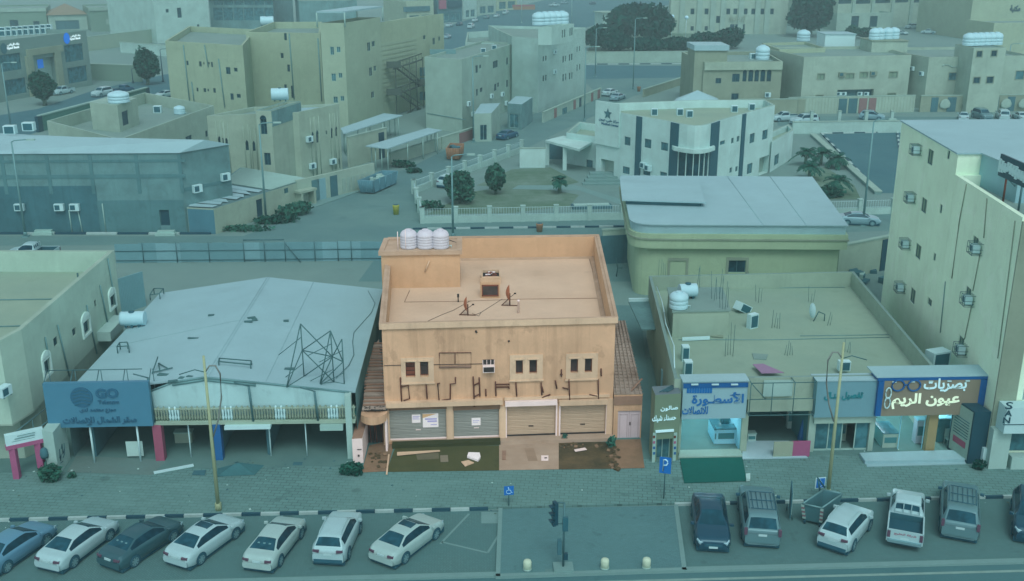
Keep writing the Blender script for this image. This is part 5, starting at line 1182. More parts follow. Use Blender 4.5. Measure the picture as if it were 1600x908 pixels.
if nrm.dot(Vector((0, 0, 0)) - sgp) < 0: nrm = -nrm
for k in range(22):
    t = .02 + k * .044; zt_ = zr_ + 2.1 + rr.uniform(-.05, .1); p = sgp + dv * t + nrm * .09; b.box((p.x, p.y, zt_), (.26, .06, rr.uniform(.45, .8)), an)
    b.box((p.x + dv.x * .02, p.y + dv.y * .02, zt_ - .05), (.3, .055, .25), an)
b.build('lettering', M['white'], so_)
for k in (.1, .35, .6, .85):
    p = sgp + dv * k - nrm * .1; b = MB(); b.tube([(p.x, p.y, zr_), (p.x, p.y, zr_ + 1.6)], .06, 6); b.build('post', M['rust' if k == .1 else 'steel'], so_); b = MB(); b.tube([(p.x - nrm.x * 1.6, p.y - nrm.y * 1.6, zr_), (p.x, p.y, zr_ + 1.5)], .04, 5); b.build('brace', M['steel'], so_)
# ground floor of the tall block: white pier, sign, cabinet
b = MB(); TB.panel(b, 0, -.05, 1.0, 0, 2.6, .12, .5); o = b.build('pier', M['whitewall'], TB.root)
b = MB(); TB.panel(b, 0, 1.2, 9, .0, .9, .12, .6); b.build('counter', M['whitewall'], TB.root)
b = MB(); TB.panel(b, 0, 1.2, 9, 1.0, 2.5, .0, .05); b.build('serving_window', M['glassl'], TB.root)
u0, z1 = onwall(*TB.edge(0), 1557, 625); z0 = onwall(*TB.edge(0), 1560, 664)[1]
ss = E('cafe_sign', TB.pt3(0, u0 + 2, z0, 1), 'white box sign with the stacked letters S A N at the right edge', 'shop sign'); b = MB(); TB.panel(b, 0, u0 + .1, u0 + 6, z0, z1, .13, 1.0); b.build('board', plain('white_sign_box', V_(140, 180, 182), .5, .3, 0, .05), ss)
e0 = TB.pt3(0, 0, 0, 1.13); e1 = TB.pt3(0, 5, 0, 1.13)
for ch_, (xa_, ya_, xb_, yb_) in (('S', (1571, 628, 1582, 639)), ('A', (1570, 641, 1581, 650)), ('N', (1567, 652, 1578, 661))): put_text(ch_, (e0.x, e0.y), (e1.x, e1.y), (xa_, ya_, xb_, yb_), M['black'], ss, ar=False, bold=.01)
u_, z_q = onwall((e0.x, e0.y), (e1.x, e1.y), 1567, 664); b = MB(); TB.panel(b, 0, u_, u_ + 4, z_q, z_q + .04, 1.13, .03); b.build('underline', M['black'], ss)
q = P(1545, 731); b = MB(); b.box((q.x, q.y + .3, .65), (.85, .5, 1.1)); o = b.build('meter_cabinet', M['white'], None, q); tag(o, 'white electricity cabinet on the pavement at the foot of the tall cream block', 'cabinet'); b = MB(); b.box((q.x - .1, q.y + .04, .8), (.2, .02, .15)); b.box((q.x + .2, q.y + .04, .8), (.1, .02, .15)); b.build('label_plate', M['glassl'], o); b = MB(); b.box((q.x, q.y + .3, .06), (.95, .6, .12)); b.build('plinth', M['frame'], o)
q = P(1532, 722); b = MB()
for k in range(6): b.tube([(q.x - .35 + .15 * k, q.y + .5, .1), (q.x - .35 + .15 * k, q.y + .5, 1.9)], .03, 5)
for zz in (.15, 1.0, 1.85): b.tube([(q.x - .4, q.y + .5, zz), (q.x + .45, q.y + .5, zz)], .03, 5)
o = b.build('iron_gate', M['black'], None, q); tag(o, 'narrow black iron gate between the advert pillar and the tall block', 'gate')
b = MB(); b.tube([(q.x + .45, q.y + .5, .1), (q.x + .45, q.y + .5, 2.0)], .05, 6); b.build('gate_post', M['steel'], o)
# ------------------------------------------------------------------ metal hoarding between the lots
M['hoard'] = ribbed('grey_hoarding_sheet', V_(90, 136, 143), (3.2, 0, 0), .5, .5, .1, .3); M['hoard2'] = ribbed('pale_hoarding_sheet', V_(104, 150, 157), (3.2, 0, 0), .5, .5, .1, .3)
h0, h1 = P(182, 411), P(598, 407); HD = E('metal_hoarding', (h0 + h1) / 2, 'long grey corrugated hoarding with thin steel posts across the sandy lot', 'hoarding')
dd = h1 - h0; an = math.atan2(dd.y, dd.x); hh = hgt(390, 409, 379); rr = random.Random(4); x = 0; L_ = dd.length; k = 0
while x < L_ - .2:
    wd = min(rr.uniform(1.0, 1.6), L_ - x); c = h0 + dd * ((x + wd / 2) / L_); b = MB(); b.box((c.x, c.y, hh / 2 + rr.uniform(-.05, .05)), (wd, .04, hh), an); b.build('panel', M['hoard2' if rr.random() < .3 else 'hoard'], HD); x += wd; k += 1
b = MB()
for zz in (.25, hh * .62): b.tube([h0 + Vector((0, -.08, zz)), h1 + Vector((0, -.08, zz))], .035, 5)
b.build('rail', M['steel'], HD)
for px in (226, 278, 328, 382, 414, 446, 492, 528, 549): q = P(px, 410); b = MB(); b.tube([(q.x, h0.y + (h1.y - h0.y) * (q.x - h0.x) / dd.x - .12, 0), (q.x, h0.y + (h1.y - h0.y) * (q.x - h0.x) / dd.x - .12, hh + .15)], .045, 5); b.build('post', M['steel'], HD)
b = MB(); a = P(382, 410); c = P(445, 410); 
for z in (.1, hh + .25): b.tube([(a.x, h0.y - .15, z), (c.x, h0.y - .15, z)], .06, 5)
b.tube([(c.x, h0.y - .15, hh), (c.x + 1.5, h0.y - .6, 0)], .05, 5); b.build('gate_frame', M['steel'], HD)
# ------------------------------------------------------------------ grey block warehouse on the left
fr = P(292, 363); hg = hgt(292, 363, 239); bk = P(357, 226, hg); fl = P(-80, 366); blp = P(-60, 206, hg)
GW = Bld('warehouse', 'long grey block-built warehouse with a white roof and dark painted base', [(fl.x, fl.y), (fr.x, fr.y), (bk.x, bk.y), (blp.x, blp.y)], hg, M['greywall'], M['whroof'], par=.0)
o = GW.win(0, (250, 328, 265, 353), M['black'], M['framed'], name='door', depth=.2, bars=0)
for r_, mm in (((-60, 291, 154, 364), 'slate'), ((154.3, 313, 289, 364), 'slate2')):
    if mm == 'slate2': M[mm] = plaster('weathered_slate_paint', V_(66, 108, 112), .45, .18)
    u0, u1, z0, z1 = GW.rect(0, r_); z0 = 0.02; b = MB()
    if mm == 'slate': GW.panel(b, 0, u0, u1, z0, z1, .004, .03)
    else:
        d0, d1, e0_, e1_ = GW.rect(0, (250, 328, 265, 353))
        GW.panel(b, 0, u0, d0, z0, z1, .004, .03); GW.panel(b, 0, d1, u1, z0, z1, .004, .03); GW.panel(b, 0, d0, d1, e1_, z1, .004, .03)
    b.build('painted_base', M[mm], GW.root)
for r_ in ((-60, 250, 290, 254), (-60, 273, 290, 279)):
    u0, u1, z0, z1 = GW.rect(0, r_); b = MB(); GW.panel(b, 0, u0, u1, z0, z1, 0, .05); b.build('ring_beam', M['slate2'], GW.root)
for px in (4, 74, 141, 213, 280):
    u0, _, _, _ = GW.rect(0, (px, 250, px + 4, 300)); b = MB(); GW.panel(b, 0, u0, u0 + .35, hg * .5, hg - .1, 0, .06); b.build('concrete_post', M['slate2'], GW.root)
u0, u1, z0, z1 = GW.rect(1, (292, 291, 357, 280)); b = MB(); GW.panel(b, 1, .2, (Vector(GW.foot[2]) - Vector(GW.foot[1])).length - .2, hg * .52, hg * .56, 0, .05); b.build('ring_beam', M['slate2'], GW.root)
for e, px, py in ((0, 32, 323), (0, 94, 323), (0, 118, 323), (0, -10, 323)): GW.ac(e, px, py, .95, .7, .4)
for px, py in ((306, 294), (350, 276)): GW.ac(1, px, py, 1.0, .8, .4)
tubes(0, [[(122, 328), (130, 366)], [(108, 328), (113, 362)], [(160, 318), (166, 362)]], .06, .08, 'drain_pipe', M['frame'], GW)
GW.done()
b = MB(); z = hg + .01; cx_ = (GW.foot[0][0] + GW.foot[1][0]) / 2
rg = [(Vector(GW.foot[0]).lerp(Vector(GW.foot[3]), .5), Vector(GW.foot[1]).lerp(Vector(GW.foot[2]), .5))]
f4 = [Vector((*p, hg + .02)) for p in inset(GW.foot, -.15)]; m0 = (f4[0] + f4[3]) / 2 + Vector((0, 0, .9)); m1 = (f4[1] + f4[2]) / 2 + Vector((0, 0, .9))
b.face([f4[0], f4[1], m1, m0]); b.face([m0, m1, f4[2], f4[3]]); b.face([f4[1], f4[2], m1]); b.face([f4[3], f4[0], m0]); b.build('roof_sheet', M['whroof'], GW.root)
condenser(17, 209, hg + .6, 'white air conditioner on the left part of the grey warehouse roof', (1.2, .8, .9)); condenser(46, 204, hg + .7, 'white air conditioner on the grey warehouse roof, the farther of two', (1.2, .8, .9))
for px, lb in ((70, 'flat pile of concrete blocks at the foot of the dark painted warehouse wall'), (261, 'low concrete step under the dark door of the grey warehouse')):
    q = P(px, 365 if px == 70 else 366); b = MB()
    for k in range(2): b.box((q.x, q.y - .2 - .2 * (1 - k), .12 + .22 * k), (2.0 - .3 * k, .8 - .3 * k, .22))
    o = b.build('block_step', M['frame'], None, q); tag(o, lb, 'step')
# sheds and the yard wall beside it
ya, yb_ = P(338, 366), P(484, 316); hy = hgt(338, 366, 326); yc = P(362, 262, hy)
YW = Bld('yard_shed', 'low shed with a beige side wall, a grey front and patched sheet roofs', [(fr.x + .3, fr.y - .2), (ya.x, ya.y), (yb_.x, yb_.y), (yc.x + 1, yc.y)], hy, M['beige'], M['roofpatch'] if 'roofpatch' in M else groundmat('patched_sheet_roof', H_(100, 140, 142), H_(78, 116, 118), .4, 1.2, .5), par=.0)
YW.win(1, (401, 311, 411, 339), M['black'], M['framed'], name='door', depth=.15, bars=0); YW.win(1, (444, 294, 451, 302), M['glassl'], None, depth=.1)
u0, u1, z0, z1 = YW.rect(0, (294, 327, 337, 365)); b = MB(); YW.panel(b, 0, .05, (Vector(YW.foot[1]) - Vector(YW.foot[0])).length - .05, .02, hy - .15, .003, .04); b.build('sheet_front', ribbed('grey_shed_sheet', V_(66, 116, 130), (2.5, 0, 0), .5), YW.root)
YW.done()
b = MB(); a, c = Vector((*YW.foot[0], hy)), Vector((*YW.foot[3], hy)); a2, c2 = Vector((*YW.foot[1], hy)), Vector((*YW.foot[2], hy))
for i in range(7):
    t0, t1 = i / 7 * .55, (i + .86) / 7 * .55
    p = [a.lerp(c, t0).lerp(a2.lerp(c2, t0), .06), a.lerp(c, t0).lerp(a2.lerp(c2, t0), .95), a.lerp(c, t1).lerp(a2.lerp(c2, t1), .9 - .1 * (i % 3)), a.lerp(c, t1).lerp(a2.lerp(c2, t1), .1 * (i % 3))]
    b.face([q + Vector((0, 0, .12 + .03 * (i % 2))) for q in p])
b.build('white_sheets', M['whroof'], YW.root); b = MB()
for i in range(22):
    t = .58 + .4 * i / 21; p, q = a.lerp(c, t), a2.lerp(c2, t); b.tube([p.lerp(q, .05) + Vector((0, 0, .12)), q + Vector((0, 0, .12))], .07, 4)
b.build('roof_poles', M['frame'], YW.root)
# ------------------------------------------------------------------ villa with lancet windows
hq = 8.6
mA, mB_, mC = P(430, 297, 0), P(538, 263, 0), None
va = XY(466, 175.5, hq); vbk = XY(530, 162, hq); vf = XY(323, 181, hq)
VL = Bld('villa', 'beige villa with pointed lancet windows and a white barrel tank on its corner tower', [vf, va, vbk, (vf[0] + vbk[0] - va[0], vf[1] + vbk[1] - va[1])], hq, M['beige'], M['roofgrey'], M['ivory'], par=.5, pt=.3)
def lancet(bl, e, px0, px1, py0, py1):
    o = bl.win(e, (px0, py0, px1, py1), M['glass'], None, depth=.12)
    u0, u1, z0, z1 = bl.rect(e, (px0, py0, px1, py1)); b = MB(); um = (u0 + u1) / 2; w_ = (u1 - u0) / 2
    b.face([bl.pt3(e, u0, z1, .012), bl.pt3(e, u1, z1, .012), bl.pt3(e, um + w_ * .6, z1 + w_ * 1.2, .012), bl.pt3(e, um, z1 + w_ * 2, .012), bl.pt3(e, um - w_ * .6, z1 + w_ * 1.2, .012)]); b.build('pointed_arch', M['glass'], o)
    b = MB()
    for u in (u0 - .12, u1 + .12): b.tube([bl.pt3(e, u, .3, .04), bl.pt3(e, u, z1 + 2.2, .04)], .05, 4)
    b.build('pilaster_strip', M['cream'], o)
for r_ in ((341, 345.5, 217, 225), (347, 350, 218, 226), (352, 356, 219, 227), (384, 388.5, 223, 235), (395, 399, 224, 236)): lancet(VL, 0, *r_)
for r_ in ((487, 490.5, 211, 224), (494, 498, 209, 223), (517, 520, 204, 216), (524, 527, 202, 213)): lancet(VL, 1, *r_)
VL.wins(1, [(509, 204, 511.5, 210), (529, 248, 531, 257)], M['glass'], None)
for px, py in ((481, 217), (486, 259), (518, 252)): VL.ac(1, px, py, 1.0, .7, .4)
VL.done()
ht = 9.6; t0 = XY(400, 172, ht); t1 = XY(424, 172.5, ht); t2 = XY(470, 158.5, ht); tn = Vector(va) - Vector(t1)
b = MB(); towerfoot = [(t0[0], t0[1] - .3), (t1[0], t1[1] - .3), (t2[0], t2[1]), (t0[0] + t2[0] - t1[0], t0[1] + t2[1] - t1[1])]
TW = Bld('tower', '', towerfoot, ht, M['beige'], M['roofgrey'], M['greywall'], par=.3, pt=.25, root=VL.root)
TW.win(0, (407, 186, 417, 210), M['glass'], M['framed'], depth=.2); TW.win(0, (413, 239, 423, 258), M['glass'], M['framed'], depth=.15)
u0, u1, z0, z1 = TW.rect(0, (407, 186, 417, 210)); b = MB(); um = (u0 + u1) / 2; w_ = (u1 - u0) / 2
b.face([TW.pt3(0, um + w_ * math.cos(t), z1 + w_ * 1.1 * math.sin(t), .012) for t in [math.pi * i / 12 for i in range(13)]]); b.build('window_arch', M['glass'], TW.root)
TW.done(); b = MB(); u0, u1, z0, z1 = TW.rect(1, (424, 180, 470, 190)); L_ = (Vector(TW.foot[2]) - Vector(TW.foot[1])).length; TW.panel(b, 1, .1, L_ - .1, ht - 1.9, ht - .1, .005, .03); b.build('bare_plaster_patch', M['greywall'], VL.root)
htank(438, 158, ht - .3, 1.9, .75, 'white barrel tank on the corner tower of the lancet-windowed villa', .1)
b = MB(); u0, u1, z0, z1 = VL.rect(1, (473, 167, 529, 162)); r4 = [Vector((*p, hq - .3)) for p in inset(VL.foot, .3)]; b.face([r4[1].lerp(r4[0], .05), r4[2].lerp(r4[1], .02), r4[3].lerp(r4[2], .45), r4[0].lerp(r4[1], .55)]); b.build('white_roof_coat', M['whroof'], VL.root)
# porch wall with arches in front of it
pa, pb = P(465, 322), P(585, 292); hp = hgt(465, 322, 282)
PW = E('yard_wall', pa, 'cream yard wall with a porch, grey panels and small arched niches', 'wall')
dv = pb - pa; L_ = dv.length; an = math.atan2(dv.y, dv.x)
b = MB(); c = pa + dv * .5; b.box((c.x, c.y, hp / 2), (L_, .3, hp), an); b.build('wall', M['cream'], PW)
nv = Vector((dv.y, -dv.x, 0)).normalized()
b = MB(); q = pa + dv * .06 + nv * .5; b.box((q.x, q.y, hp * .6), (2.6, 1.3, .25), an); b.box((q.x - .9 * dv.x / L_, q.y - .9 * dv.y / L_, hp * .3), (.3, 1.2, hp * .6), an); b.box((q.x + 1.0 * dv.x / L_, q.y + 1.0 * dv.y / L_, hp * .3), (.3, 1.2, hp * .6), an); b.build('porch', M['beige'], PW)
for t, mm in ((.22, 'slate2'), (.3, 'hoard2'), (.45, 'slate')): q = pa + dv * t + nv * .17; b = MB(); b.box((q.x, q.y, hp * .45), (L_ * .09, .06, hp * .85), an); b.build('door_panel', M[mm], PW)
for k in range(7):
    q = pa + dv * (.58 + k * .062) + nv * .17; b = MB(); b.box((q.x, q.y, hp * .4), (L_ * .04, .05, hp * .55), an); b.build('niche', M['ivory'], PW)
sheet('pavement', pk([(486, 327), (562, 300), (556, 290), (470, 318)]), .12, M['kerbstone'], .12)
# ------------------------------------------------------------------ small villa and the green advertising wall
hv = 6.2; s0, s1, s2 = XY(73, 189, hv), XY(187, 218, hv), XY(334, 165, hv)
sv = [s0, s1, s2, (s0[0] + s2[0] - s1[0], s0[1] + s2[1] - s1[1])]
SV = Bld('villa', 'low cream house with a walled roof terrace and a domed white tank', sv, hv, M['cream'], M['roofgrey'], M['ivory'], par=1.6, pt=.25)
SV.wins(1, [(290, 212, 300, 220), (321, 204, 325, 214), (330, 200, 333, 207)], M['glass'], M['framed']); SV.done()
hk = 8.2; k0, k1 = XY(140, 160, hk), XY(183, 164, hk); k2 = XY(214, 153, hk)
KB = Bld('roof_room', '', [k0, k1, k2, (k0[0] + k2[0] - k1[0], k0[1] + k2[1] - k1[1])], hk, M['cream'], M['ivory'], par=.0, z0=hv - 1.6, root=SV.root); KB.win(1, (191, 173, 201, 196), M['black'], None, name='door'); KB.done()
tank(186, 160, hk, 1.35, 1.5, 'domed white tank on the roof room of the low cream house', ribs=3)
tank(281, 178, hv - 1.6, .8, 1.2, 'small white tank in the far corner of the low cream house terrace', ribs=3); condenser(247, 176, hv - 1.6, 'white air conditioner on the low cream house terrace', (1.1, .8, 1.0))
ga_, gb_ = P(63, 206), P(231, 158); hb_ = hgt(231, 158, 138); dv = gb_ - ga_; an = math.atan2(dv.y, dv.x); c = (ga_ + gb_) / 2
BW = E('advert_wall', c, 'long green advertising wall with a dark frame and white top edge', 'billboard')
b = MB(); b.box((c.x, c.y, hb_ / 2), (dv.length, .3, hb_), an); b.build('panel', plain('green_billboard', V_(58, 106, 98), .6, .3, 0, .2), BW)
for t in (0, 1): q = ga_ + dv * t; b = MB(); b.box((q.x, q.y, hb_ / 2), (1.2, .5, hb_ + .2), an); b.build('end_post', M['black'], BW)
b = MB(); b.box((c.x, c.y, hb_ + .12), (dv.length, .5, .22), an); b.build('top_edge', M['frame'], BW)
# ------------------------------------------------------------------ three-storey beige block
h3 = 13.0; x0 = XY(258, 64, h3); x1 = XY(379, 71, h3); x2 = XY(400, 46, h3)
BA = Bld('apartment_block', 'wide beige three-storey block with tiny windows and drain pipes', [x0, x1, (x2[0], x2[1]), (x0[0] + x2[0] - x1[0], x0[1] + x2[1] - x1[1])], h3, M['beige2'] if 'beige2' in M else plaster('warm_beige_plaster', V_(124, 150, 130), .3, .08), M['roofgrey'], par=1.0, pt=.3)
M['beige2'] = BA.m
BA.wins(0, [(291, 95, 294.5, 102), (311, 96, 315, 104), (317.5, 97, 319.5, 101), (325, 97, 327.5, 101), (329.5, 97, 332.5, 105), (307, 137, 310, 143), (318, 138, 322, 144), (324, 139, 326.5, 143), (333, 138, 337, 145)], M['glass'], None)
BA.wins(0, [(353, 105, 360, 116), (365.5, 106, 371, 112), (360, 146, 365, 156), (370, 147, 376, 153)], M['glass'], M['framed'])
tubes(0, [[(287, 70), (297, 160)], [(320, 70), (326, 105)], [(342, 92), (352, 168)], [(300, 128), (304, 160)]], .09, .1, 'drain_pipe', M['pole'], BA)
BA.done()
w0 = XY(384, 50, h3 + .8); w1 = XY(500, 52, h3 + .8); w2 = XY(503, 34, h3 + .8)
BB = Bld('apartment_block', '', [(w0[0], w0[1]), (w1[0], w1[1]), (w2[0], w2[1]), (w0[0] + 1, w2[1])], h3 + .8, M['beige2'], M['roofgrey'], par=1.2, pt=.3, root=BA.root)
BB.wins(0, [(444, 52, 448, 63), (438.5, 83, 443, 91), (449, 101, 453, 112), (444, 132, 448, 140), (455, 134, 458, 153)], M['glass'], None)
tubes(0, [[(452, 52), (460, 155)], [(497, 60), (503, 158)]], .1, .1, 'drain_pipe', M['pole'], BB); BB.done()
htank(418, 42, h3 - .2, 2.2, .9, 'white tank on the roof of the wide beige block', .1)
# ------------------------------------------------------------------ cream hotel block with the fire stair
h5 = 16.5; c0_ = XY(500, 36, h5); c1_ = XY(537, 36, h5); c2_ = XY(594, 27, h5)
M['cream2'] = plaster('yellow_cream_plaster', V_(123, 150, 132), .25, .08)
CB = Bld('hotel_block', 'tall cream block with a white canopy roof and a rusty outside fire stair', [c0_, c1_, c2_, (c0_[0] + c2_[0] - c1_[0], c0_[1] + c2_[1] - c1_[1])], h5, M['cream2'], M['roofgrey'], par=.6, pt=.3)
CB.wins(0, [(516, 73, 522, 86), (526, 73, 532, 82), (518, 115, 525, 127), (529, 114, 535, 122), (521, 151, 528, 161), (532, 150, 538, 158)], M['glassl'], M['frame'])
CB.wins(1, [(574, 66, 579, 80), (581, 64, 586, 73), (577, 105, 582, 119), (584, 103, 588, 111), (580, 143, 585, 153)], M['glass'], M['frame']); CB.done()
p_ = [Vector((*q, h5 + 1.6)) for q in inset(CB.foot, -.3)]; b = MB(); b.prism([(q.x, q.y) for q in p_], h5 + 1.5, h5 + 1.75)
b.build('canopy_roof', M['whroof'], CB.root); b = MB()
for q in p_: b.tube([(q.x * .995 + CB.root.location.x * .005, q.y * .995 + CB.root.location.y * .005, h5 - .6), (q.x * .995 + CB.root.location.x * .005, q.y * .995 + CB.root.location.y * .005, h5 + 1.5)], .12, 5)
b.build('canopy_posts', M['frame'], CB.root)
h6 = 15.6; d0 = (c2_[0] - .5, c2_[1] + .2); d1 = XY(650, 27, h6); d2 = XY(693, 21, h6)
CC = Bld('hotel_block', '', [d0, d1, d2, (d0[0] + d2[0] - d1[0], d0[1] + d2[1] - d1[1] + 3)], h6, M['beige2'], M['roofgrey'], par=.6, pt=.3, root=CB.root)
CC.win(0, (651, 27, 656, 48), M['shutbrown'], None); CC.wins(1, [(661, 55, 665, 62), (676, 59, 680, 70), (685, 57, 688, 64)], M['glass'], M['frame']); CC.win(0, (652, 66, 659, 89), M['white'], None, name='door', depth=.05)
CC.done()
b = MB(); u0, u1, z0, z1 = CC.rect(0, (594, 60, 650, 90))
for k in range(14): CC.panel(b, 0, .3, u1, 2 + k * .75, 2.4 + k * .75, .0, .06)
b.build('cladding_strips', M['cream2'], CC.root)
# fire stair in front of that wall
def cw(px, py, o_=1.2): u, z = onwall(*CC.edge(0), px, py); return CC.pt3(0, u, z, o_)
FS = E('fire_stair', cw(630, 190), 'rusty brown outside fire stair zigzagging down the cream block', 'fire stair'); b = MB()
fl_ = [((650, 92), (605, 107)), ((612, 107), (645, 132)), ((650, 132), (608, 147)), ((615, 147), (648, 170)), ((650, 170), (625, 186))]
st = MB()
for p, q in fl_:
    a, c = cw(*p), cw(*q)
    for o_ in (0, .9):
        t = Vector((0, -o_, 0)); st.tube([a + t, c + t], .1, 4); st.tube([a + t + Vector((0, 0, 1)), c + t + Vector((0, 0, 1))], .05, 4)
    n = 9
    for i in range(n + 1):
        m_ = a.lerp(c, i / n); b.box((m_.x, m_.y - .45, m_.z), (.35, 1.0, .06))
        st.tube([m_ + Vector((0, -.9, 0)), m_ + Vector((0, -.9, 1))], .03, 4)
M['stair'] = plain('brown_stair_steel', V_(62, 80, 74), .7); b.build('treads', M['stair'], FS); st.build('railing', M['stair'], FS)
for p in ((608, 97, 607, 182), (630, 95, 632, 190), (651, 88, 657, 200), (641, 90, 645, 196)):
    a = cw(p[0], p[1]); b = MB(); b.tube([(a.x, a.y - .9, 0), (a.x, a.y - .9, a.z)], .09, 5); b.build('post', M['stair'], FS)
for p in ((606, 104), (606, 146), (650, 131)): a = cw(*p); b = MB(); b.box((a.x, a.y - .5, a.z), (2.4, 1.3, .12)); b.box((a.x, a.y - 1.1, a.z + .55), (2.4, .06, .9)); b.build('landing', M['stair'], FS)
for py in (112, 128, 150): a = cw(655, py, .3); b = MB(); b.box((a.x + .4, a.y, a.z), (1.1, .1, 1.5)); b.build('glass_panel', M['glassl'], FS)
# ------------------------------------------------------------------ pale four-sided block
h7 = 11.2; e0_ = XY(663, 89, h7); e1_ = XY(721, 93, h7); e2_ = XY(805, 67, h7)
PB = Bld('apartment_block', 'pale three-storey block with a flat roof and scattered air conditioners', [e0_, e1_, e2_, (e0_[0] + e2_[0] - e1_[0], e0_[1] + e2_[1] - e1_[1])], h7, M['ivory'], M['roofgrey'], par=.4, pt=.25)
PB.wins(1, [(743, 102, 747, 114), (749, 101, 752, 107), (770, 95, 778, 106), (791, 90, 794, 101), (744, 139, 747, 150), (750, 137, 754, 144), (772, 131, 776, 142), (777, 129, 780, 136), (791, 125, 794, 136), (747, 173, 750, 182), (773, 168, 776, 175)], M['glass'], M['framed'])
for px, py in ((730, 162), (766, 150), (783, 147), (771, 166), (789, 161), (737, 178)): PB.ac(1, px, py, .9, .7, .4)
tubes(0, [[(668, 177), (728, 187)]], .06, .05, 'drain_pipe', M['pole'], PB); PB.done()
b = MB()
for px in (676, 684, 692, 700, 708): q = P(px, 84, h7 - .4); b.box((q.x, q.y, h7 - .1), (.9, .5, .8))
b.build('roof_unit_row', M['pole'], PB.root)
condenser(755, 82, h7 - .4, 'small air conditioner on the near edge of the pale block roof', (.8, .6, .7)); condenser(772, 77, h7 - .4, 'small air conditioner on the pale block roof, nearer its far corner', (.8, .6, .7))
h8 = 12.6; f0_ = XY(800, 57, h8); f1_ = XY(841, 60, h8); f2_ = XY(915, 43, h8)
WB = Bld('apartment_block', 'white three-storey block with paired narrow windows and a row of tanks on its stair tower', [f0_, f1_, f2_, (f0_[0] + f2_[0] - f1_[0] - 14, f0_[1] + f2_[1] - f1_[1] + 2)], h8, M['whitewall'], M['roofgrey'], M['ivory'], par=.5, pt=.25)
WB.wins(1, [(848, 88, 850.5, 96), (852, 87, 854.5, 95), (879, 88, 881.5, 98), (883, 87, 885, 96), (889, 85, 891.5, 95), (892.5, 84, 895, 94), (901, 73, 903, 81), (905, 72, 907, 80), (848, 118, 850.5, 127), (852, 117, 854.5, 126), (879, 116, 881.5, 127), (883, 115, 885, 125), (889, 114, 891.5, 124), (893, 113, 895, 123), (901, 101, 903, 111), (905, 100, 907, 109)], M['glass'], None)
for px, py in ((865, 81), (865, 112)): WB.ac(1, px, py, .9, .7, .4)
WB.done(); h9 = 15.0; g0_ = XY(841, 42, h9); g1_ = XY(862, 42, h9); g2_ = XY(897, 37, h9)
WT = Bld('stair_tower', '', [g0_, g1_, g2_, (g0_[0] + g2_[0] - g1_[0], g0_[1] + g2_[1] - g1_[1])], h9, M['whitewall'], M['roofgrey'], M['ivory'], par=.3, pt=.2, z0=h8 - .5, root=WB.root)
WT.wins(1, [(878, 47, 880, 59), (881.5, 46, 883.5, 58), (890, 44, 892, 56), (893, 43, 895, 55)], M['glass'], None); WT.done()
for k, px in enumerate((842, 851, 860, 869, 878)): tank(px, 39.5 - k * .5, h9 - .3, 1.15, 2.2, 'white tank in the row on the white block stair tower', 'tank', 'row of tanks on the white block stair tower', 3)
ya_ = XY(800, 66, 11.5)
b = MB(); q0_ = P(727, 54, 11.6); q1_ = P(800, 68, 11.6)
YB = Bld('low_block', 'flat-roofed white extension with a long parapet behind the pale block', [XY(727, 66, 11), XY(806, 68, 11), XY(830, 44, 11), XY(730, 50, 11)], 11, M['whitewall'], M['roofgrey'], M['ivory'], par=1.2, pt=.3); YB.done()
# front yard wall with doors, small garage and carports
M['reddoor'] = plain('red_brown_door', V_(104, 88, 88), .7)
def wallrun(name, label, p, q, py_top, m, th=.3, cat='wall', base=None, doors=(), dm='reddoor', cap=True):
    a, c = P(*p), P(*q); h_ = hgt(p[0], p[1], py_top); d_ = c - a; L_ = d_.length; an = math.atan2(d_.y, d_.x); root = E(name, (a + c) / 2, label, cat); m_ = (a + c) / 2; b = MB(); b.box((m_.x, m_.y, h_ / 2), (L_, th, h_), an); b.build('wall', m, root)
    if cap: b = MB(); b.box((m_.x, m_.y, h_ + .06), (L_ + .1, th + .12, .12), an); b.build('coping', M['ivory'], root)
    nv = Vector((d_.y, -d_.x, 0)).normalized()
    if nv.dot(_C - m_) < 0: nv = -nv
    for t, wd, hf, mm in doors: s = a + d_ * t + nv * (th / 2 + .03); b = MB(); b.box((s.x, s.y, h_ * hf / 2), (wd, .08, h_ * hf), an); b.build('door', M[mm], root)
    return root, a, c, h_
wallrun('yard_wall', 'white street wall with red-brown doors in front of the white block', (848, 192), (938, 152), 176, M['ivory'], doors=((.18, 1.2, .95, 'reddoor'), (.5, 1.2, .95, 'reddoor'), (.6, 1.0, .95, 'black'), (.82, 1.2, .95, 'reddoor'), (.95, 1.5, .95, 'reddoor'), (.33, 2.2, .6, 'glassl')))
wallrun('yard_wall', 'cream yard wall with a big red-brown gate along the side street', (690, 233), (742, 216), 215, M['cream'], doors=((.75, 5.0, .9, 'reddoor'),))
gq = [XY(738, 200, 0), XY(790, 200, 0), XY(800, 188, 0), XY(745, 188, 0)]
SM = Bld('gate_house', 'small cream gatehouse with a white canopy and dark opening by the parked blue car', [XY(741, 222), XY(768, 221), XY(782, 203), XY(752, 204)], 4.2, M['ivory'], M['whroof'], par=.0); SM.win(0, (750, 195, 761, 219), M['glass'], M['frame'], name='door'); SM.done()
GR = Bld('garage', 'small grey garage with a flat white sheet roof beside the street', [XY(793, 201), XY(815, 203), XY(832, 190), XY(806, 188)], 4.0, M['greywall'], M['whroof'], par=0); GR.win(0, (796, 178, 810, 200), M['glassl'], M['frame'], name='door'); GR.done()
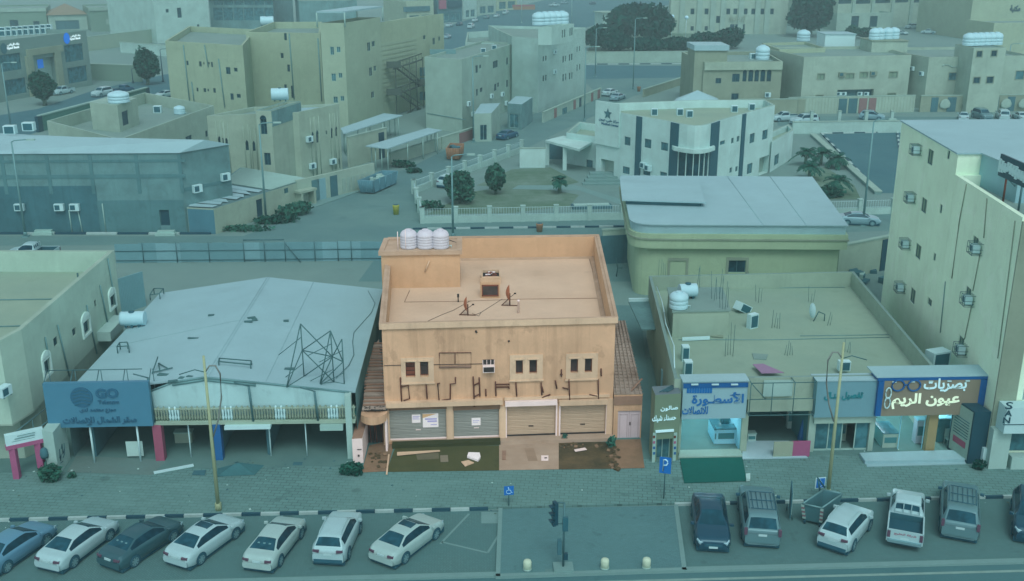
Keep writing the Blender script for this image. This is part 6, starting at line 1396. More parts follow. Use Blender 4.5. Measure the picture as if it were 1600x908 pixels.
def carport(pts, z, label, cat='carport'):
    q = [P(x, y, z) for x, y in pts]; c = sum(q, Vector()) / 4; root = E('carport', (c.x, c.y, 0), label, cat); b = MB(); pl = [(p.x, p.y) for p in q]
    if sum(pl[i - 1][0] * pl[i][1] - pl[i][0] * pl[i - 1][1] for i in range(4)) < 0: pl.reverse()
    b.prism(pl, z - .12, z); b.build('roof', M['whroof'], root)
    for i in range(4):
        a, d_ = q[i], q[(i + 1) % 4]
        for t in (0.05, .35, .65):
            p = a.lerp(d_, t).lerp(Vector((c.x, c.y, z)), .06); b = MB(); b.tube([(p.x, p.y, 0), (p.x, p.y, z - .1)], .08, 5); b.build('post', M['frame'], root)
carport([(532, 200), (600, 177), (629, 180), (537, 209)], 3.2, 'white-roofed carport behind the lancet-windowed villa'); carport([(571, 228), (668, 200), (690, 203), (605, 232)], 3.2, 'white-roofed carport nearest the side street')
wallrun('yard_wall', 'beige yard wall with a dark doorway under the near carport', (545, 262), (604, 245), 215, M['beige'], doors=((.85, 1.2, .9, 'black'),))
wallrun('yard_wall', 'long pale yard wall running from the near carport to the side street', (610, 258), (688, 233), 240, M['cream'])
# skips
def skip(p, q, r_, z, m, name, label, cat, rim=None, load=None):
    a, c, d_ = P(*p), P(*q), P(*r_); u = c - a; v = d_ - c; root = E(name, (a + d_) / 2, label, cat); b = MB(); o_ = [a, c, d_, a + v]; ins = .12
    cen = sum(o_, Vector()) / 4; lo = [o.lerp(cen, ins) for o in o_]; li = [o.lerp(cen, .1) for o in o_]
    for i in range(4):
        j = (i + 1) % 4; b.face([(*lo[i].xy, .2), (*lo[j].xy, .2), (*o_[j].xy, z), (*o_[i].xy, z)]); b.face([(*o_[i].xy, z), (*o_[j].xy, z), (*li[j].xy, z), (*li[i].xy, z)]); b.face([(*li[j].xy, z), (*li[i].xy, z), (*lo[i].xy, z * .5), (*lo[j].xy, z * .5)])
    b.face([(*l.xy, z * .5) for l in lo]); b.face([(*l.xy, .2) for l in lo][::-1]); b.build('hull', m, root)
    for i, n in ((0, 8), (1, 4)):
        for k in range(n + 1): b = MB(); p_ = lo[i].lerp(lo[i + 1], k / n); q_ = o_[i].lerp(o_[i + 1], k / n); b.tube([(p_.x, p_.y, .2), (q_.x, q_.y, z)], .07, 4); b.build('rib', rim or m, root)
    b = MB(); rr = random.Random(9)
    for k in range(14): t = li[0].lerp(li[1], rr.random()).lerp(li[3].lerp(li[2], rr.random()), rr.uniform(.15, .85)); b.box((t.x, t.y, z * rr.uniform(.55, .95)), (rr.uniform(.4, 1.2), rr.uniform(.3, .7), rr.uniform(.15, .5)), rr.uniform(0, 3), 0, Matrix.Rotation(rr.uniform(-.4, .4), 4, 'X'))
    b.build('rubbish', load or M['frame'], root)
skip((560, 304), (584, 305), (622, 288), 1.7, plain('blue_grey_steel', V_(76, 124, 136), .6), 'waste_skip', 'long blue-grey waste skip at the mouth of the side street', 'skip')
M['orange'] = plain('orange_paint', V_(122, 100, 76), .7, .3, 0, .2)
skip((697, 251), (719, 252), (725, 243), 1.7, M['orange'], 'waste_skip', 'orange waste skip full of rubbish behind the tall lamp post', 'skip', load=M['slate'])
# ------------------------------------------------------------------ cream hall with a white roof
hh_ = hgt(985, 462, 350); FL, FR, BR, BL = XY(984, 352, hh_), XY(1327, 354, hh_), XY(1270, 277, hh_), XY(969, 275, hh_)
rad = 2.2; fd = (Vector(FR) - Vector(FL)).normalized(); ld = (Vector(BL) - Vector(FL)).normalized(); arc = []
for k in range(7): t = k / 6; p = Vector(FL) + ld * rad * (1 - t) ** 2 + fd * rad * t ** 2; arc.append(tuple(p))
hf = arc + [FR, BR, BL]; HL = E('hall', (sum(p[0] for p in hf) / len(hf), sum(p[1] for p in hf) / len(hf), 0), 'cream hall with a rounded corner, moulded bands and a broad white sheet roof', 'building')
M['hallwall'] = plaster('pale_green_cream_plaster', V_(128, 158, 132), .2, .06)
low = inset(hf, .55); HWl = Bld('hall', '', low, hh_ - 2.0, M['hallwall'], M['hallwall'], par=0, root=HL)
fe = 6
HWl.win(fe, (1138, 407, 1165, 426), M['glass'], M['framed'], depth=.15)
for r_ in ((1043, 403, 1075, 440), (1134, 402, 1169, 440)):
    u0, u1, z0, z1 = HWl.rect(fe, r_); b = MB(); HWl.panel(b, fe, u0, u0 + .2, z0, z1, 0, .08); HWl.panel(b, fe, u1 - .2, u1, z0, z1, 0, .08); HWl.panel(b, fe, u0 + .2, u1 - .2, z1 - .25, z1, 0, .08); b.build('window_surround', M['brownwall'], HL)
HWl.done()
b = MB(); b.prism(hf, hh_ - 2.0, hh_ - .75); b.build('upper_band', M['hallwall'], HL)
b = MB(); b.prism(inset(hf, -.1), hh_ - 1.25, hh_ - 1.12); b.build('moulding', M['brownwall'], HL)
b = MB(); b.prism(inset(hf, .2), hh_ - .745, hh_ - .02); b.build('metal_band', ribbed('white_ribbed_band', V_(128, 170, 176), (3.5, 0, 0), .5), HL)
b = MB(); b.prism(inset(hf, .05), hh_ - .015, hh_ + .07); b.build('roof', M['whroof'], HL)
a, c, d_, e_ = P(972, 312, hh_ + .55), P(1103, 316, hh_ + .55), P(1090, 277, hh_ + .55), P(968, 276, hh_ + .55); b = MB(); b.prism([(p.x, p.y) for p in (a, c, d_, e_)], hh_ + .43, hh_ + .55); b.build('raised_roof', M['whroof'], HL)
b = MB(); b.prism(inset([(p.x, p.y) for p in (a, c, d_, e_)], .35), hh_ + .075, hh_ + .428); b.build('shaded_gap_curb', M['slate'], HL)  # curb painted dark to give the shaded gap below the raised roof
b = MB()
for k in range(1, 9):
    t = k / 9; p, q = Vector(arc[-1]).lerp(Vector(FR), t), Vector(BL).lerp(Vector(BR), t)
    if k in (5, 7): b.tube([(p.x, p.y, hh_ + .08), (q.x, q.y, hh_ + .08)], .03, 4)
b.build('roof_seams', M['roofseam'], HL)
# side wing with gate on the right, back gate on the left
wallrun('yard_wall', 'plain cream wall between the hall and the tall block with a dark gate', (1305, 438), (1386, 420), 385, M['beige'], th=.3, doors=((.93, 1.5, .95, 'black'),))
wallrun('gate_wall', 'cream gate wall with a double dark green door left of the hall', (940, 412), (975, 410), 360, M['cream'], doors=((.5, 2.6, .85, 'slate'),))
q = P(963, 432); b = MB(); b.tube([q, q + Vector((.1, 0, .8)), q + Vector((.5, 0, .8))], .05, 5); b.tube([q + Vector((.1, 0, .8)), q + Vector((-.1, 0, 1.7))], .04, 5); o = b.build('broken_stand', M['rebar'], None, q); tag(o, 'broken rusty stand in the yard behind the ochre building', 'stand')
rr = random.Random(31)
q = P(1352, 430); b = MB()
for k in range(22): b.box((q.x + rr.uniform(-2, 2.5), q.y + rr.uniform(-3, 6), rr.uniform(.05, .6)), (rr.uniform(.4, 1.6), rr.uniform(.3, 1.0), rr.uniform(.1, .5)), rr.uniform(0, 3), rr.randrange(2))
o = b.build('rubble', [M['frame'], M['slate']], None, q); tag(o, 'heap of scrap and broken concrete between the hall and the tall block', 'rubble heap', None, 'stuff')
# ------------------------------------------------------------------ white school with a bowed middle
hs_ = hgt(937, 279, 172)
T = [XY(933, 170, hs_), XY(969, 176, hs_), XY(1049, 190, hs_)]
bow0, bow1 = Vector(XY(1062, 193, hs_)), Vector(XY(1111, 192.5, hs_))
bn = Vector(((bow1 - bow0).y, -(bow1 - bow0).x)).normalized(); bow = [tuple(bow0.lerp(bow1, k / 5) + bn * 1.6 * math.sin(math.pi * k / 5)) for k in range(6)]
T2 = [XY(1124, 188, hs_), XY(1211, 164, hs_), XY(1196, 156, hs_), XY(1095, 156, hs_), XY(955, 161, hs_)]
sf = T + bow + T2; ns = len(sf)
SCH = Bld('school', 'white two-storey school with a bowed glazed middle and tall dark stripes', sf, hs_, M['schoolwall'], M['roofsand'], M['ivory'], par=1.0, pt=.3)
w_e = lambda e, rs: SCH.wins(e, rs, M['glassl'], M['framed'], depth=.15, bars=1)
w_e(0, [(944.5, 209.5, 955.6, 223.5)]); w_e(1, [(975.4, 214, 985, 227.3), (1006.8, 217.4, 1017.6, 231.4), (1032.4, 222.7, 1043.7, 235.6), (972.6, 260.7, 983.7, 272), (1005, 262, 1016, 274), (1031, 269, 1042, 280)])
eR = 3 + 6; w_e(eR, [(1171.5, 208.6, 1179.3, 223.5), (1191.3, 203.2, 1199.6, 217.7), (1167.4, 255.7, 1175.6, 271.4), (1142.6, 215.7, 1146.7, 224), (1151.3, 212.8, 1155.5, 221.5), (1125, 220, 1133, 226), (1140, 262, 1144, 270), (1149, 260, 1153, 268)])
SCH.win(0, (938.5, 250, 959, 279), M['ivory'], None, name='entrance', depth=.8); SCH.win(eR, (1186, 245, 1201, 273), M['ivory'], None, name='entrance', depth=.8)
for k in range(3, 8):
    L_ = (Vector(sf[k + 1]) - Vector(sf[k])).length; zt_, zb_ = hgt(1086, 320, 228) if False else hs_ * .62, hs_ * .27
    SCH.win(k, (.055, L_ - .055, zb_, zt_), M['glass'], None, name='bow_window', px=False, depth=.12)
M['stripe'] = plain('dark_stripe_panel', V_(30, 74, 86), .5)
for e in (2, 8): L_ = (Vector(sf[e + 1]) - Vector(sf[e])).length; b = MB(); SCH.panel(b, e, .05, L_ - .05, .0, hs_ - .05, .01, .12); b.build('dark_stripe', M['stripe'], SCH.root)
for e, px in ((1, 999), (eR, 1161)): u, z = onwall(*SCH.edge(e), px, 200); b = MB(); SCH.panel(b, e, u - .45, u + .45, 0, hs_ - .05, .01, .12); b.build('dark_stripe', M['stripe'], SCH.root)
b = MB(); rim = inset(bow + [tuple(Vector(bow[-1]) - bn * .2), tuple(Vector(bow[0]) - bn * .2)], -.6); b.prism(rim, hs_ * .64, hs_ * .69); b.build('bow_canopy', M['schoolwall'], SCH.root)
SCH.ac(1, 1008, 258, .9, .7, .4); SCH.ac(1, 1015, 262, .9, .7, .4); SCH.done()
hs2 = hs_ + .55; b = MB(); SCH.panel(b, 0, -.05, (Vector(sf[1]) - Vector(sf[0])).length + .1, hs_ * .5, hs2 + .5, .0, .25); b.build('sign_tower', M['schoolwall'], SCH.root)
e0, e1 = SCH.edge(0); nn = Vector((e1[1] - e0[1], -(e1[0] - e0[0]))).normalized(); q0_, q1_ = (e0[0] + nn.x * .26, e0[1] + nn.y * .26), (e1[0] + nn.x * .26, e1[1] + nn.y * .26)
put_text('مركز طبي عيون', q0_, q1_, (936, 186, 967, 192), M['inkdark'], SCH.root, bold=.02); put_text('Medical Center', q0_, q1_, (940, 193, 967, 196.5), M['inkdark'], SCH.root, ar=False, bold=.02)
u, z = onwall(q0_, q1_, 950, 178); b = MB(); dd_ = (Vector(q1_) - Vector(q0_)).normalized(); star = []
for k in range(10): r_ = .75 if k % 2 == 0 else .33; t = math.pi / 2 + k * math.pi / 5; star.append((q0_[0] + dd_.x * (u + r_ * math.cos(t)) + nn.x * .05, q0_[1] + dd_.y * (u + r_ * math.cos(t)) + nn.y * .05, z + r_ * math.sin(t)))
b.face(star); b.build('star_emblem', M['slate'], SCH.root)
for (px, py, lb) in ((1022, 180, 'white air conditioner on the school roof behind the left wing'), (1062, 180, 'white air conditioner on the school roof behind the dark stripe'), (1077, 183, 'tall white air conditioner on the school roof above the bow'), (1147, 175, 'white air conditioner on the school roof nearest the right wing'), (1174, 172, 'white air conditioner on the school roof behind the right wing end')): condenser(px, py, hs_ - 1, lb, (.8, .6, .85))
lw_ = [XY(885, 207, 4.2), XY(934, 214, 4.2), XY(950, 196, 4.2), XY(905, 190, 4.2)]
LW = Bld('low_wing', 'low white wing of the school with a walled terrace at its left end', lw_, 4.2, M['schoolwall'], M['roofsand'], M['ivory'], par=1.0, pt=.3); LW.win(0, (916, 250, 926, 263.5), M['glassl'], M['framed']); LW.done()
lw_ = [XY(1206, 222, 4.0), XY(1240, 203, 4.0), XY(1232, 194, 4.0), XY(1200, 207, 4.0)]
LW2 = Bld('low_wing', 'low white wing of the school at its right end near the palms', lw_, 4.0, M['schoolwall'], M['roofsand'], M['ivory'], par=.8, pt=.3); LW2.win(0, (1210, 241.7, 1217, 257), M['glassl'], M['framed']); LW2.done()
sh_ = [XY(852, 219, 3.4), XY(905, 233, 3.4), XY(925, 222, 3.4), XY(880, 212, 3.4)]; crt = E('entrance_canopy', (*sh_[1], 0), 'white sloping canopy over the dark side entrance of the school', 'canopy'); b = MB(); b.prism(sh_, 3.1, 3.4); b.build('roof', M['schoolwall'], crt)
q = P(866, 256); b = MB(); b.box((q.x + 1.3, q.y + 3.2, 1.4), (4.0, .3, 2.8)); b.build('dark_recess', M['slate'], crt)
for px, py in ((855, 258), (882, 266)): q = P(px, py); b = MB(); b.box((q.x, q.y, 1.55), (.5, .5, 3.1)); b.build('pillar', M['schoolwall'], crt)
wallrun('yard_wall', 'white yard wall stepping up to the school side entrance', (812, 262), (852, 262), 232, M['schoolwall'])
# garden and its white fence
def fence(name, label, p, q, n, wall_h=.75, ph=1.7, m='whitewall'):
    a, c = P(*p), P(*q); d_ = c - a; an = math.atan2(d_.y, d_.x); root = E(name, (a + c) / 2, label, 'fence'); m_ = (a + c) / 2; b = MB(); b.box((m_.x, m_.y, wall_h / 2), (d_.length, .22, wall_h), an); b.build('wall', M[m], root)
    for k in range(n + 1): s = a + d_ * k / n; b = MB(); b.box((s.x, s.y, ph / 2), (.45, .45, ph), an); b.box((s.x, s.y, ph + .04), (.55, .55, .08), an); b.build('pillar', M[m], root)
    b = MB(); L_ = d_.length
    for z in (wall_h + .08, ph - .15): b.tube([a + Vector((0, 0, z)), c + Vector((0, 0, z))], .02, 4)
    k = 0
    while k * .28 < L_: s = a + d_ * (k * .28 / L_); b.tube([s + Vector((0, 0, wall_h)), s + Vector((0, 0, ph - .1))], .014, 3); k += 1
    b.build('railing', M['white'], root); return root
fence('garden_fence', 'long white front fence of the garden along the black and white kerb', (660, 349), (972, 343), 6)
fence('garden_fence', 'white fence along the street behind the hall, by the silver car', (1290, 337), (1394, 334), 2)
fence('garden_fence', 'short white fence on the left end of the garden', (660, 349), (647, 303), 3); fence('garden_fence', 'white fence of the garden running along the side street', (647, 303), (815, 238), 7)
sheet('garden', pk([(655, 345), (970, 340), (975, 285), (930, 262), (815, 240), (650, 303)]), .02, M['sand'])
sheet('lawn', pk([(668, 335), (800, 333), (890, 322), (905, 305), (820, 290), (735, 300)]), .03, M['grass'], None, 'stuff', 'dry patchy grass of the front garden', 'grass')
sheet('lawn', pk([(745, 290), (800, 265), (860, 262), (905, 285), (850, 298)]), .034, M['grass'], None, 'stuff', 'greener grass in front of the school entrance', 'grass')
sheet('lawn', pk([(1255, 265), (1290, 262), (1335, 290), (1345, 312), (1290, 312)]), .03, M['grass'], None, 'stuff', 'grass round the palms beside the parking lot', 'grass')
sheet('garden_path', pk([(800, 296), (905, 298), (975, 322), (970, 312), (900, 290), (810, 290)]), .04, M['kerbstone'])
b = MB(); q = P(924, 325); b.box((q.x, q.y, .2), (4.5, 1.3, .35), .05); o = b.build('bench_block', M['slate'], None, q); tag(o, 'dark low block lying on the garden sand by the front fence', 'block'); b = MB(); b.box((q.x, q.y, .41), (4.0, .9, .08), .05); b.build('top', M['frame'], o)
# steps and planters at the school door
b = MB()
for k in range(4): q = P(935, 288 - k * 2.5); b.box((q.x + 1, q.y, .1 + .12 * k), (6 - .6 * k, 1.2, .2 + .24 * k))
o = b.build('steps', M['kerbstone'], None, P(935, 286)); tag(o, 'grey entrance steps below the school sign', 'steps')
# wall with lot right of the school
wallrun('yard_wall', 'long white wall along the street in front of the cream villas', (1237, 209), (1408, 207), 191, M['whitewall'], th=.4)
for k, px in enumerate((1267, 1310, 1352, 1392)): q = P(px, 195); b = MB(); b.box((q.x, q.y, 1.1), (.5, .5, 2.2)); o = b.build('pillar', M['whitewall'], None, q); b = MB(); b.box((q.x, q.y, 2.24), (.6, .6, .1)); b.build('cap', M['ivory'], o); tag(o, 'white wall pillar in the row above the long white wall', 'pillar', 'white pillars above the long wall')
wallrun('yard_wall', 'low pale retaining wall slanting between palms and parking lot', (1372, 304), (1270, 213), 300, M['kerbstone'], th=.8)
# ------------------------------------------------------------------ houses beyond
hb1 = hgt(1112, 172, 96); r0 = XY(1100, 97, hb1); r1 = XY(1223, 96, hb1)
BR_ = Bld('villa', 'brown villa with a row of pointed dark windows and a white-roofed stair tower', [r0, r1, (r1[0] + 1.5, r1[1] + 17), (r0[0] - .5, r0[1] + 17)], hb1, M['brownwall'], M['roofgrey'], M['beige'], par=.6, pt=.3)
for r_ in ((1160.4, 112, 1166.6, 127.5), (1169.3, 112, 1176.8, 127.5), (1179, 112, 1185.7, 127.5), (1188.2, 112, 1195.5, 127.5), (1198, 112, 1205, 127.5)): 
    o = BR_.win(0, r_, M['glass'], None, depth=.12); u0, u1, z0, z1 = BR_.rect(0, r_); um, w_ = (u0 + u1) / 2, (u1 - u0) / 2; b = MB(); b.face([BR_.pt3(0, u0, z1, .012), BR_.pt3(0, u1, z1, .012), BR_.pt3(0, um + w_ * .7, z1 + w_ * .5, .012), BR_.pt3(0, um, z1 + w_ * .9, .012), BR_.pt3(0, um - w_ * .7, z1 + w_ * .5, .012)]); b.build('pointed_head', M['glass'], o)
BR_.wins(0, [(1144, 115.3, 1155.7, 128), (1118, 122, 1127, 130.5), (1142.7, 146, 1154, 155.8)], M['glass'], M['framed']); BR_.ac(0, 1199, 148, 1.0, .8, .4)
u0, u1, z0, z1 = BR_.rect(0, (1102, 97, 1222, 109)); b = MB(); BR_.panel(b, 0, .1, u1, z0, hb1 - .05, 0, .35); b.build('beige_band', M['beige'], BR_.root); BR_.done()
ht_ = hb1 + 1.9; s0_, s1_ = XY(1086, 79, ht_), XY(1137, 79, ht_); b = MB(); b.prism([s0_, s1_, (s1_[0], s1_[1] + 6), (s0_[0], s0_[1] + 6)], 0, ht_); b.build('stair_tower', M['brownwall'], BR_.root); b = MB(); b.prism([(s0_[0] - .2, s0_[1] - .3), (s1_[0] + .2, s1_[1] - .3), (s1_[0] + .2, s1_[1] + 6.3), (s0_[0] - .2, s0_[1] + 6.3)], ht_ + .003, ht_ + .9); b.build('tower_roof', M['whroof'], BR_.root)
tank(1191, 93, hb1 - .6, 1.25, 2.6, 'domed white tank on the brown villa roof', ribs=3); condenser(1178, 92, hb1 - .6, 'white air conditioner beside the domed tank on the brown villa', (1.6, 1.2, 1.0))
wallrun('yard_wall', 'brown yard wall in front of the brown villa', (1150, 181), (1244, 180), 156, M['brownwall']); wallrun('yard_wall', 'long brown side wall of the brown villa rising along the side street', (1005, 152), (1084, 126), 140, M['brownwall'])
tp_ = [P(x, y, 3.6) for x, y in ((1050, 160), (1128, 160), (1120, 153), (1058, 153))]; mid = sum(tp_, Vector()) / 4 + Vector((0, 0, 1.6)); b = MB()
for i in range(4): b.face([tp_[i], tp_[(i + 1) % 4], mid])
tn = b.build('tent_roof', M['whroof'], None, (mid.x, mid.y, 0)); tag(tn, 'white tent roof in the yard of the brown villa', 'tent'); b = MB()
for p in tp_: b.tube([(p.x, p.y, 0), p], .08, 5)
b.build('poles', M['frame'], tn)
hb2 = hgt(1257, 172, 89); r0, r1 = XY(1256.5, 89, hb2), XY(1424.5, 86, hb2)
B2 = Bld('villa', 'wide cream villa with a balcony niche, two storeys and ribbed yard wall', [r0, r1, (r1[0] + .5, r1[1] + 16), (r0[0] - 3, r0[1] + 17)], hb2, M['cream'], M['roofgrey'], M['brownwall'], par=.5, pt=.3)
B2.wins(0, [(1277.5, 115.5, 1288, 124), (1322, 115, 1334, 122.5), (1344, 113, 1355.5, 121), (1389.5, 112.5, 1402, 121), (1275, 149, 1286, 153), (1387, 146, 1399, 151)], M['shutbrown'], M['framed'], surround=M['brownwall'], sw=.14)
B2.win(0, (1308, 140, 1365, 151), M['slate'], None, name='balcony_niche', depth=.8)
for px, py in ((1315, 116), (1364, 114.5)): B2.ac(0, px, py, 1.2, .7, .4, m=M['brownwall'])
for px in (1312, 1320, 1345, 1355): B2.ac(0, px, 147, .9, .6, .4, out=-.6)
B2.done(); hq2 = hb2 + 1.6
def roofroom(name, label, cat, px0, px1, py, z, h_, dep, m, roof, root=None):
    a, c = P(px0, py, z), P(px1, py, z); b = MB(); pl = [(a.x, a.y), (c.x, c.y), (c.x, c.y + dep), (a.x, a.y + dep)]; b.prism(pl, z, z + h_); r_ = root or E(name, ((a.x + c.x) / 2, a.y, z), label, cat); b.build('wall' if not root else 'stair_tower', m, r_); b = MB(); b.prism(inset(pl, -.15), z + h_ + .003, z + h_ + .15); b.build('roof' if not root else 'tower_roof', roof, r_); return z + h_ + .15
zt1 = roofroom('', '', '', 1361, 1417, 82, hb2 - .5, 2.0, 6, M['cream'], M['brownwall'], B2.root)
for k, px in enumerate((1366, 1373, 1386, 1396)): tank(px, 62 - .5 * k, zt1, 1.0, 2.1, 'white tank in the group of four on the cream villa stair tower', 'tank', 'four tanks on the cream villa stair tower', 3)
roofroom('roof_room', 'white ribbed rooftop unit on the wide cream villa', 'roof unit', 1288, 1335, 76, hb2 - .5, 2.6, 5, M['white'], M['whroof'])
h2b = hb2 + .3; r0, r1 = XY(1218, 77, h2b), XY(1290, 75, h2b); B2b = Bld('villa', 'yellowish house behind the wide cream villa with one dome tank', [r0, r1, (r1[0], r1[1] + 12), (r0[0], r0[1] + 12)], h2b, M['beige2'], M['roofgrey'], par=.5); B2b.done(); tank(1255, 64, h2b - .4, 1.3, 2.2, 'dome tank on the yellowish house behind the wide cream villa', ribs=3)
def streetwall(label, p, q, pyt, m, doors, ribs=False):
    root, a, c, h_ = wallrun('yard_wall', label, p, q, pyt, m, th=.35); d_ = c - a; an = math.atan2(d_.y, d_.x)
    for x0, x1, mm in doors:
        s0, s1 = P(x0, p[1]), P(x1, p[1]); t = ((s0 + s1) / 2); y_ = a.y + d_.y * (t.x - a.x) / d_.x; b = MB(); b.box((t.x, y_ - .22, h_ * .46), ((s1 - s0).length, .1, h_ * .9), an); b.build('gate', M[mm], root)
    if ribs:
        b = MB()
        for k in range(40): s = a + d_ * (k + .5) / 40; b.box((s.x, s.y - .2, h_ * .5), (.12, .06, h_ * .9), an)
        b.build('ribs', M['beige'], root)
    return root, a, c, h_
streetwall('ribbed cream yard wall with four dark gates below the wide cream villa', (1230, 179), (1427, 175), 153, M['cream'], ((1312, 1325, 'slate'), (1328, 1342, 'slate'), (1345, 1358, 'reddoor'), (1361, 1373, 'reddoor'), (1245, 1257, 'brownwall')), True)
hb3 = hgt(1452, 170, 89); r0, r1 = XY(1452, 89.5, hb3), XY(1610, 86.5, hb3)
B3 = Bld('villa', 'pale villa at the right edge with a stair tower carrying a row of tanks', [r0, r1, (r1[0], r1[1] + 16), (r0[0] - 4, r0[1] + 17)], hb3, M['cream'], M['roofgrey'], M['brownwall'], par=.5, pt=.3)
B3.wins(0, [(1482.5, 114, 1497.5, 125), (1587, 111, 1599.5, 124)], M['glassl'], M['framed'], surround=M['brownwall'], sw=.14)
for px, py in ((1427, 107), (1442, 115)): B3.ac(3, px, py, .9, .7, .4)
u, z = onwall(*B3.edge(0), 1490, 103); b = MB()
for k in range(8): b.tube([B3.pt3(0, u - 2.2 + .55 * k, z + .25 * math.sin(k * 1.1), .05), B3.pt3(0, u - 1.8 + .55 * k, z + .25 * math.sin(k * 1.1 + 1), .05)], .09, 4)
b.build('wall_ornament', M['frame'], B3.root); B3.done()
htw = hgt(1541, 172, 72); r0, r1 = XY(1517, 74, htw), XY(1567, 73, htw); ST = Bld('stair_tower', '', [(r0[0], r0[1] - 1.2), (r1[0], r1[1] - 1.2), (r1[0], r1[1] + 6), (r0[0], r0[1] + 6)], htw, M['cream'], M['roofgrey'], M['brownwall'], par=.2, root=B3.root)
ST.wins(0, [(1521, 121, 1531, 130), (1541.5, 120, 1552, 130), (1526, 80, 1534.5, 89), (1549, 79, 1557.5, 88)], M['glass'], M['framed'], surround=M['brownwall'], sw=.14); ST.done()
for k in range(6): tank(1513 + k * 8.6, 71.5 - .3 * k, htw - .1, 1.05, 2.2, 'white tank in the row of six on the pale villa stair tower', 'tank', 'row of six tanks on the pale villa stair tower', 3)
root, a, c, h_ = streetwall('brown patterned yard wall with five dark gates below the pale villa', (1436, 175), (1612, 173), 150, M['brownwall'], ((1453, 1464, 'slate'), (1479, 1493, 'slate'), (1523, 1536, 'slate'), (1549, 1562, 'slate'), (1576, 1588, 'slate')))
for px in (1472, 1508, 1543, 1569, 1597): s = P(px, 174); b = MB(); b.lathe((s.x, a.y - .35, h_ * .2), [(.1, 0), (.9, .3), (1.0, h_ * .3), (.6, h_ * .55), (.1, h_ * .62)], 10); o = b.build('pattern_panel', M['ivory'], root); o.scale = (1, .12, 1); o.location = (0, (a.y - .3 - root.location.y) * .88, 0)
# ------------------------------------------------------------------ far top left: bank, school row, tall white block
hk_ = hgt(145, 132, 47); b0, b1 = P(-20, 164), P(145, 133); dv = (b1 - b0); nb_ = Vector((-dv.y, dv.x, 0)).normalized()
BK = Bld('bank', 'grey-brown two-storey bank branch with big windows and white lit lettering', [(b0.x, b0.y), (b1.x, b1.y), (b1.x + nb_.x * 22, b1.y + nb_.y * 22), (b0.x + nb_.x * 22, b0.y + nb_.y * 22)], hk_, plaster('grey_brown_cladding', V_(92, 124, 120), .12, .06), M['roofgrey'], par=.8, pt=.4)
BK.wins(0, [(0, 84, 34, 111), (8, 123, 42, 148), (101, 69, 131, 96), (106, 104, 137, 129)], M['glassl'], M['framed'], depth=.3, bars=2); BK.win(0, (57, 90, 89, 133), M['frame'], None, name='entrance', depth=1.2)
u0, u1, z0, z1 = BK.rect(0, (40, 74, 96, 84)); b = MB(); BK.panel(b, 0, u0, u1, z0, z1, 0, .5); b.build('portal_lintel', M['brownwall'], BK.root)
for px in (46, 91): u, z = onwall(*BK.edge(0), px, 110); b = MB(); BK.panel(b, 0, u - .8, u + .8, 0, z0, 0, .5); b.build('portal_pier', M['brownwall'], BK.root)
M['bankwhite'] = lit('lit_bank_letter', K(205, 228, 232), .5); M['bankblue'] = lit('lit_bank_blue', K(20, 110, 210), .3)
for r0_, r1_ in (((110, 54, 125.5, 58), (108, 58.5, 126, 63)), ((11, 67, 30, 72), (10, 72.5, 30.5, 77.5))): put_text('بنك الرياض', *BK.edge(0), r0_, M['bankwhite'], BK.root, bold=.03); put_text('Riyad Bank', *BK.edge(0), r1_, M['bankwhite'], BK.root, ar=False, bold=.03)
def disc(e, px, py, r_, m, bl, name):
    u, z = onwall(*bl.edge(e), px, py); b = MB(); b.face([bl.pt3(e, u + r_ * .8 * math.cos(2 * math.pi * k / 16), z + r_ * math.sin(2 * math.pi * k / 16), .12) for k in range(16)]); o = b.build(name, m, bl.root); return o
disc(0, 103.5, 60, 1.1, M['bankblue'], BK, 'round_emblem'); disc(0, 5, 76, 1.0, M['slate'], BK, 'round_emblem'); BK.part('entrance_emblem', 0, (66, 93, 75, 107), -1.15, .05, M['bankblue']); BK.done()
for k in range(9):
    for j in range(2): q = P(5 + k * 9, 50 + 6 * j - k * .5, hk_ - .8); condenser(5 + k * 9, 51 + 5.5 * j - k * .6, hk_ - .8, 'white air conditioner in the double row on the bank roof', (1.2, .9, 1.1), 0, 0, 'air conditioners on the bank roof')
def farblock(name, label, cat, p0, p1, base, top, dep, m, roof, par=.5, wins=(), wm='glass', wf='frame', bars=1, left=0.0):
    a, c = P(p0, base[0]), P(p1, base[1]); h_ = hgt(p0, base[0], top); d_ = (c - a); n_ = Vector((-d_.y, d_.x, 0)).normalized() * dep; bl = Bld(name, label, [(a.x, a.y), (c.x, c.y), (c.x + n_.x, c.y + n_.y), (a.x + n_.x, a.y + n_.y)], h_, m, roof, par=par, pt=.4, cat=cat)
    bl.wins(0, wins, M[wm], M[wf] if wf else None, depth=.25, bars=bars); return bl
M['brownpanel'] = plain('grey_brown_wall_panel', V_(90, 122, 110), .8, .2, 0, .05)
f = farblock('school_block', 'long low block with brown wall panels and white window bays in the far left corner', 'building', -40, 76, (50, 47), 16, 25, M['brownpanel'], M['roofgrey'], wins=((15, 31, 29, 42), (52, 33, 62, 42)), bars=0)
f.done(); b = MB(); f.panel(b, 0, 0, (Vector(f.foot[1]) - Vector(f.foot[0])).length, f.h - .8, f.h + .3, 0, .3); b.build('white_edge', M['ivory'], f.root)
f = farblock('school_gate', 'school gateway with an orange pyramid roof between two brown blocks', 'building', 78, 138, (48, 46), 24, 14, M['ivory'], M['roofgrey'], wins=((87, 32, 124, 46),), wm='slate', wf=None); f.done()
pyr = [Vector((*p, f.h + .02)) for p in inset(f.foot, -.5)]; ap_ = sum(pyr, Vector()) / 4 + Vector((0, 0, 3.2)); b = MB()
for i in range(4): b.face([pyr[i], pyr[(i + 1) % 4], ap_])
b.build('pyramid_roof', plain('orange_tile', H_(122, 122, 104), .8), f.root)
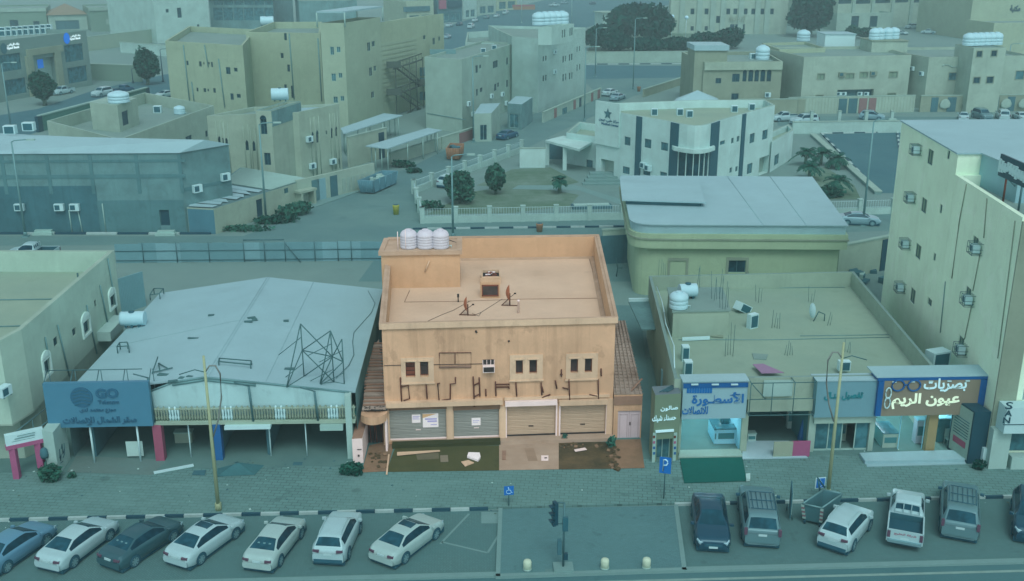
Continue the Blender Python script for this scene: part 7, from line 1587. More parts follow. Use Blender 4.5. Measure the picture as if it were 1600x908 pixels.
f = farblock('school_block', 'low block with brown wall panels and two big white-framed windows', 'building', 143, 230, (50, 47), 14, 25, M['brownpanel'], M['roofgrey'], wins=((166, 30, 181, 38), (189, 28, 205, 37)), bars=0)
for r_ in ((163, 24, 184, 45), (186, 23, 208, 45)): f.part('white_bay', 0, r_, -.1, .06, M['ivory'])
f.done(); b = MB(); f.panel(b, 0, 0, (Vector(f.foot[1]) - Vector(f.foot[0])).length, f.h - .6, f.h + .5, 0, .3); b.build('white_edge', M['ivory'], f.root)
f = farblock('office_block', 'tall white block cut by the top edge, left of the glass tower', 'building', 246, 330, (68, 62), -70, 30, M['whitewall'], M['roofgrey'], wins=((259, 14, 264, 20), (277, 12, 284, 28), (308, 38, 312, 46)), bars=0); f.done()
f = farblock('glass_tower', 'dark glass office tower at the top edge behind the beige block', 'building', 331, 430, (56, 56), -80, 30, M['greywall'], M['roofgrey'], wins=tuple((333 + i * 16, 24 * j - 60, 348 + i * 16, 24 * j - 40) for i in range(6) for j in range(4)), wm='glassl', wf='framed'); b = MB(); f.panel(b, 0, 0, 30, f.h * .45, f.h * .5, 0, 1.2); b.build('canopy', M['slate'], f.root); f.done()
wallrun('lot_wall', 'brown wall of the vacant lot right of the bank', (145, 125), (222, 128), 100, M['brownpanel'], th=.6); wallrun('lot_wall', 'white wall at the back of the vacant lot', (190, 82), (262, 88), 66, M['whitewall'], th=.6); wallrun('lot_wall', 'pale weathered wall behind the bank', (137, 80), (243, 66), 58, M['roofsand'], th=.6)
# far shops, the garden with its wall, the big pale building
for (x0, x1, yb, yt, m, lb, nm) in ((470, 560, 60, 2, 'greywall', 'grey steel-framed roof block behind the beige apartments', 'building'), (636, 678, 38, 2, 'cream2', 'cream shop building left of the red sign', 'shop'), (684, 722, 36, -8, 'slate', 'dark-fronted shop with a red hanging sign', 'shop'), (724, 745, 30, -14, 'whitewall', 'narrow white shop between dark fronts at the top edge', 'shop'), (746, 775, 24, -14, 'ivory', 'pale shop with tall glass front at the top edge', 'shop'), (776, 808, 17, -20, 'beige2', 'yellowish shop at the top edge by the road', 'shop')):
    f = farblock('shop_building', lb, nm, x0, x1, (yb, yb - 2), yt, 18, M[m], M['roofgrey'], wins=() if x0 == 470 else ((x0 + 4, yb - 14, x0 + (x1 - x0) * .45, yb - 3), (x0 + (x1 - x0) * .55, yb - 15, x1 - 3, yb - 4)), wm='glassl'); f.done()
    if x0 == 684: f.part('red_sign', 0, (685, 0, 696, 14), .1, .5, M['red']); f.part('shop_sign', 0, (699, 1, 721, 12), .1, .3, M['black'])
    if x0 == 636: f.part('shop_sign', 0, (630, 10, 671, 18), .1, .4, M['slate'])
sheet('park', pk([(918, 84), (1090, 82), (1080, 40), (1010, 5), (960, 22), (925, 52)]), .012, M['grass'])
wallrun('park_wall', 'pale roadside wall of the park behind the black and white kerb', (915, 99), (1086, 97), 82, M['ivory'], th=.5)
q = [P(x, y, 5.5) for x, y in ((930, 28), (957, 45), (957, 30), (940, 23))]; rt2 = E('park_kiosk', P(944, 50), 'small white kiosk among the dark park trees', 'kiosk'); b = MB(); a, c = P(934, 52), P(955, 52); b.box(((a.x + c.x) / 2, a.y, 3.2), (c.x - a.x, 6, 6.4), .3); b.build('wall', M['whitewall'], rt2); b = MB(); b.box(((a.x + c.x) / 2, a.y, 6.5), (c.x - a.x + 1, 7, .25), .3); b.build('roof', M['ivory'], rt2)
f = farblock('government_building', 'large cream building with regular windows and an arched entrance behind the park', 'building', 1046, 1228, (52, 54), -40, 40, M['cream'], M['roofgrey'], wins=tuple((x - 3, y - 4.5, x + 3, y + 4.5) for x in (1082, 1104, 1138, 1149, 1165, 1177, 1191, 1206) for y in (18, -8)) + ((1119, 25, 1125, 36), (1079, 41, 1084, 48), (1101, 41, 1106, 48)), wf=None)
for px in (1066, 1093, 1114, 1130, 1158, 1184, 1199): u, z = onwall(*f.edge(0), px, 20); b = MB(); f.panel(b, 0, u - .8, u + .8, 0, f.h - .5, 0, .5); b.build('pilaster', M['ivory'], f.root)
for px in (1144, 1152, 1160): f.part('entrance_arch', 0, (px - 3.4, 38, px + 3.4, 50), .02, .1, M['glass'])
put_text('الإدارية', *f.edge(0), (1139, 24, 1164, 34), M['brownwall'], f.root, bold=.03, out=.55, dep=.05); f.done()
f = farblock('hall_building', 'cream long building with big shutter bays right of the large tree', 'building', 1306, 1456, (46, 40), -20, 30, M['cream'], M['roofgrey'], wins=((1304, -8, 1331, 6), (1333, -8, 1361, 6), (1364, -8, 1392, 5), (1396, -8, 1420, 4), (1424, -8, 1454, 4)), wf=None); 
for px in (1332, 1362, 1393, 1422, 1452): u, z = onwall(*f.edge(0), px, 20); b = MB(); f.panel(b, 0, u - .6, u + .6, 0, f.h - .5, 0, .5); b.build('pilaster', M['ivory'], f.root)
f.done()
f = farblock('annex', 'low cream annex with two dark doorways in front of the shutter building', 'building', 1306, 1392, (48, 46), 21, 8, M['ivory'], M['roofgrey'], wins=((1330, 25, 1342, 43), (1359, 25, 1371, 42)), wf=None); f.done()
f = farblock('annex', 'grey-cream block with one dark window right of the shutter building', 'building', 1457, 1504, (36, 34), -20, 25, M['ivory'], M['roofgrey'], wins=((1484, 13, 1494, 27), (1458, 11, 1468, 21)), wf='framed'); f.done()
f = farblock('apartment_block', 'yellowish corner block with dark Arabic lettering at the top right edge', 'building', 1512, 1640, (62, 60), -50, 30, M['beige2'], M['roofgrey'], wins=()); put_text('مكتبة', *f.edge(0), (1578, 8, 1594, 20), M['black'], f.root, bold=.04, out=.1, dep=.08); f.done()
f = farblock('villa', 'yellowish wall block at the right edge behind the tank row', 'building', 1546, 1650, (92, 90), 36, 12, M['beige2'], M['roofgrey'], wins=()); f.done()
# ------------------------------------------------------------------ vehicles
def interp(pts, x):
    if x <= pts[0][0]: return pts[0][1]
    for (x0, y0), (x1, y1) in zip(pts, pts[1:]):
        if x <= x1: t = (x - x0) / (x1 - x0); return y0 + (y1 - y0) * t
    return pts[-1][1]
def smooth(pts, x, w_=.06): return sum(interp(pts, x + k * w_) * g for k, g in ((-2, 1), (-1, 2), (0, 3), (1, 2), (2, 1))) / 9
M['tyre'] = plain('tyre_rubber', V_(34, 76, 88), .85, .2); M['rim'] = plain('alloy_rim', V_(104, 146, 152), .35, .5, .4); M['arch'] = plain('wheel_arch', V_(28, 70, 82), .9)
M['cglass'] = glassy('car_glass', V_(24, 64, 76), .25, .12); M['sglass'] = glassy('tinted_side_glass', V_(14, 48, 60), .15, .12); M['taill'] = plain('tail_light', V_(74, 60, 76), .3, .4, 0, .1); M['headl'] = plain('head_light', V_(130, 172, 180), .15, .6); M['plate'] = plain('number_plate', V_(140, 178, 180), .5); M['blackplastic'] = plain('black_plastic', V_(34, 78, 92), .6)
def carpaint(name, c, rough=.28):
    m = N(name, rough, .5); m.b.inputs['Specular Tint'].default_value = (.5, .85, .92, 1)
    return m.out(m.mix(m.ramp(m.noise((1, 1, 1), 1.2, 4), .4, .7), c, sh(c, .93)))
PAINT = {'white': carpaint('white_car_paint', K(150, 194, 198, 1.0)), 'offwhite': carpaint('off_white_car_paint', K(146, 186, 184, 1.0)), 'blue': carpaint('blue_grey_car_paint', K(84, 138, 162, 1.0)), 'charcoal': carpaint('charcoal_car_paint', K(46, 88, 96, 1.0)), 'black': carpaint('black_car_paint', K(26, 70, 88, 1.0)), 'grey': carpaint('grey_car_paint', K(84, 128, 134, 1.0)), 'silver': carpaint('silver_car_paint', K(112, 158, 168, 1.0)), 'navy': carpaint('navy_car_paint', K(30, 84, 112, 1.0))}
KINDS = {
 'sedan': dict(L=4.85, W=1.84, top=[(-2.43, .62), (-2.36, .95), (-2.2, 1.04), (-1.72, 1.08), (-.95, 1.40), (-.55, 1.455), (.0, 1.47), (.35, 1.44), (1.18, 1.0), (1.5, .97), (2.1, .84), (2.33, .72), (2.43, .5)], belt=[(-2.43, .7), (-2.2, .95), (-1.7, 1.0), (0, .96), (1.2, .93), (2.1, .8), (2.43, .5)], gl=(-1.72, -.95), ws=(.36, 1.17), side=(-1.45, .98), rw=.62, wb=(1.42, -1.42), r=.335),
 'suv': dict(L=4.5, W=1.87, top=[(-2.24, .75), (-2.2, 1.05), (-2.08, 1.15), (-1.78, 1.58), (-1.6, 1.645), (-.5, 1.68), (.25, 1.64), (1.1, 1.12), (1.4, 1.08), (1.95, .98), (2.15, .86), (2.25, .6)], belt=[(-2.24, .8), (-2.1, 1.08), (-1.7, 1.14), (0, 1.05), (1.1, 1.02), (2.0, .92), (2.25, .6)], gl=(-2.08, -1.76), ws=(.26, 1.08), side=(-1.75, .9), rw=.68, wb=(1.32, -1.32), r=.36),
 'bigsuv': dict(L=5.1, W=1.98, top=[(-2.54, .85), (-2.5, 1.1), (-2.42, 1.2), (-2.2, 1.78), (-2.02, 1.86), (-.5, 1.9), (.55, 1.86), (1.12, 1.3), (1.4, 1.24), (2.2, 1.16), (2.45, 1.02), (2.55, .7)], belt=[(-2.54, .9), (-2.4, 1.18), (0, 1.2), (1.2, 1.18), (2.3, 1.1), (2.55, .7)], gl=(-2.43, -2.2), ws=(.57, 1.11), side=(-2.15, .95), rw=.74, wb=(1.52, -1.52), r=.4),
 'cab': dict(L=5.2, W=1.82, top=[(-.62, .8), (-.6, 1.1), (-.56, 1.2), (-.5, 1.62), (-.36, 1.74), (.3, 1.77), (.62, 1.72), (1.28, 1.18), (1.6, 1.1), (2.25, 1.0), (2.5, .86), (2.6, .6)], belt=[(-.62, .9), (-.5, 1.14), (1.2, 1.08), (2.3, .95), (2.6, .6)], gl=(-.57, -.49), ws=(.64, 1.27), side=(-.4, 1.05), rw=.7, wb=(1.55, -1.5), r=.36)}
def car(kind, paint, label, cat, sunroof=False, rack=False, stickers=False, blackbump=False, plate_front=False, group=None, bed_text=False):
    k = KINDS[kind]; L, W = k['L'], k['W']; hw = W / 2; pt = PAINT[paint]; root = E({'sedan': 'parked_car', 'suv': 'parked_car', 'bigsuv': 'parked_car', 'cab': 'pickup_truck'}[kind], (0, 0, 0), label, cat, group)
    xs0 = k['top'][0][0]; xs1 = L / 2; n = 46; xs = [xs0 + (xs1 - xs0) * i / n for i in range(n + 1)]; rows = []
    for x in xs:
        zt_ = smooth(k['top'], x, .03); zb_ = min(smooth(k['belt'], x, .06), zt_ - .02)
        rear = -L / 2 if kind != 'cab' else -99
        e = max(0.0, (x - (xs1 - .75)) / .75); e2 = max(0.0, ((rear + .55) - x) / .55); tap = 1 - .2 * e ** 2.2 - .1 * e2 ** 2; w_ = hw * tap
        gh = max(0.0, min(1.0, (zt_ - zb_) / .42)); rw_ = w_ * (.93 - (.93 - k['rw']) * gh); sb = .2 + .1 * e + .12 * e2
        zm = sb + (zb_ - sb) * .5
        pr = [(w_ * .9, sb), (w_ * .985, sb + .07), (w_, zm), (w_ * .995, zm + (zb_ - zm) * .5), (w_ * .97, zb_ - .03), (w_ * .93, zb_)]
        for t in (.1, .5, .88): pr.append((w_ * .93 + (rw_ - w_ * .93) * t, zb_ + (zt_ - .05 * gh - zb_) * t))
        pr.append((rw_ * .985, zt_ - .045 * gh)); 
        for t in (.9, .6, .3, 0): pr.append((rw_ * t, zt_ - .045 * gh * t ** 3))
        rows.append([(x, y, z) for y, z in pr] + [(x, -y, z) for y, z in reversed(pr[:-1])])
    body, wsb, rgb, sgb = MB(), MB(), MB(), MB(); m_ = len(rows[0]); c14 = 13
    for i in range(n):
        xm = (xs[i] + xs[i + 1]) / 2; zt_ = smooth(k['top'], xm, .03); zb_ = smooth(k['belt'], xm, .06)
        for j in range(m_ - 1):
            jj = j if j < c14 else m_ - 2 - j; q = [rows[i][j], rows[i + 1][j], rows[i + 1][j + 1], rows[i][j + 1]]; dst = body
            if jj in (6, 7) and k['side'][0] < xm < k['side'][1] and zt_ - zb_ > .16: dst = sgb
            elif jj >= 10 and k['ws'][0] < xm < k['ws'][1]: dst = wsb
            elif jj >= 10 and k['gl'][0] < xm < k['gl'][1]: dst = rgb
            dst.face(q, 0, True)
    body.face(rows[0][::-1]); body.face(rows[-1])
    # merge body vertices so shading is smooth
    def merged(mb, name, mat_, par_):
        idx = {}; vs = []; fs = []
        for f in mb.f:
            nf = []
            for i in f:
                key = tuple(round(c, 4) for c in mb.v[i])
                if key not in idx: idx[key] = len(vs); vs.append(key)
                nf.append(idx[key])
            fs.append(nf)
        z = MB(); z.v = vs; z.f = fs; z.mi = [0] * len(fs); z.sm = list(mb.sm); return z.build(name, mat_, par_)
    bo = merged(body, 'body', pt, root); merged(sgb, 'side_windows', M['sglass'], root); merged(wsb, 'windshield', M['cglass'], root); merged(rgb, 'rear_window', M['cglass'], root)
    b = MB(); b.box((0, 0, .22), (L * .93, W * .92, .28)) if kind != 'cab' else b.box((0, 0, .4), (L * .9, W * .7, .16)); b.build('shaded_underbody', M['arch'], root)  # dark box, set low on cars, whose colour stands in for the shadow beneath
    r_ = k['r']
    for wx in k['wb']:
        for s in (-1, 1):
            y = s * (hw - .1)
            b = MB(); rr_ = r_ + .075; pts = [(wx + rr_ * math.cos(t), r_ + rr_ * math.sin(t)) for t in [math.pi * i / 14 - .12 + i * .017 for i in range(15)]]; yo = s * (hw + .012)
            b.face([(x, yo, z) for x, z in pts] if s < 0 else [(x, yo, z) for x, z in pts][::-1]); b.build('wheel_arch', M['arch'], bo)
            b = MB(); cs = 22
            prof = [(r_ * .72, .115), (r_ * .95, .11), (r_, .07), (r_, -.07), (r_ * .95, -.11)]
            for (ra, ya), (rb, yb) in zip(prof, prof[1:]):
                for q in range(cs):
                    t0, t1 = 2 * math.pi * q / cs, 2 * math.pi * (q + 1) / cs; b.face([(wx + ra * math.cos(t0), y + s * (ya + .02), r_ + ra * math.sin(t0)), (wx + ra * math.cos(t1), y + s * (ya + .02), r_ + ra * math.sin(t1)), (wx + rb * math.cos(t1), y + s * (yb + .02), r_ + rb * math.sin(t1)), (wx + rb * math.cos(t0), y + s * (yb + .02), r_ + rb * math.sin(t0))], 0, True)
            wh = b.build('wheel', M['tyre'], root)
            b = MB(); yr = y + s * .125; b.face([(wx + r_ * .3 * math.cos(2 * math.pi * q / 12), yr + s * .008, r_ + r_ * .3 * math.sin(2 * math.pi * q / 12)) for q in range(12)])
            for q in range(7):
                t = 2 * math.pi * q / 7; dx, dz = math.cos(t), math.sin(t); px, pz = -dz * .045, dx * .045
                b.face([(wx + dx * r_ * .2 + px, yr, r_ + dz * r_ * .2 + pz), (wx + dx * r_ * .2 - px, yr, r_ + dz * r_ * .2 - pz), (wx + dx * r_ * .7 - px * 1.3, yr, r_ + dz * r_ * .7 - pz * 1.3), (wx + dx * r_ * .7 + px * 1.3, yr, r_ + dz * r_ * .7 + pz * 1.3)])
            for q in range(cs):
                t0, t1 = 2 * math.pi * q / cs, 2 * math.pi * (q + 1) / cs; b.face([(wx + r_ * .66 * math.cos(t0), yr, r_ + r_ * .66 * math.sin(t0)), (wx + r_ * .74 * math.cos(t0), yr, r_ + r_ * .74 * math.sin(t0)), (wx + r_ * .74 * math.cos(t1), yr, r_ + r_ * .74 * math.sin(t1)), (wx + r_ * .66 * math.cos(t1), yr, r_ + r_ * .66 * math.sin(t1))])
            b.build('rim', M['rim'], wh)
            b = MB(); b.face([(wx + r_ * .72 * math.cos(2 * math.pi * q / 18), yr - s * .02, r_ + r_ * .72 * math.sin(2 * math.pi * q / 18)) for q in range(18)]); b.build('hub', M['arch'], wh)
    xr, xf = -L / 2, L / 2; zbelt = interp(k['belt'], xs1 - .3); zr = {'sedan': .82, 'suv': .98, 'bigsuv': 1.05, 'cab': .85}[kind]
    for s in (-1, 1):
        b = MB(); b.box((xr + .1, s * hw * .68, zr), (.2, hw * .38, .12), -s * .22) if kind in ('sedan', 'suv') else b.box((xr + .03, s * hw * .88, zr), (.14, .16, .38)); b.build('taillight', M['taill'], root)
        b = MB(); b.box((xf - .22, s * hw * .68, zbelt - .13), (.34, .34, .12), -s * .5, 0, Matrix.Rotation(.25, 4, 'Y')); b.build('headlight', M['headl'], root)
        b = MB(); mx_ = k['ws'][1] - .12; b.box((mx_, s * (hw + .1), interp(k['belt'], mx_) + .06), (.14, .2, .13), s * .2); b.build('mirror', pt if kind != 'bigsuv' else M['blackplastic'], root)
    b = MB(); b.box((xf - .03, 0, .52), (.12, W * .5, .14)); b.build('grille', M['blackplastic'], root)
    b = MB(); b.box((xr + .015, 0, zr - (.06 if kind == 'sedan' else .18)), (.05, .44, .12)); b.build('number_plate', M['plate'], root)
    if plate_front: b = MB(); b.box((xf + .01, 0, .42), (.05, .46, .12)); b.build('number_plate', M['plate'], root)
    if blackbump or kind == 'suv': b = MB(); b.box((xr + .1, 0, .4), (.24, W * .84, .2)); b.build('rear_bumper', M['blackplastic'], root)
    else: b = MB(); b.box((xr + .1, 0, .34), (.18, W * .74, .1)); b.build('rear_bumper', M['blackplastic' if kind != 'bigsuv' else 'rim'], root)
    if sunroof: b = MB(); zz = smooth(k['top'], .0, .03); b.box((-.02, 0, zz - .008), (.52, .86, .03), 0, 0, Matrix.Rotation(-.02, 4, 'Y')); b.build('sunroof', M['cglass'], root)
    if stickers:
        b = MB(); xm = sum(k['gl']) / 2; zz = smooth(k['top'], xm, .03); sl = math.atan2(smooth(k['top'], xm + .2, .03) - smooth(k['top'], xm - .2, .03), .4)
        for y in (-.32, 0, .32): b.box((xm, y, zz + .012), (.08, .13, .012), 0, 0, Matrix.Rotation(-sl, 4, 'Y'))
        b.build('window_stickers', M['pole'], root)
    if kind in ('suv', 'bigsuv'):
        for s in (-1, 1): b = MB(); zz = smooth(k['top'], -.6, .03); b.tube([(-1.6, s * k['rw'] * hw * .93, zz - .02), (-1.4, s * k['rw'] * hw * .93, zz + .06), (.0, s * k['rw'] * hw * .93, zz + .06), (.2, s * k['rw'] * hw * .93, zz - .03)], .025, 5); b.build('roof_rail', M['blackplastic'] if kind == 'bigsuv' else pt, root)
    if rack:
        zz = smooth(k['top'], -.6, .03); b = MB()
        for q in range(5): y = -.5 + .25 * q; b.tube([(-1.7, y, zz + .07), (.1, y, zz + .07)], .018, 4)
        for x in (-1.7, -.8, .1): b.tube([(x, -.62, zz + .07), (x, .62, zz + .07)], .025, 4)
        b.build('roof_rack', M['blackplastic'], root)
    if kind == 'cab':
        x0, x1 = -2.6, -.64; b = MB(); t = .07; zt_ = 1.12; zf_ = .68
        b.box(((x0 + x1) / 2, 0, (zf_ + .5) / 2 + .05), (x1 - x0, W * .9, .14))
        b.box(((x0 + x1) / 2, hw - t / 2, (zt_ + .42) / 2), (x1 - x0, t, zt_ - .42)); b.box(((x0 + x1) / 2, -hw + t / 2, (zt_ + .42) / 2), (x1 - x0, t, zt_ - .42))
        b.box((x1 - .03, 0, (zt_ + .45) / 2), (.06, W - .14, zt_ - .45)); b.build('bed', pt, root)
        b = MB(); b.box((x0 + .03, 0, (zt_ + .5) / 2), (.07, W - .16, zt_ - .5)); tg = b.build('tailgate', pt, root)
        b = MB(); b.box(((x0 + x1) / 2, 0, .73), (x1 - x0 - .1, W - .16, .03)); b.build('bed_floor', M['arch'], root); b = MB()
        for s in (-1, 1): b.box(((x0 + x1) / 2, s * (hw - .085), .9), (x1 - x0 - .12, .025, .34)); b.box(((x0 + x1) / 2 + s * ((x1 - x0) / 2 - .075), 0, .9), (.025, W - .2, .34))
        b.build('bed_liner', M['dark'], root)
        b = MB(); b.box((x0 - .06, 0, .5), (.16, W * .92, .14)); b.build('step_bumper', M['rim'], root)
        b = MB()
        for y in (-.62, -.2, .2, .62): b.tube([(x1 - .02, y, 1.1), (x1 - .02, y, 1.72)], .025, 5)
        b.tube([(x1 - .02, -.66, 1.72), (x1 - .02, .66, 1.72)], .03, 5); b.tube([(x1 - .02, -.66, 1.16), (x1 - .02, .66, 1.16)], .025, 5); b.build('headache_rack', pt, root)
        if bed_text:
            vs, fs = textmesh(arabic('شركة الخليج'), .02, .004); mnx = min(v.x for v in vs); mxx = max(v.x for v in vs); mny = min(v.y for v in vs); mxy = max(v.y for v in vs); b = MB()
            b.add([(x0 - .012 - v.z, .55 - (v.x - mnx) / (mxx - mnx) * 1.1, .82 + (v.y - mny) / (mxy - mny) * .17) for v in vs], fs); b.build('lettering', M['red'], tg)
    return root
G_L = 'cars parked left of the paved island'; G_R = 'cars parked right of the paved island'
def put(o, px, py, hx, hy, z=.01):
    """stand a car with its middle at photo point (px, py) on the ground, nose towards ground point (hx, hy)"""
    q = P(px, py, z); h_ = P(hx, hy, z); o.location = q; o.rotation_euler = (0, 0, math.atan2(h_.y - q.y, h_.x - q.x)); o.scale = (.95 if o.get('group') == G_R else .9,) * 3; return o
def putw(o, rear, front, off=.83):
    """stand a car by the ground points under the wheels of its right side"""
    a, c = P(*rear, .01), P(*front, .01); d_ = (c - a).normalized(); m_ = (a + c) / 2 + Vector((-d_.y, d_.x, 0)) * off; o.location = (m_.x, m_.y, .01); o.rotation_euler = (0, 0, math.atan2(d_.y, d_.x)); o.scale = (.9,) * 3; return o
putw(car('sedan', 'blue', 'blue-grey sedan cut off by the left edge of the picture', 'car', group=G_L), (12.7, 895), (75, 852))
putw(car('sedan', 'white', 'white sedan without sunroof between the blue-grey and the charcoal sedans', 'car', group=G_L), (118, 886.6), (173, 845))
putw(car('sedan', 'charcoal', 'charcoal sedan with stickers on its rear window', 'car', stickers=True, group=G_L), (212.6, 885.7), (271.8, 846.4))
putw(car('sedan', 'white', 'white sedan with a dark sunroof next to the charcoal sedan', 'car', sunroof=True, group=G_L), (315.8, 882.2), (369.6, 842.3))
putw(car('sedan', 'offwhite', 'off-white sedan with three stickers on its rear window', 'car', stickers=True, group=G_L), (439.6, 884.7), (472.2, 841.5))
putw(car('suv', 'white', 'white crossover nosing up to the kerb between two white sedans', 'car', group=G_L), (546, 873), (563, 834))
putw(car('sedan', 'offwhite', 'white sedan with a sunroof and red tail light, nearest the empty bay', 'car', sunroof=True, group=G_L), (634.6, 880.6), (681.9, 843.4))
put(car('sedan', 'black', 'shiny black sedan parked nose towards the road', 'car', plate_front=True, group=G_R), 1109, 828, 1118, 900)
put(car('bigsuv', 'grey', 'grey roof-racked SUV beside the black sedan', 'car', rack=True, group=G_R), 1184, 820, 1172, 740)
putw(car('suv', 'white', 'white crossover parked askew beside the steel rubbish skip', 'car', blackbump=True, group=G_R), (1332.5, 862.2), (1358.8, 828.5))
put(car('cab', 'white', 'white pickup truck with an empty bed and red lettering on its tailgate', 'pickup', bed_text=True, group=G_R), 1414, 822, 1420, 745)
put(car('bigsuv', 'grey', 'grey roof-racked SUV between the white pickup and the right edge', 'car', rack=True, group=G_R), 1497, 812, 1497, 730)
put(car('suv', 'black', 'black car cut off by the right edge of the picture', 'car', group=G_R), 1608, 822, 1613, 900)
protos = {}
def far(kind, paint, px, py, hx, hy, label, cat='car', z=.01):
    key = (kind, paint)
    if key not in protos: protos[key] = o = car(kind, paint, label, cat)
    else: o = place_copy(protos[key], (0, 0, 0), 0, label); o['category'] = cat
    if 'group' in o.keys(): del o['group']
    put(o, px, py, hx, hy, z); return o
far('cab', 'white', 99, 147, 70, 152, 'white pickup parked before the bank beside the round tree', 'pickup')
far('bigsuv', 'white', 160, 150, 135, 155, 'long white SUV parked on the street behind the green advertising wall')
far('cab', 'navy', 194, 145, 225, 139, 'dark blue pickup parked behind a white SUV by the advertising wall', 'pickup')
far('sedan', 'white', 258, 152, 230, 157, 'white sedan on the left street next to the beige three-storey block')
far('sedan', 'navy', 793, 216, 823, 207, 'dark blue sedan parked by the small cream gatehouse')
far('sedan', 'white', 953, 149, 985, 140, 'white sedan in the side street, half behind a silver one')
far('sedan', 'silver', 965, 156, 995, 146, 'silver sedan in the side street in front of a white one')
far('cab', 'white', 1226, 189, 1195, 190, 'white pickup parked below the brown yard wall', 'pickup')
far('bigsuv', 'white', 1256, 194, 1225, 196, 'white SUV parked just above the long white wall')
far('suv', 'silver', 1362, 187, 1395, 189, 'silver crossover parked before the ribbed cream yard wall')
far('sedan', 'white', 1505, 187, 1504, 170, 'white sedan seen from behind near the patterned yard wall')
far('bigsuv', 'grey', 1534, 186, 1552, 192, 'grey SUV parked before the patterned yard wall')
far('bigsuv', 'white', 1566, 186, 1555, 175, 'white off-roader parked right of the grey SUV by the patterned yard wall')
far('sedan', 'white', 1594, 187, 1580, 180, 'white sedan at the right edge by the patterned yard wall')
far('bigsuv', 'white', 1424, 45, 1400, 46, 'white van in the yard before the shutter building', 'van')
far('cab', 'white', 1451, 53, 1425, 52, 'white double-cab pickup in the yard right of the white van', 'pickup')
far('sedan', 'white', 1408, 54, 1430, 56, 'white car parked in the yard left of the double-cab pickup')
far('sedan', 'silver', 1341, 350, 1400, 352, 'silver sedan on the rear street below the lamp post right of the hall')
far('cab', 'white', 52, 404, -10, 404, 'white pickup half hidden behind the cream building roof on the left', 'pickup')
far('suv', 'white', 703, 290, 730, 279, 'white car parked behind the round garden bush')
far('sedan', 'white', 702, 42, 730, 34, 'white car at the near end of the row by the dark shop')
far('sedan', 'black', 718, 40, 745, 31, 'black car second in the row before the far shops')
far('bigsuv', 'white', 736, 44, 765, 34, 'white SUV driving on the far main road')
far('sedan', 'white', 742, 34, 770, 24, 'white car in the row before the far shops, beyond the driving SUV')
far('sedan', 'grey', 760, 29, 785, 21, 'grey car in the row before the pale glass-fronted shop')
far('sedan', 'white', 776, 27, 800, 19, 'white car in the row before the yellowish far shop')
far('sedan', 'silver', 699, 60, 720, 52, 'silver car beside the cream hotel block on the far road')
far('bigsuv', 'white', 790, 22, 812, 14, 'white SUV at the far end of the row of shops')
far('cab', 'white', 866, 10, 895, 9, 'white pickup on the far main road near the top edge', 'pickup')
far('sedan', 'silver', 882, 6, 905, 4, 'silver car close behind a white pickup at the top edge')
far('sedan', 'black', 926, 7, 950, 4, 'black car alone on the far main road')
# ------------------------------------------------------------------ street furniture in front
def lamp(px, py, ty, label, m='creampole', r_=.11, style='broken', cat='street lamp', group=None):
    q = P(px, py); h_ = hgt(px, py, ty); root = E('street_lamp', q, label, cat, group); b = MB(); b.tube([q, q + Vector((0, 0, h_))], r_, 10, 0, r_ * .55); b.build('pole', M[m], root)
    b = MB(); b.box(q + Vector((0, 0, .06)), (r_ * 5, r_ * 5, .12)); b.lathe(q + Vector((0, 0, .12)), [(r_ * 1.6, 0), (r_ * 1.4, .3), (r_ * 1.1, .4)], 10); b.build('base', M[m], root); t = q + Vector((0, 0, h_)); return root, t, h_
def arm_curl(root, t, dz, sx, m='rust2'):
    b = MB(); b.tube([t + Vector((0, 0, dz)), t + Vector((sx * .25, 0, dz + .35)), t + Vector((sx * .55, 0, dz + .35)), t + Vector((sx * .75, 0, dz - .1)), t + Vector((sx * .7, 0, dz - 1.4)), t + Vector((sx * .45, 0, dz - 2.6)), t + Vector((sx * .1, 0, dz - 3.6))], .045, 6); b.build('broken_arm', M[m], root)
    b = MB(); b.tube([t + Vector((0, 0, dz)), t + Vector((-sx * .5, 0, dz + .15)), t + Vector((-sx * 1.3, 0, dz - .1))], .03, 5); b.build('cable', M['rebar'], root)
M['rust2'] = plain('faded_brown_steel', V_(98, 112, 108), .7)
r1_, t1_, h1_ = lamp(342, 800, 556, 'cream street lamp with broken curled arms, in front of the white-roofed warehouse'); arm_curl(r1_, t1_, -.9, 1)
r2_, t2_, h2_ = lamp(1293, 777, 535, 'cream street lamp with broken curled arms, in front of the lit shops'); arm_curl(r2_, t2_, -.9, -1)
b = MB(); b.box(t1_ * 0 + Vector((r1_.location.x, r1_.location.y, .35)), (.3, .2, .4)); b.build('hatch', M['creampole'], r1_)
# traffic light
q = P(880, 888, .15); TL = E('traffic_light', q, 'black traffic light with two signal heads at the front of the paved island', 'traffic light'); hT_ = hgt(880, 888, 786, .15)
b = MB(); b.box(q + Vector((0, 0, .06)), (.95, .75, .12)); b.build('footing', M['kerbstone'], TL); b = MB(); b.tube([q, q + Vector((0, 0, hT_ - .15))], .055, 8); b.tube([q + Vector((0, 0, hT_ - .15)), q + Vector((-.35, 0, hT_ - .1))], .04, 6); b.tube([q + Vector((0, 0, hT_ - 1.25)), q + Vector((-.35, 0, hT_ - 1.25))], .03, 6); b.build('pole', M['steel'], TL)
b = MB(); b.box(q + Vector((-.42, 0, hT_ - .68)), (.16, .36, 1.15), .3); hd = b.build('signal_head', M['black'], TL)
b = MB()
for k in range(3): c = q + Vector((-.55, -.06, hT_ - .28 - .38 * k)); b.box(c, (.3, .28, .05), .3); b.box(c + Vector((.05, 0, -.16)), (.14, .26, .2), .3)
b.build('visors', M['black'], hd)
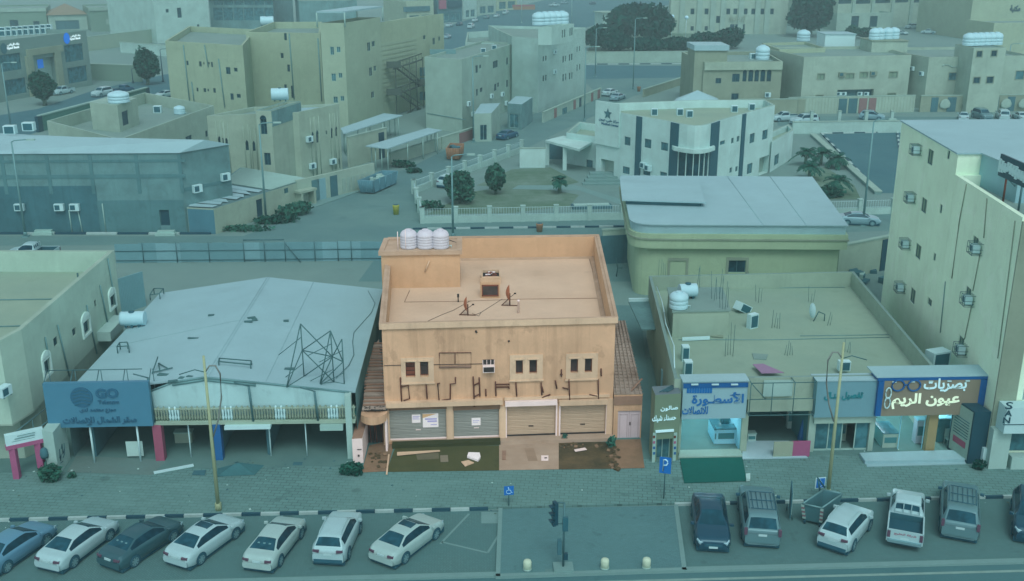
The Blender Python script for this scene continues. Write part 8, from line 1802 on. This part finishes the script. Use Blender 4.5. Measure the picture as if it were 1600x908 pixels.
b = MB(); b.box(q + Vector((.05, -.12, hT_ - 1.2)), (.26, .2, .7)); b.build('signal_head', M['dark'], TL); b = MB(); b.box(q + Vector((-.2, 0, hT_ - 2.5)), (.2, .26, .75)); b.build('pedestrian_signal', M['slate'], TL); b = MB(); b.box(q + Vector((.1, -.05, hT_ - 3.0)), (.2, .18, .32)); b.build('push_button_box', M['black'], TL)
flat('drain_cover', [(852, 889), (864, 889), (863, 896), (852, 896)], .152, M['street'], 'flush square cover left of the traffic light footing', 'cover', .01)
for k, (px, py, lb) in enumerate(((824, 890, 'white bollard left of the traffic light'), (945, 888, 'white bollard right of the traffic light, the nearer of two'), (1010, 887, 'white bollard at the right end of the paved island'))):
    q = P(px, py, .15); b = MB(); b.lathe(q, [(.2, 0), (.2, .42), (.17, .5), (.08, .54)], 18); o = b.build('bollard', plain('bollard_concrete', V_(150, 176, 156), .8) if k == 0 else bpy.data.materials['bollard_concrete'], None, q); tag(o, lb, 'bollard', 'white bollards on the island'); b = MB(); b.lathe(q, [(.215, .02), (.215, .08)], 18); b.build('foot_ring', M['frame'], o)
# signs on posts
M['signblue2'] = plain('traffic_sign_blue', V_(18, 92, 160), .5, .3, 0, .04); M['signwhite'] = plain('sign_white', V_(150, 196, 212), .5)
def postsign(px, py, ty, w_, h_, label, glyph, tilt=0.0, back=None):
    q = P(px, py, .13); zt = hgt(px, py, ty, .13); root = E('post_sign', q, label, 'traffic sign'); b = MB(); b.tube([q, q + Vector((0, 0, zt - .13))], .035, 6); b.build('post', M['steel'], root)
    ca, sa = math.cos(tilt), math.sin(tilt); c = q + Vector((0, 0, zt - h_ / 2 - .13)); b = MB(); b.box(c + Vector((sa * .05, -ca * .05, 0)), (w_, .03, h_), tilt); pl = b.build('plate', M['signblue2'], root)
    b = MB(); f = lambda x, z, o=.075: c + Vector((ca * x + sa * o, sa * x - ca * o, z))
    for (p, r_) in glyph(w_, h_): b.tube([f(*a) for a in p], r_, 5)
    b.build('symbol', M['signwhite'], pl); return root, c, f
def wheelchair(w_, h_): return [([(-.06 * w_, .32 * h_), (-.04 * w_, .05 * h_), (.16 * w_, .05 * h_), (.26 * w_, -.25 * h_), (.36 * w_, -.25 * h_)], .03 * w_), ([(-.04 * w_, .18 * h_), (.12 * w_, .18 * h_)], .025 * w_), ([(-.06 * w_, .33 * h_), (-.06 * w_, .4 * h_)], .05 * w_), ([(-.02 * w_ + .25 * w_ * math.cos(t), -.12 * h_ + .22 * h_ * math.sin(t)) for t in [math.pi * .65 + i * math.pi * 1.15 / 10 for i in range(11)]], .03 * w_)]
def letterP(w_, h_): return [([(-.16 * w_, -.36 * h_), (-.16 * w_, .36 * h_), (.02 * w_, .37 * h_), (.18 * w_, .28 * h_), (.2 * w_, .15 * h_), (.12 * w_, .03 * h_), (-.16 * w_, .0)], .07 * w_)]
postsign(795, 790, 759, .52, .52, 'small blue wheelchair parking sign on a short post before the paved island', wheelchair, .1)
postsign(1037, 779, 714, .62, .95, 'tall blue parking sign with a white P at the corner of the warm forecourt', letterP, -.3)
rq, cq, fq = postsign(1279, 778, 747, .48, .55, 'blue wheelchair parking sign with a pale edge beside the right street lamp', wheelchair, .15); b = MB(); b.box(cq + Vector((.0, -.03, 0)), (.58, .025, .65), .15); b.build('backing', M['white'], rq)
# edge-on dark panel and steel skip
q = P(1233, 800, .13); zt = hgt(1233, 800, 762, .13); b = MB(); b.box((q.x, q.y - .1, zt / 2 + .15), (.06, 1.4, zt - .1), -.27); o = b.build('standing_panel', M['dark'], None, q); tag(o, 'thin dark panel standing edge-on between the grey SUV and the steel skip', 'panel'); b = MB(); b.box((q.x + .05, q.y - .1, zt / 2 + .15), (.02, 1.2, zt - .4), -.27); b.build('inner_face', M['frame'], o)
for dy in (-.5, .5): b = MB(); b.tube([(q.x, q.y - .1 + dy, .0), (q.x, q.y - .1 + dy, .4)], .03, 5); b.build('leg', M['steel'], o)
a, c, d_ = P(1251, 819), P(1281, 826), P(1313, 803); ex = (c - a); ey = (d_ - c); z = 1.2; sk = E('waste_container', (a + d_) / 2, 'open steel waste container with red and white corner tape', 'waste container'); cen = a + (ex + ey) / 2; o_ = [a, c, d_, a + ey]; lo_ = [p.lerp(cen, .18) for p in o_]; li = [p.lerp(cen, .08) for p in o_]; M['skipg'] = plain('grey_skip_paint', V_(58, 102, 108), .6, .3, 0, .15); b = MB()
for i in range(4):
    j = (i + 1) % 4; b.face([(*lo_[i].xy, .2), (*lo_[j].xy, .2), (*o_[j].xy, z), (*o_[i].xy, z)]); b.face([(*o_[i].xy, z), (*o_[j].xy, z), (*li[j].xy, z), (*li[i].xy, z)]); b.face([(*li[j].xy, z), (*li[i].xy, z), (*lo_[i].xy, .3), (*lo_[j].xy, .3)])
b.face([(*p.xy, .3) for p in lo_]); b.face([(*p.xy, .2) for p in lo_][::-1]); b.build('hull', M['skipg'], sk)
b = MB()
for i in range(4): b.tube([(*o_[i].xy, z), (*o_[(i + 1) % 4].xy, z)], .05, 6)
b.build('rim', M['pole'], sk); M['tapered'] = plain('red_tape', V_(104, 88, 96), .7)
for i in (0, 1):
    for k in range(7): t = .12 + k * .12; p = lo_[i].lerp(o_[i], t); p2 = lo_[i].lerp(o_[i], t + .1); b = MB(); off = (p - cen).normalized() * .03; b.box((p.x + off.x, p.y + off.y - .02, .2 + (z - .2) * t + .05), (.16, .05, .11), math.atan2(ex.y, ex.x)); b.build('tape', M['tapered' if k % 2 else 'frame'], sk)
for p in lo_: b = MB(); b.tube([(p.x, p.y, .01), (p.x, p.y, .2)], .08, 8); b.build('caster', M['black'], sk)
p = o_[3]; b = MB(); b.tube([(p.x - .2, p.y, z), (p.x - .3, p.y + .2, z + .6), (p.x + .1, p.y + .15, z + .05)], .06, 6); b.build('lift_arm', M['dark'], sk)
# loose things on the sidewalk
flat('plank', [(240, 738), (302, 726), (303, 729), (241, 741)], .15, M['white'], 'long white plank lying in front of the warehouse shops', 'plank', .06)
a = [P(x, y, .15) for x, y in ((338, 745), (398, 742), (413, 727), (385, 733), (372, 721), (368, 737), (340, 732))]; b = MB(); cc = sum(a, Vector()) / len(a) + Vector((0, 0, .35))
for i in range(len(a)): b.face([a[i], a[(i + 1) % len(a)], cc + Vector(((i % 3 - 1) * .25, 0, .1 * (i % 2)))])
for i in range(len(a)): b.face([a[(i + 1) % len(a)], cc + Vector((((i + 1) % len(a) % 3 - 1) * .25, 0, .1 * ((i + 1) % len(a) % 2))), cc + Vector(((i % 3 - 1) * .25, 0, .1 * (i % 2)))])
o = b.build('tarpaulin', plain('dark_tarp', V_(48, 92, 96), .8, .2, 0, .3), None, cc); tag(o, 'crumpled dark green tarpaulin heap before the warehouse shops', 'tarpaulin')
flat('cloth', [(300, 742), (320, 743), (322, 735), (303, 736)], .15, M['slate'], 'flat dark rag beside the crumpled tarpaulin', 'rag', .03); flat('drain_cover', [(457, 727), (472, 727), (473, 722), (459, 722)], .152, M['slate'], 'flush dark cover in the apron between tarpaulin and ochre building', 'cover', .008)
sheet('red_paving', pk([(105, 741), (238, 746), (262, 722), (120, 716)]), .156, paver('reddish_paver', H_(100, 130, 126), H_(92, 130, 128), .2, .1, 0, .8, .2), .02)
# ------------------------------------------------------------------ tall lamps further back
for px, py, ty, lb, m in ((708, 372, 245, 'tall grey lamp post behind the ochre building', 'pole'), (1348, 352, 190, 'tall grey lamp post on the rear street right of the hall', 'pole'), (416, 345, 195, 'tall grey lamp post in front of the lancet-windowed villa', 'pole'), (40, 370, 222, 'tall grey lamp post in front of the grey warehouse', 'pole'), (740, 222, 90, 'tall grey lamp post before the pale block', 'pole'), (989, 140, 30, 'tall grey lamp post with a side arm at the cross street', 'pole'), (913, 190, 75, 'tall grey lamp post by the white street wall', 'pole'), (930, 120, 45, 'tall grey lamp post at the park wall corner', 'pole'), (1568, 150, 70, 'grey lamp post before the pale villa at the right', 'pole'), (18, 205, 100, 'grey lamp post on the left street before the bank', 'pole'), (255, 128, 78, 'dark lamp post left of the beige three-storey block', 'black'), (208, 130, 108, 'short dark lamp post by the brown lot wall', 'black'), (1110, 150, 100, 'thin grey pole beside the brown villa', 'pole'), (893, 40, -30, 'pale lamp post on the far main road behind the white block', 'frame'), (815, 36, -30, 'pale lamp post on the far main road near the shops', 'frame')):
    r_, t, h_ = lamp(px, py, ty, lb, m, .13); b = MB(); b.tube([t, t + Vector((.3, 0, .15)), t + Vector((1.6, 0, .25))], .06, 6); b.build('arm', M[m], r_); b = MB(); b.box(t + Vector((1.9, 0, .22)), (.8, .3, .14)); b.build('lamp_head', M['frame'], r_)
for k, (px, py) in enumerate(((1002, 54), (1006, 56), (1017, 50), (1014, 47), (1049, 58), (1071, 60))):
    q = P(px, py); h_ = 5.5; rt3 = E('globe_lamp', q, 'white globe lamp post in the park', 'globe lamp', 'white globe lamps in the park'); b = MB(); b.tube([q, q + Vector((0, 0, h_))], .1, 5); b.build('pole', M['white'], rt3); b = MB(); b.lathe(q + Vector((0, 0, h_)), [(.2, 0), (.6, .3), (.65, .6), (.4, 1.0), (.1, 1.1)], 10); b.build('globe', M['signwhite'], rt3)
def litter_bin(px, py, ty, m, label):
    q = P(px, py); h_ = hgt(px, py, ty); b = MB(); b.lathe(q, [(.28, 0), (.36, h_ * .8), (.38, h_ * .9), (.33, h_)], 14); o = b.build('litter_bin', m, None, q); tag(o, label, 'litter bin'); b = MB(); b.lathe(q, [(.3, h_ * .99), (.3, h_ * 1.02)], 14); b.build('opening', M['dark'], o); return o
litter_bin(843, 362, 349, M['orange'], 'orange litter bin on the black and white kerb behind the ochre building'); litter_bin(619, 335, 320, plain('yellow_paint', V_(128, 142, 60), .7), 'yellow litter bin at the street corner left of the garden'); litter_bin(998, 143, 135, M['orange'], 'small orange bin by the lamp post at the cross street')
q = P(868, 15); b = MB(); b.box((q.x, q.y, 1), (11, .6, 2.0), .1); o = b.build('road_barrier', M['orange'], None, q); o.location.x -= 14; tag(o, 'orange barrier beside the far main road at the top edge', 'barrier'); b = MB(); b.box((q.x, q.y - .35, 1.6), (10, .1, .4), .1); b.build('stripe', M['red'], o)
rr = random.Random(17); b = MB()
for k in range(170):
    x = rr.uniform(-26, 30); y = rr.choice((rr.uniform(KY + .3, KY + 5), rr.gauss(KY + 5.2, .4), rr.gauss(KY - .3, .25))); z = .135 if y > KY + .2 else .012; s = rr.uniform(.03, .13)
    if P(556, 738).x < x < P(1005, 735).x and y > KY + 3.4: continue
    b.box((x, y, (.152 if y > KY + 5.1 else z) + .012), (s, s * rr.uniform(.4, 1), .02), rr.uniform(0, 3), rr.choice((0, 0, 1, 2)))
tag(b.build('litter', [M['slate'], M['paper'], M['bark']], None, (0, KY, 0)), 'scattered leaves and paper scraps along the sidewalk and kerb', 'litter', None, 'stuff')
# ------------------------------------------------------------------ trees and shrubs
def leaves(b, c, rad, n, sz, rr, flatten=1.0):
    for _ in range(n):
        while True:
            v = Vector((rr.uniform(-1, 1), rr.uniform(-1, 1), rr.uniform(-1, 1)))
            if .25 < v.length < 1: break
        v *= (.55 + .45 * v.length) / v.length * v.length ** .4
        p = c + Vector((v.x * rad[0], v.y * rad[1], v.z * rad[2])); a = Vector((rr.gauss(0, 1), rr.gauss(0, 1), rr.gauss(0, 1))).normalized(); d2 = a.cross(Vector((rr.gauss(0, 1), rr.gauss(0, 1), rr.gauss(0, 1)))).normalized(); s = sz * rr.uniform(.6, 1.4)
        b.face([p - a * s - d2 * s * .5, p + a * s - d2 * s * .5, p + a * s * 1.1 + d2 * s * .5, p - a * s * .9 + d2 * s * .6])
def tree(px, py, top, wpx, label, n=1500, name='tree', m='leaf', trunk=.22, clumps=9, cat='tree', low=.3, seed=1):
    rr = random.Random(seed * 77 + 5); q = P(px, py); h_ = hgt(px, py, top); wd = abs(P(px + wpx, py).x - q.x) / 2; root = E(name, q, label, cat); b = MB(); zc = h_ * (low + 1) / 2; cr = h_ * (1 - low) / 2
    b.tube([q, q + Vector((.05 * wd, 0, h_ * low)), q + Vector((-.05 * wd, .05 * wd, zc))], trunk, 7, 0, trunk * .5)
    for k in range(4): t = 2 * math.pi * k / 4 + .5; b.tube([q + Vector((0, 0, h_ * low * .9)), q + Vector((wd * .3 * math.cos(t), wd * .3 * math.sin(t), zc)), q + Vector((wd * .6 * math.cos(t), wd * .6 * math.sin(t), zc + cr * .4))], trunk * .5, 5, 0, trunk * .15)
    b.build('trunk', M['bark'], root); b = MB(); leaves(b, q + Vector((0, 0, zc)), (wd * .78, wd * .78, cr * .85), int(n * .7), max(.18, wd * .1), rr)
    for k in range(clumps):
        t = rr.uniform(0, 6.28); ph = rr.uniform(-.7, 1.0); r_ = wd * .62 * math.sqrt(max(.05, 1 - ph * ph * .8)); c = q + Vector((r_ * math.cos(t), r_ * math.sin(t), zc + cr * .62 * ph)); k_ = rr.uniform(.22, .52); leaves(b, c, (wd * k_, wd * k_, cr * k_), int(n * .6 / clumps), max(.16, wd * .085), rr)
    b.build('crown', M[m], root); return root
M['leafdark'] = leafmat('dark_leaf', V_(3, 50, 46), V_(12, 70, 60))
tree(70, 165, 108, 44, 'round dark tree in front of the bank', 2000, seed=1, low=.1, trunk=.5); tree(231, 133, 74, 44, 'dark bushy tree by the brown wall of the vacant lot', 2000, seed=2, low=.1, trunk=.5)
tree(1266, 58, -14, 78, 'big dark spreading tree before the large cream building', 2600, seed=3, m='leafdark', low=.1); tree(718, 318, 264, 56, 'broad green bush tree in the left part of the garden', 2200, 'bush', seed=4, m='leaf2', low=.03, cat='bush'); tree(774, 304, 254, 40, 'smaller green bush tree beside the broad one in the garden', 1500, 'bush', seed=5, m='leaf2', low=.08, cat='bush')
for k, (px, py, tp_, wd, lb) in enumerate(((940, 78, 36, 40, 'dark park tree next to the white kiosk'), (985, 62, 2, 60, 'tall dark park tree behind the kiosk'), (1020, 70, 5, 46, 'dark park tree left of the large cream building'), (1138, 76, 42, 34, 'dark tree before the arched entrance'), (965, 80, 52, 40, 'low dark tree along the park wall, nearest the kiosk'), (1010, 81, 58, 46, 'low dark tree in the middle of the park wall'), (1060, 80, 58, 44, 'low dark tree toward the right end of the park wall'), (1105, 74, 50, 40, 'dark hedge-like tree under the entrance lettering'), (1330, 62, 38, 26, 'small green tree before the annex with two doorways'), (1350, 60, 42, 30, 'small green tree under the second dark doorway of the annex'), (1372, 62, 44, 22, 'small green tree right of the annex doorways'))): tree(px, py, tp_, wd * (1.5 if k < 8 else 1), lb, 1300, 'park_tree', 'leafdark' if k < 8 else 'leaf', seed=20 + k, low=.04)
def shrub(px, py, rx, ry, rz, label, n=420, m='leaf2', seed=3, sz=.12, z=.13):
    rr = random.Random(seed); q = P(px, py, z); b = MB(); 
    for k in range(6): leaves(b, q + Vector((rr.uniform(-.5, .5) * rx, rr.uniform(-.5, .5) * ry, rz * rr.uniform(.3, .7))), (rx * .6, ry * .6, rz * .5), n // 6, sz, rr)
    root = E('shrub', q, label, 'shrub'); b.build('foliage', M[m], root); b = MB()
    for k in range(5): b.tube([q, q + Vector((rr.uniform(-.6, .6) * rx, rr.uniform(-.6, .6) * ry, rz * .8))], .025, 4)
    b.build('stems', M['bark'], root); return root
shrub(72, 751, .95, .55, .8, 'weedy shrub at the foot of the dirty white end wall', 520, seed=5); shrub(546, 739, .8, .5, .55, 'green shrub against the stained white gate pier', 460, 'leaf', 6); shrub(113, 746, .3, .2, .25, 'tiny weed tuft on the pavement before the blue signboard', 120, 'leaf2', 7, .08); shrub(955, 700, .3, .25, .7, 'leggy green plant growing at the wet forecourt beside the lean-to', 130, 'c_leaf' if 'c_leaf' in M else 'leaf2', 8, .09)
shrub(895 - 12, 690, .22, .15, .5, 'small yellow-flowered weed before the last beige shutter', 90, 'leaf2', 18, .06)
shrub(1530, 733, .4, .3, .5, 'small dark shrub in front of the narrow iron gate', 200, 'leafdark', 9, .09); shrub(462, 336, 2.4, 1.2, 1.2, 'grey-green shrub at the foot of the yard shed', 420, 'leaf2', 10, .22, 0); shrub(430, 349, 2.6, .9, .7, 'low spreading green weeds along the yard shed', 420, 'leaf', 11, .2, 0); shrub(385, 360, 2.8, .8, .5, 'low weeds at the near end of the yard shed', 300, 'leaf2', 12, .2, 0); shrub(628, 262, 1.8, .9, .8, 'dark weeds by the wall near the orange skip', 260, 'leaf', 13, .2, 0); shrub(648, 270, 1.2, .7, .5, 'small weeds on the verge near the orange skip', 180, 'leaf', 14, .2, 0); shrub(672, 327, 1.6, .8, 1.0, 'low bush behind the corner pillar of the garden fence', 260, 'leaf2', 15, .18, 0); shrub(1297, 309, 2.2, 1.2, 1.2, 'low green shrub under the palms by the white fence', 300, 'leaf', 16, .2, 0)
def palm(px, py, top, label, seed=1, spread=1.7):
    rr = random.Random(seed); q = P(px, py); h_ = hgt(px, py, top); root = E('palm_tree', q, label, 'palm'); b = MB(); b.tube([q, q + Vector((.05, 0, h_ * .62))], .24, 8, 0, .18); b.build('trunk', M['bark'], root); b = MB(); c = q + Vector((.05, 0, h_ * .62))
    for k in range(22):
        t = rr.uniform(0, 6.28); el = rr.uniform(-.1, 1.25); L_ = spread * rr.uniform(.8, 1.25); prev = c; side = Vector((-math.sin(t), math.cos(t), 0)); pts = []
        for i in range(7):
            s = i / 6; pts.append(c + Vector((math.cos(t), math.sin(t), 0)) * (L_ * s * math.cos(el) * 1.0) + Vector((0, 0, L_ * (s * math.sin(el) - .55 * s * s))))
        for i in range(6):
            w0, w1 = .26 * math.sin(math.pi * (i + .3) / 7), .26 * math.sin(math.pi * (i + 1.3) / 7)
            for sg in (-1, 1):
                for jj in range(2): p0 = pts[i].lerp(pts[i + 1], jj * .5); p1 = pts[i].lerp(pts[i + 1], jj * .5 + .3); b.face([p0, p1, p1 + side * sg * w1 * 1.6 + Vector((0, 0, -.12)) + (pts[i + 1] - pts[i]) * .5, p0 + side * sg * w0 * 1.6 + Vector((0, 0, -.12)) + (pts[i + 1] - pts[i]) * .4])
    b.build('crown', M['leaf'], root)
for k, (px, py, tp_, lb, sp) in enumerate(((874, 302, 268, 'small lone palm on the sandy bank by the school entrance', 1.7), (1258, 259, 224, 'palm closest to the right wing of the school', 2.6), (1282, 258, 228, 'middle palm of the three beside the parking lot', 2.4), (1308, 262, 236, 'rightmost of the three palms beside the parking lot', 2.3), (1264, 280, 246, 'palm standing in front of the three by the hall roof edge', 2.6), (1306, 303, 268, 'low palm in the grass behind the white fence', 2.5), (1232, 30, 2, 'palm left of the big dark spreading tree', 3.6))): palm(px, py, tp_, lb, k + 3, sp * .72)
# ------------------------------------------------------------------ the hazy air over the town
hm = bpy.data.materials.new('haze_air'); hm.use_nodes = True; ht_ = hm.node_tree; ht_.nodes.clear()
hv_ = ht_.nodes.new('ShaderNodeVolumePrincipled'); ho_ = ht_.nodes.new('ShaderNodeOutputMaterial')
hv_.inputs['Color'].default_value = (.6, .9, .92, 1); hv_.inputs['Density'].default_value = .0007; hv_.inputs['Anisotropy'].default_value = 0
ht_.links.new(hv_.outputs[0], ho_.inputs['Volume'])
b = MB(); b.box((0, 380, 21), (1300, 960, 44)); hz = b.build('haze', hm, None, (0, 0, 0)); hz['kind'] = 'stuff'
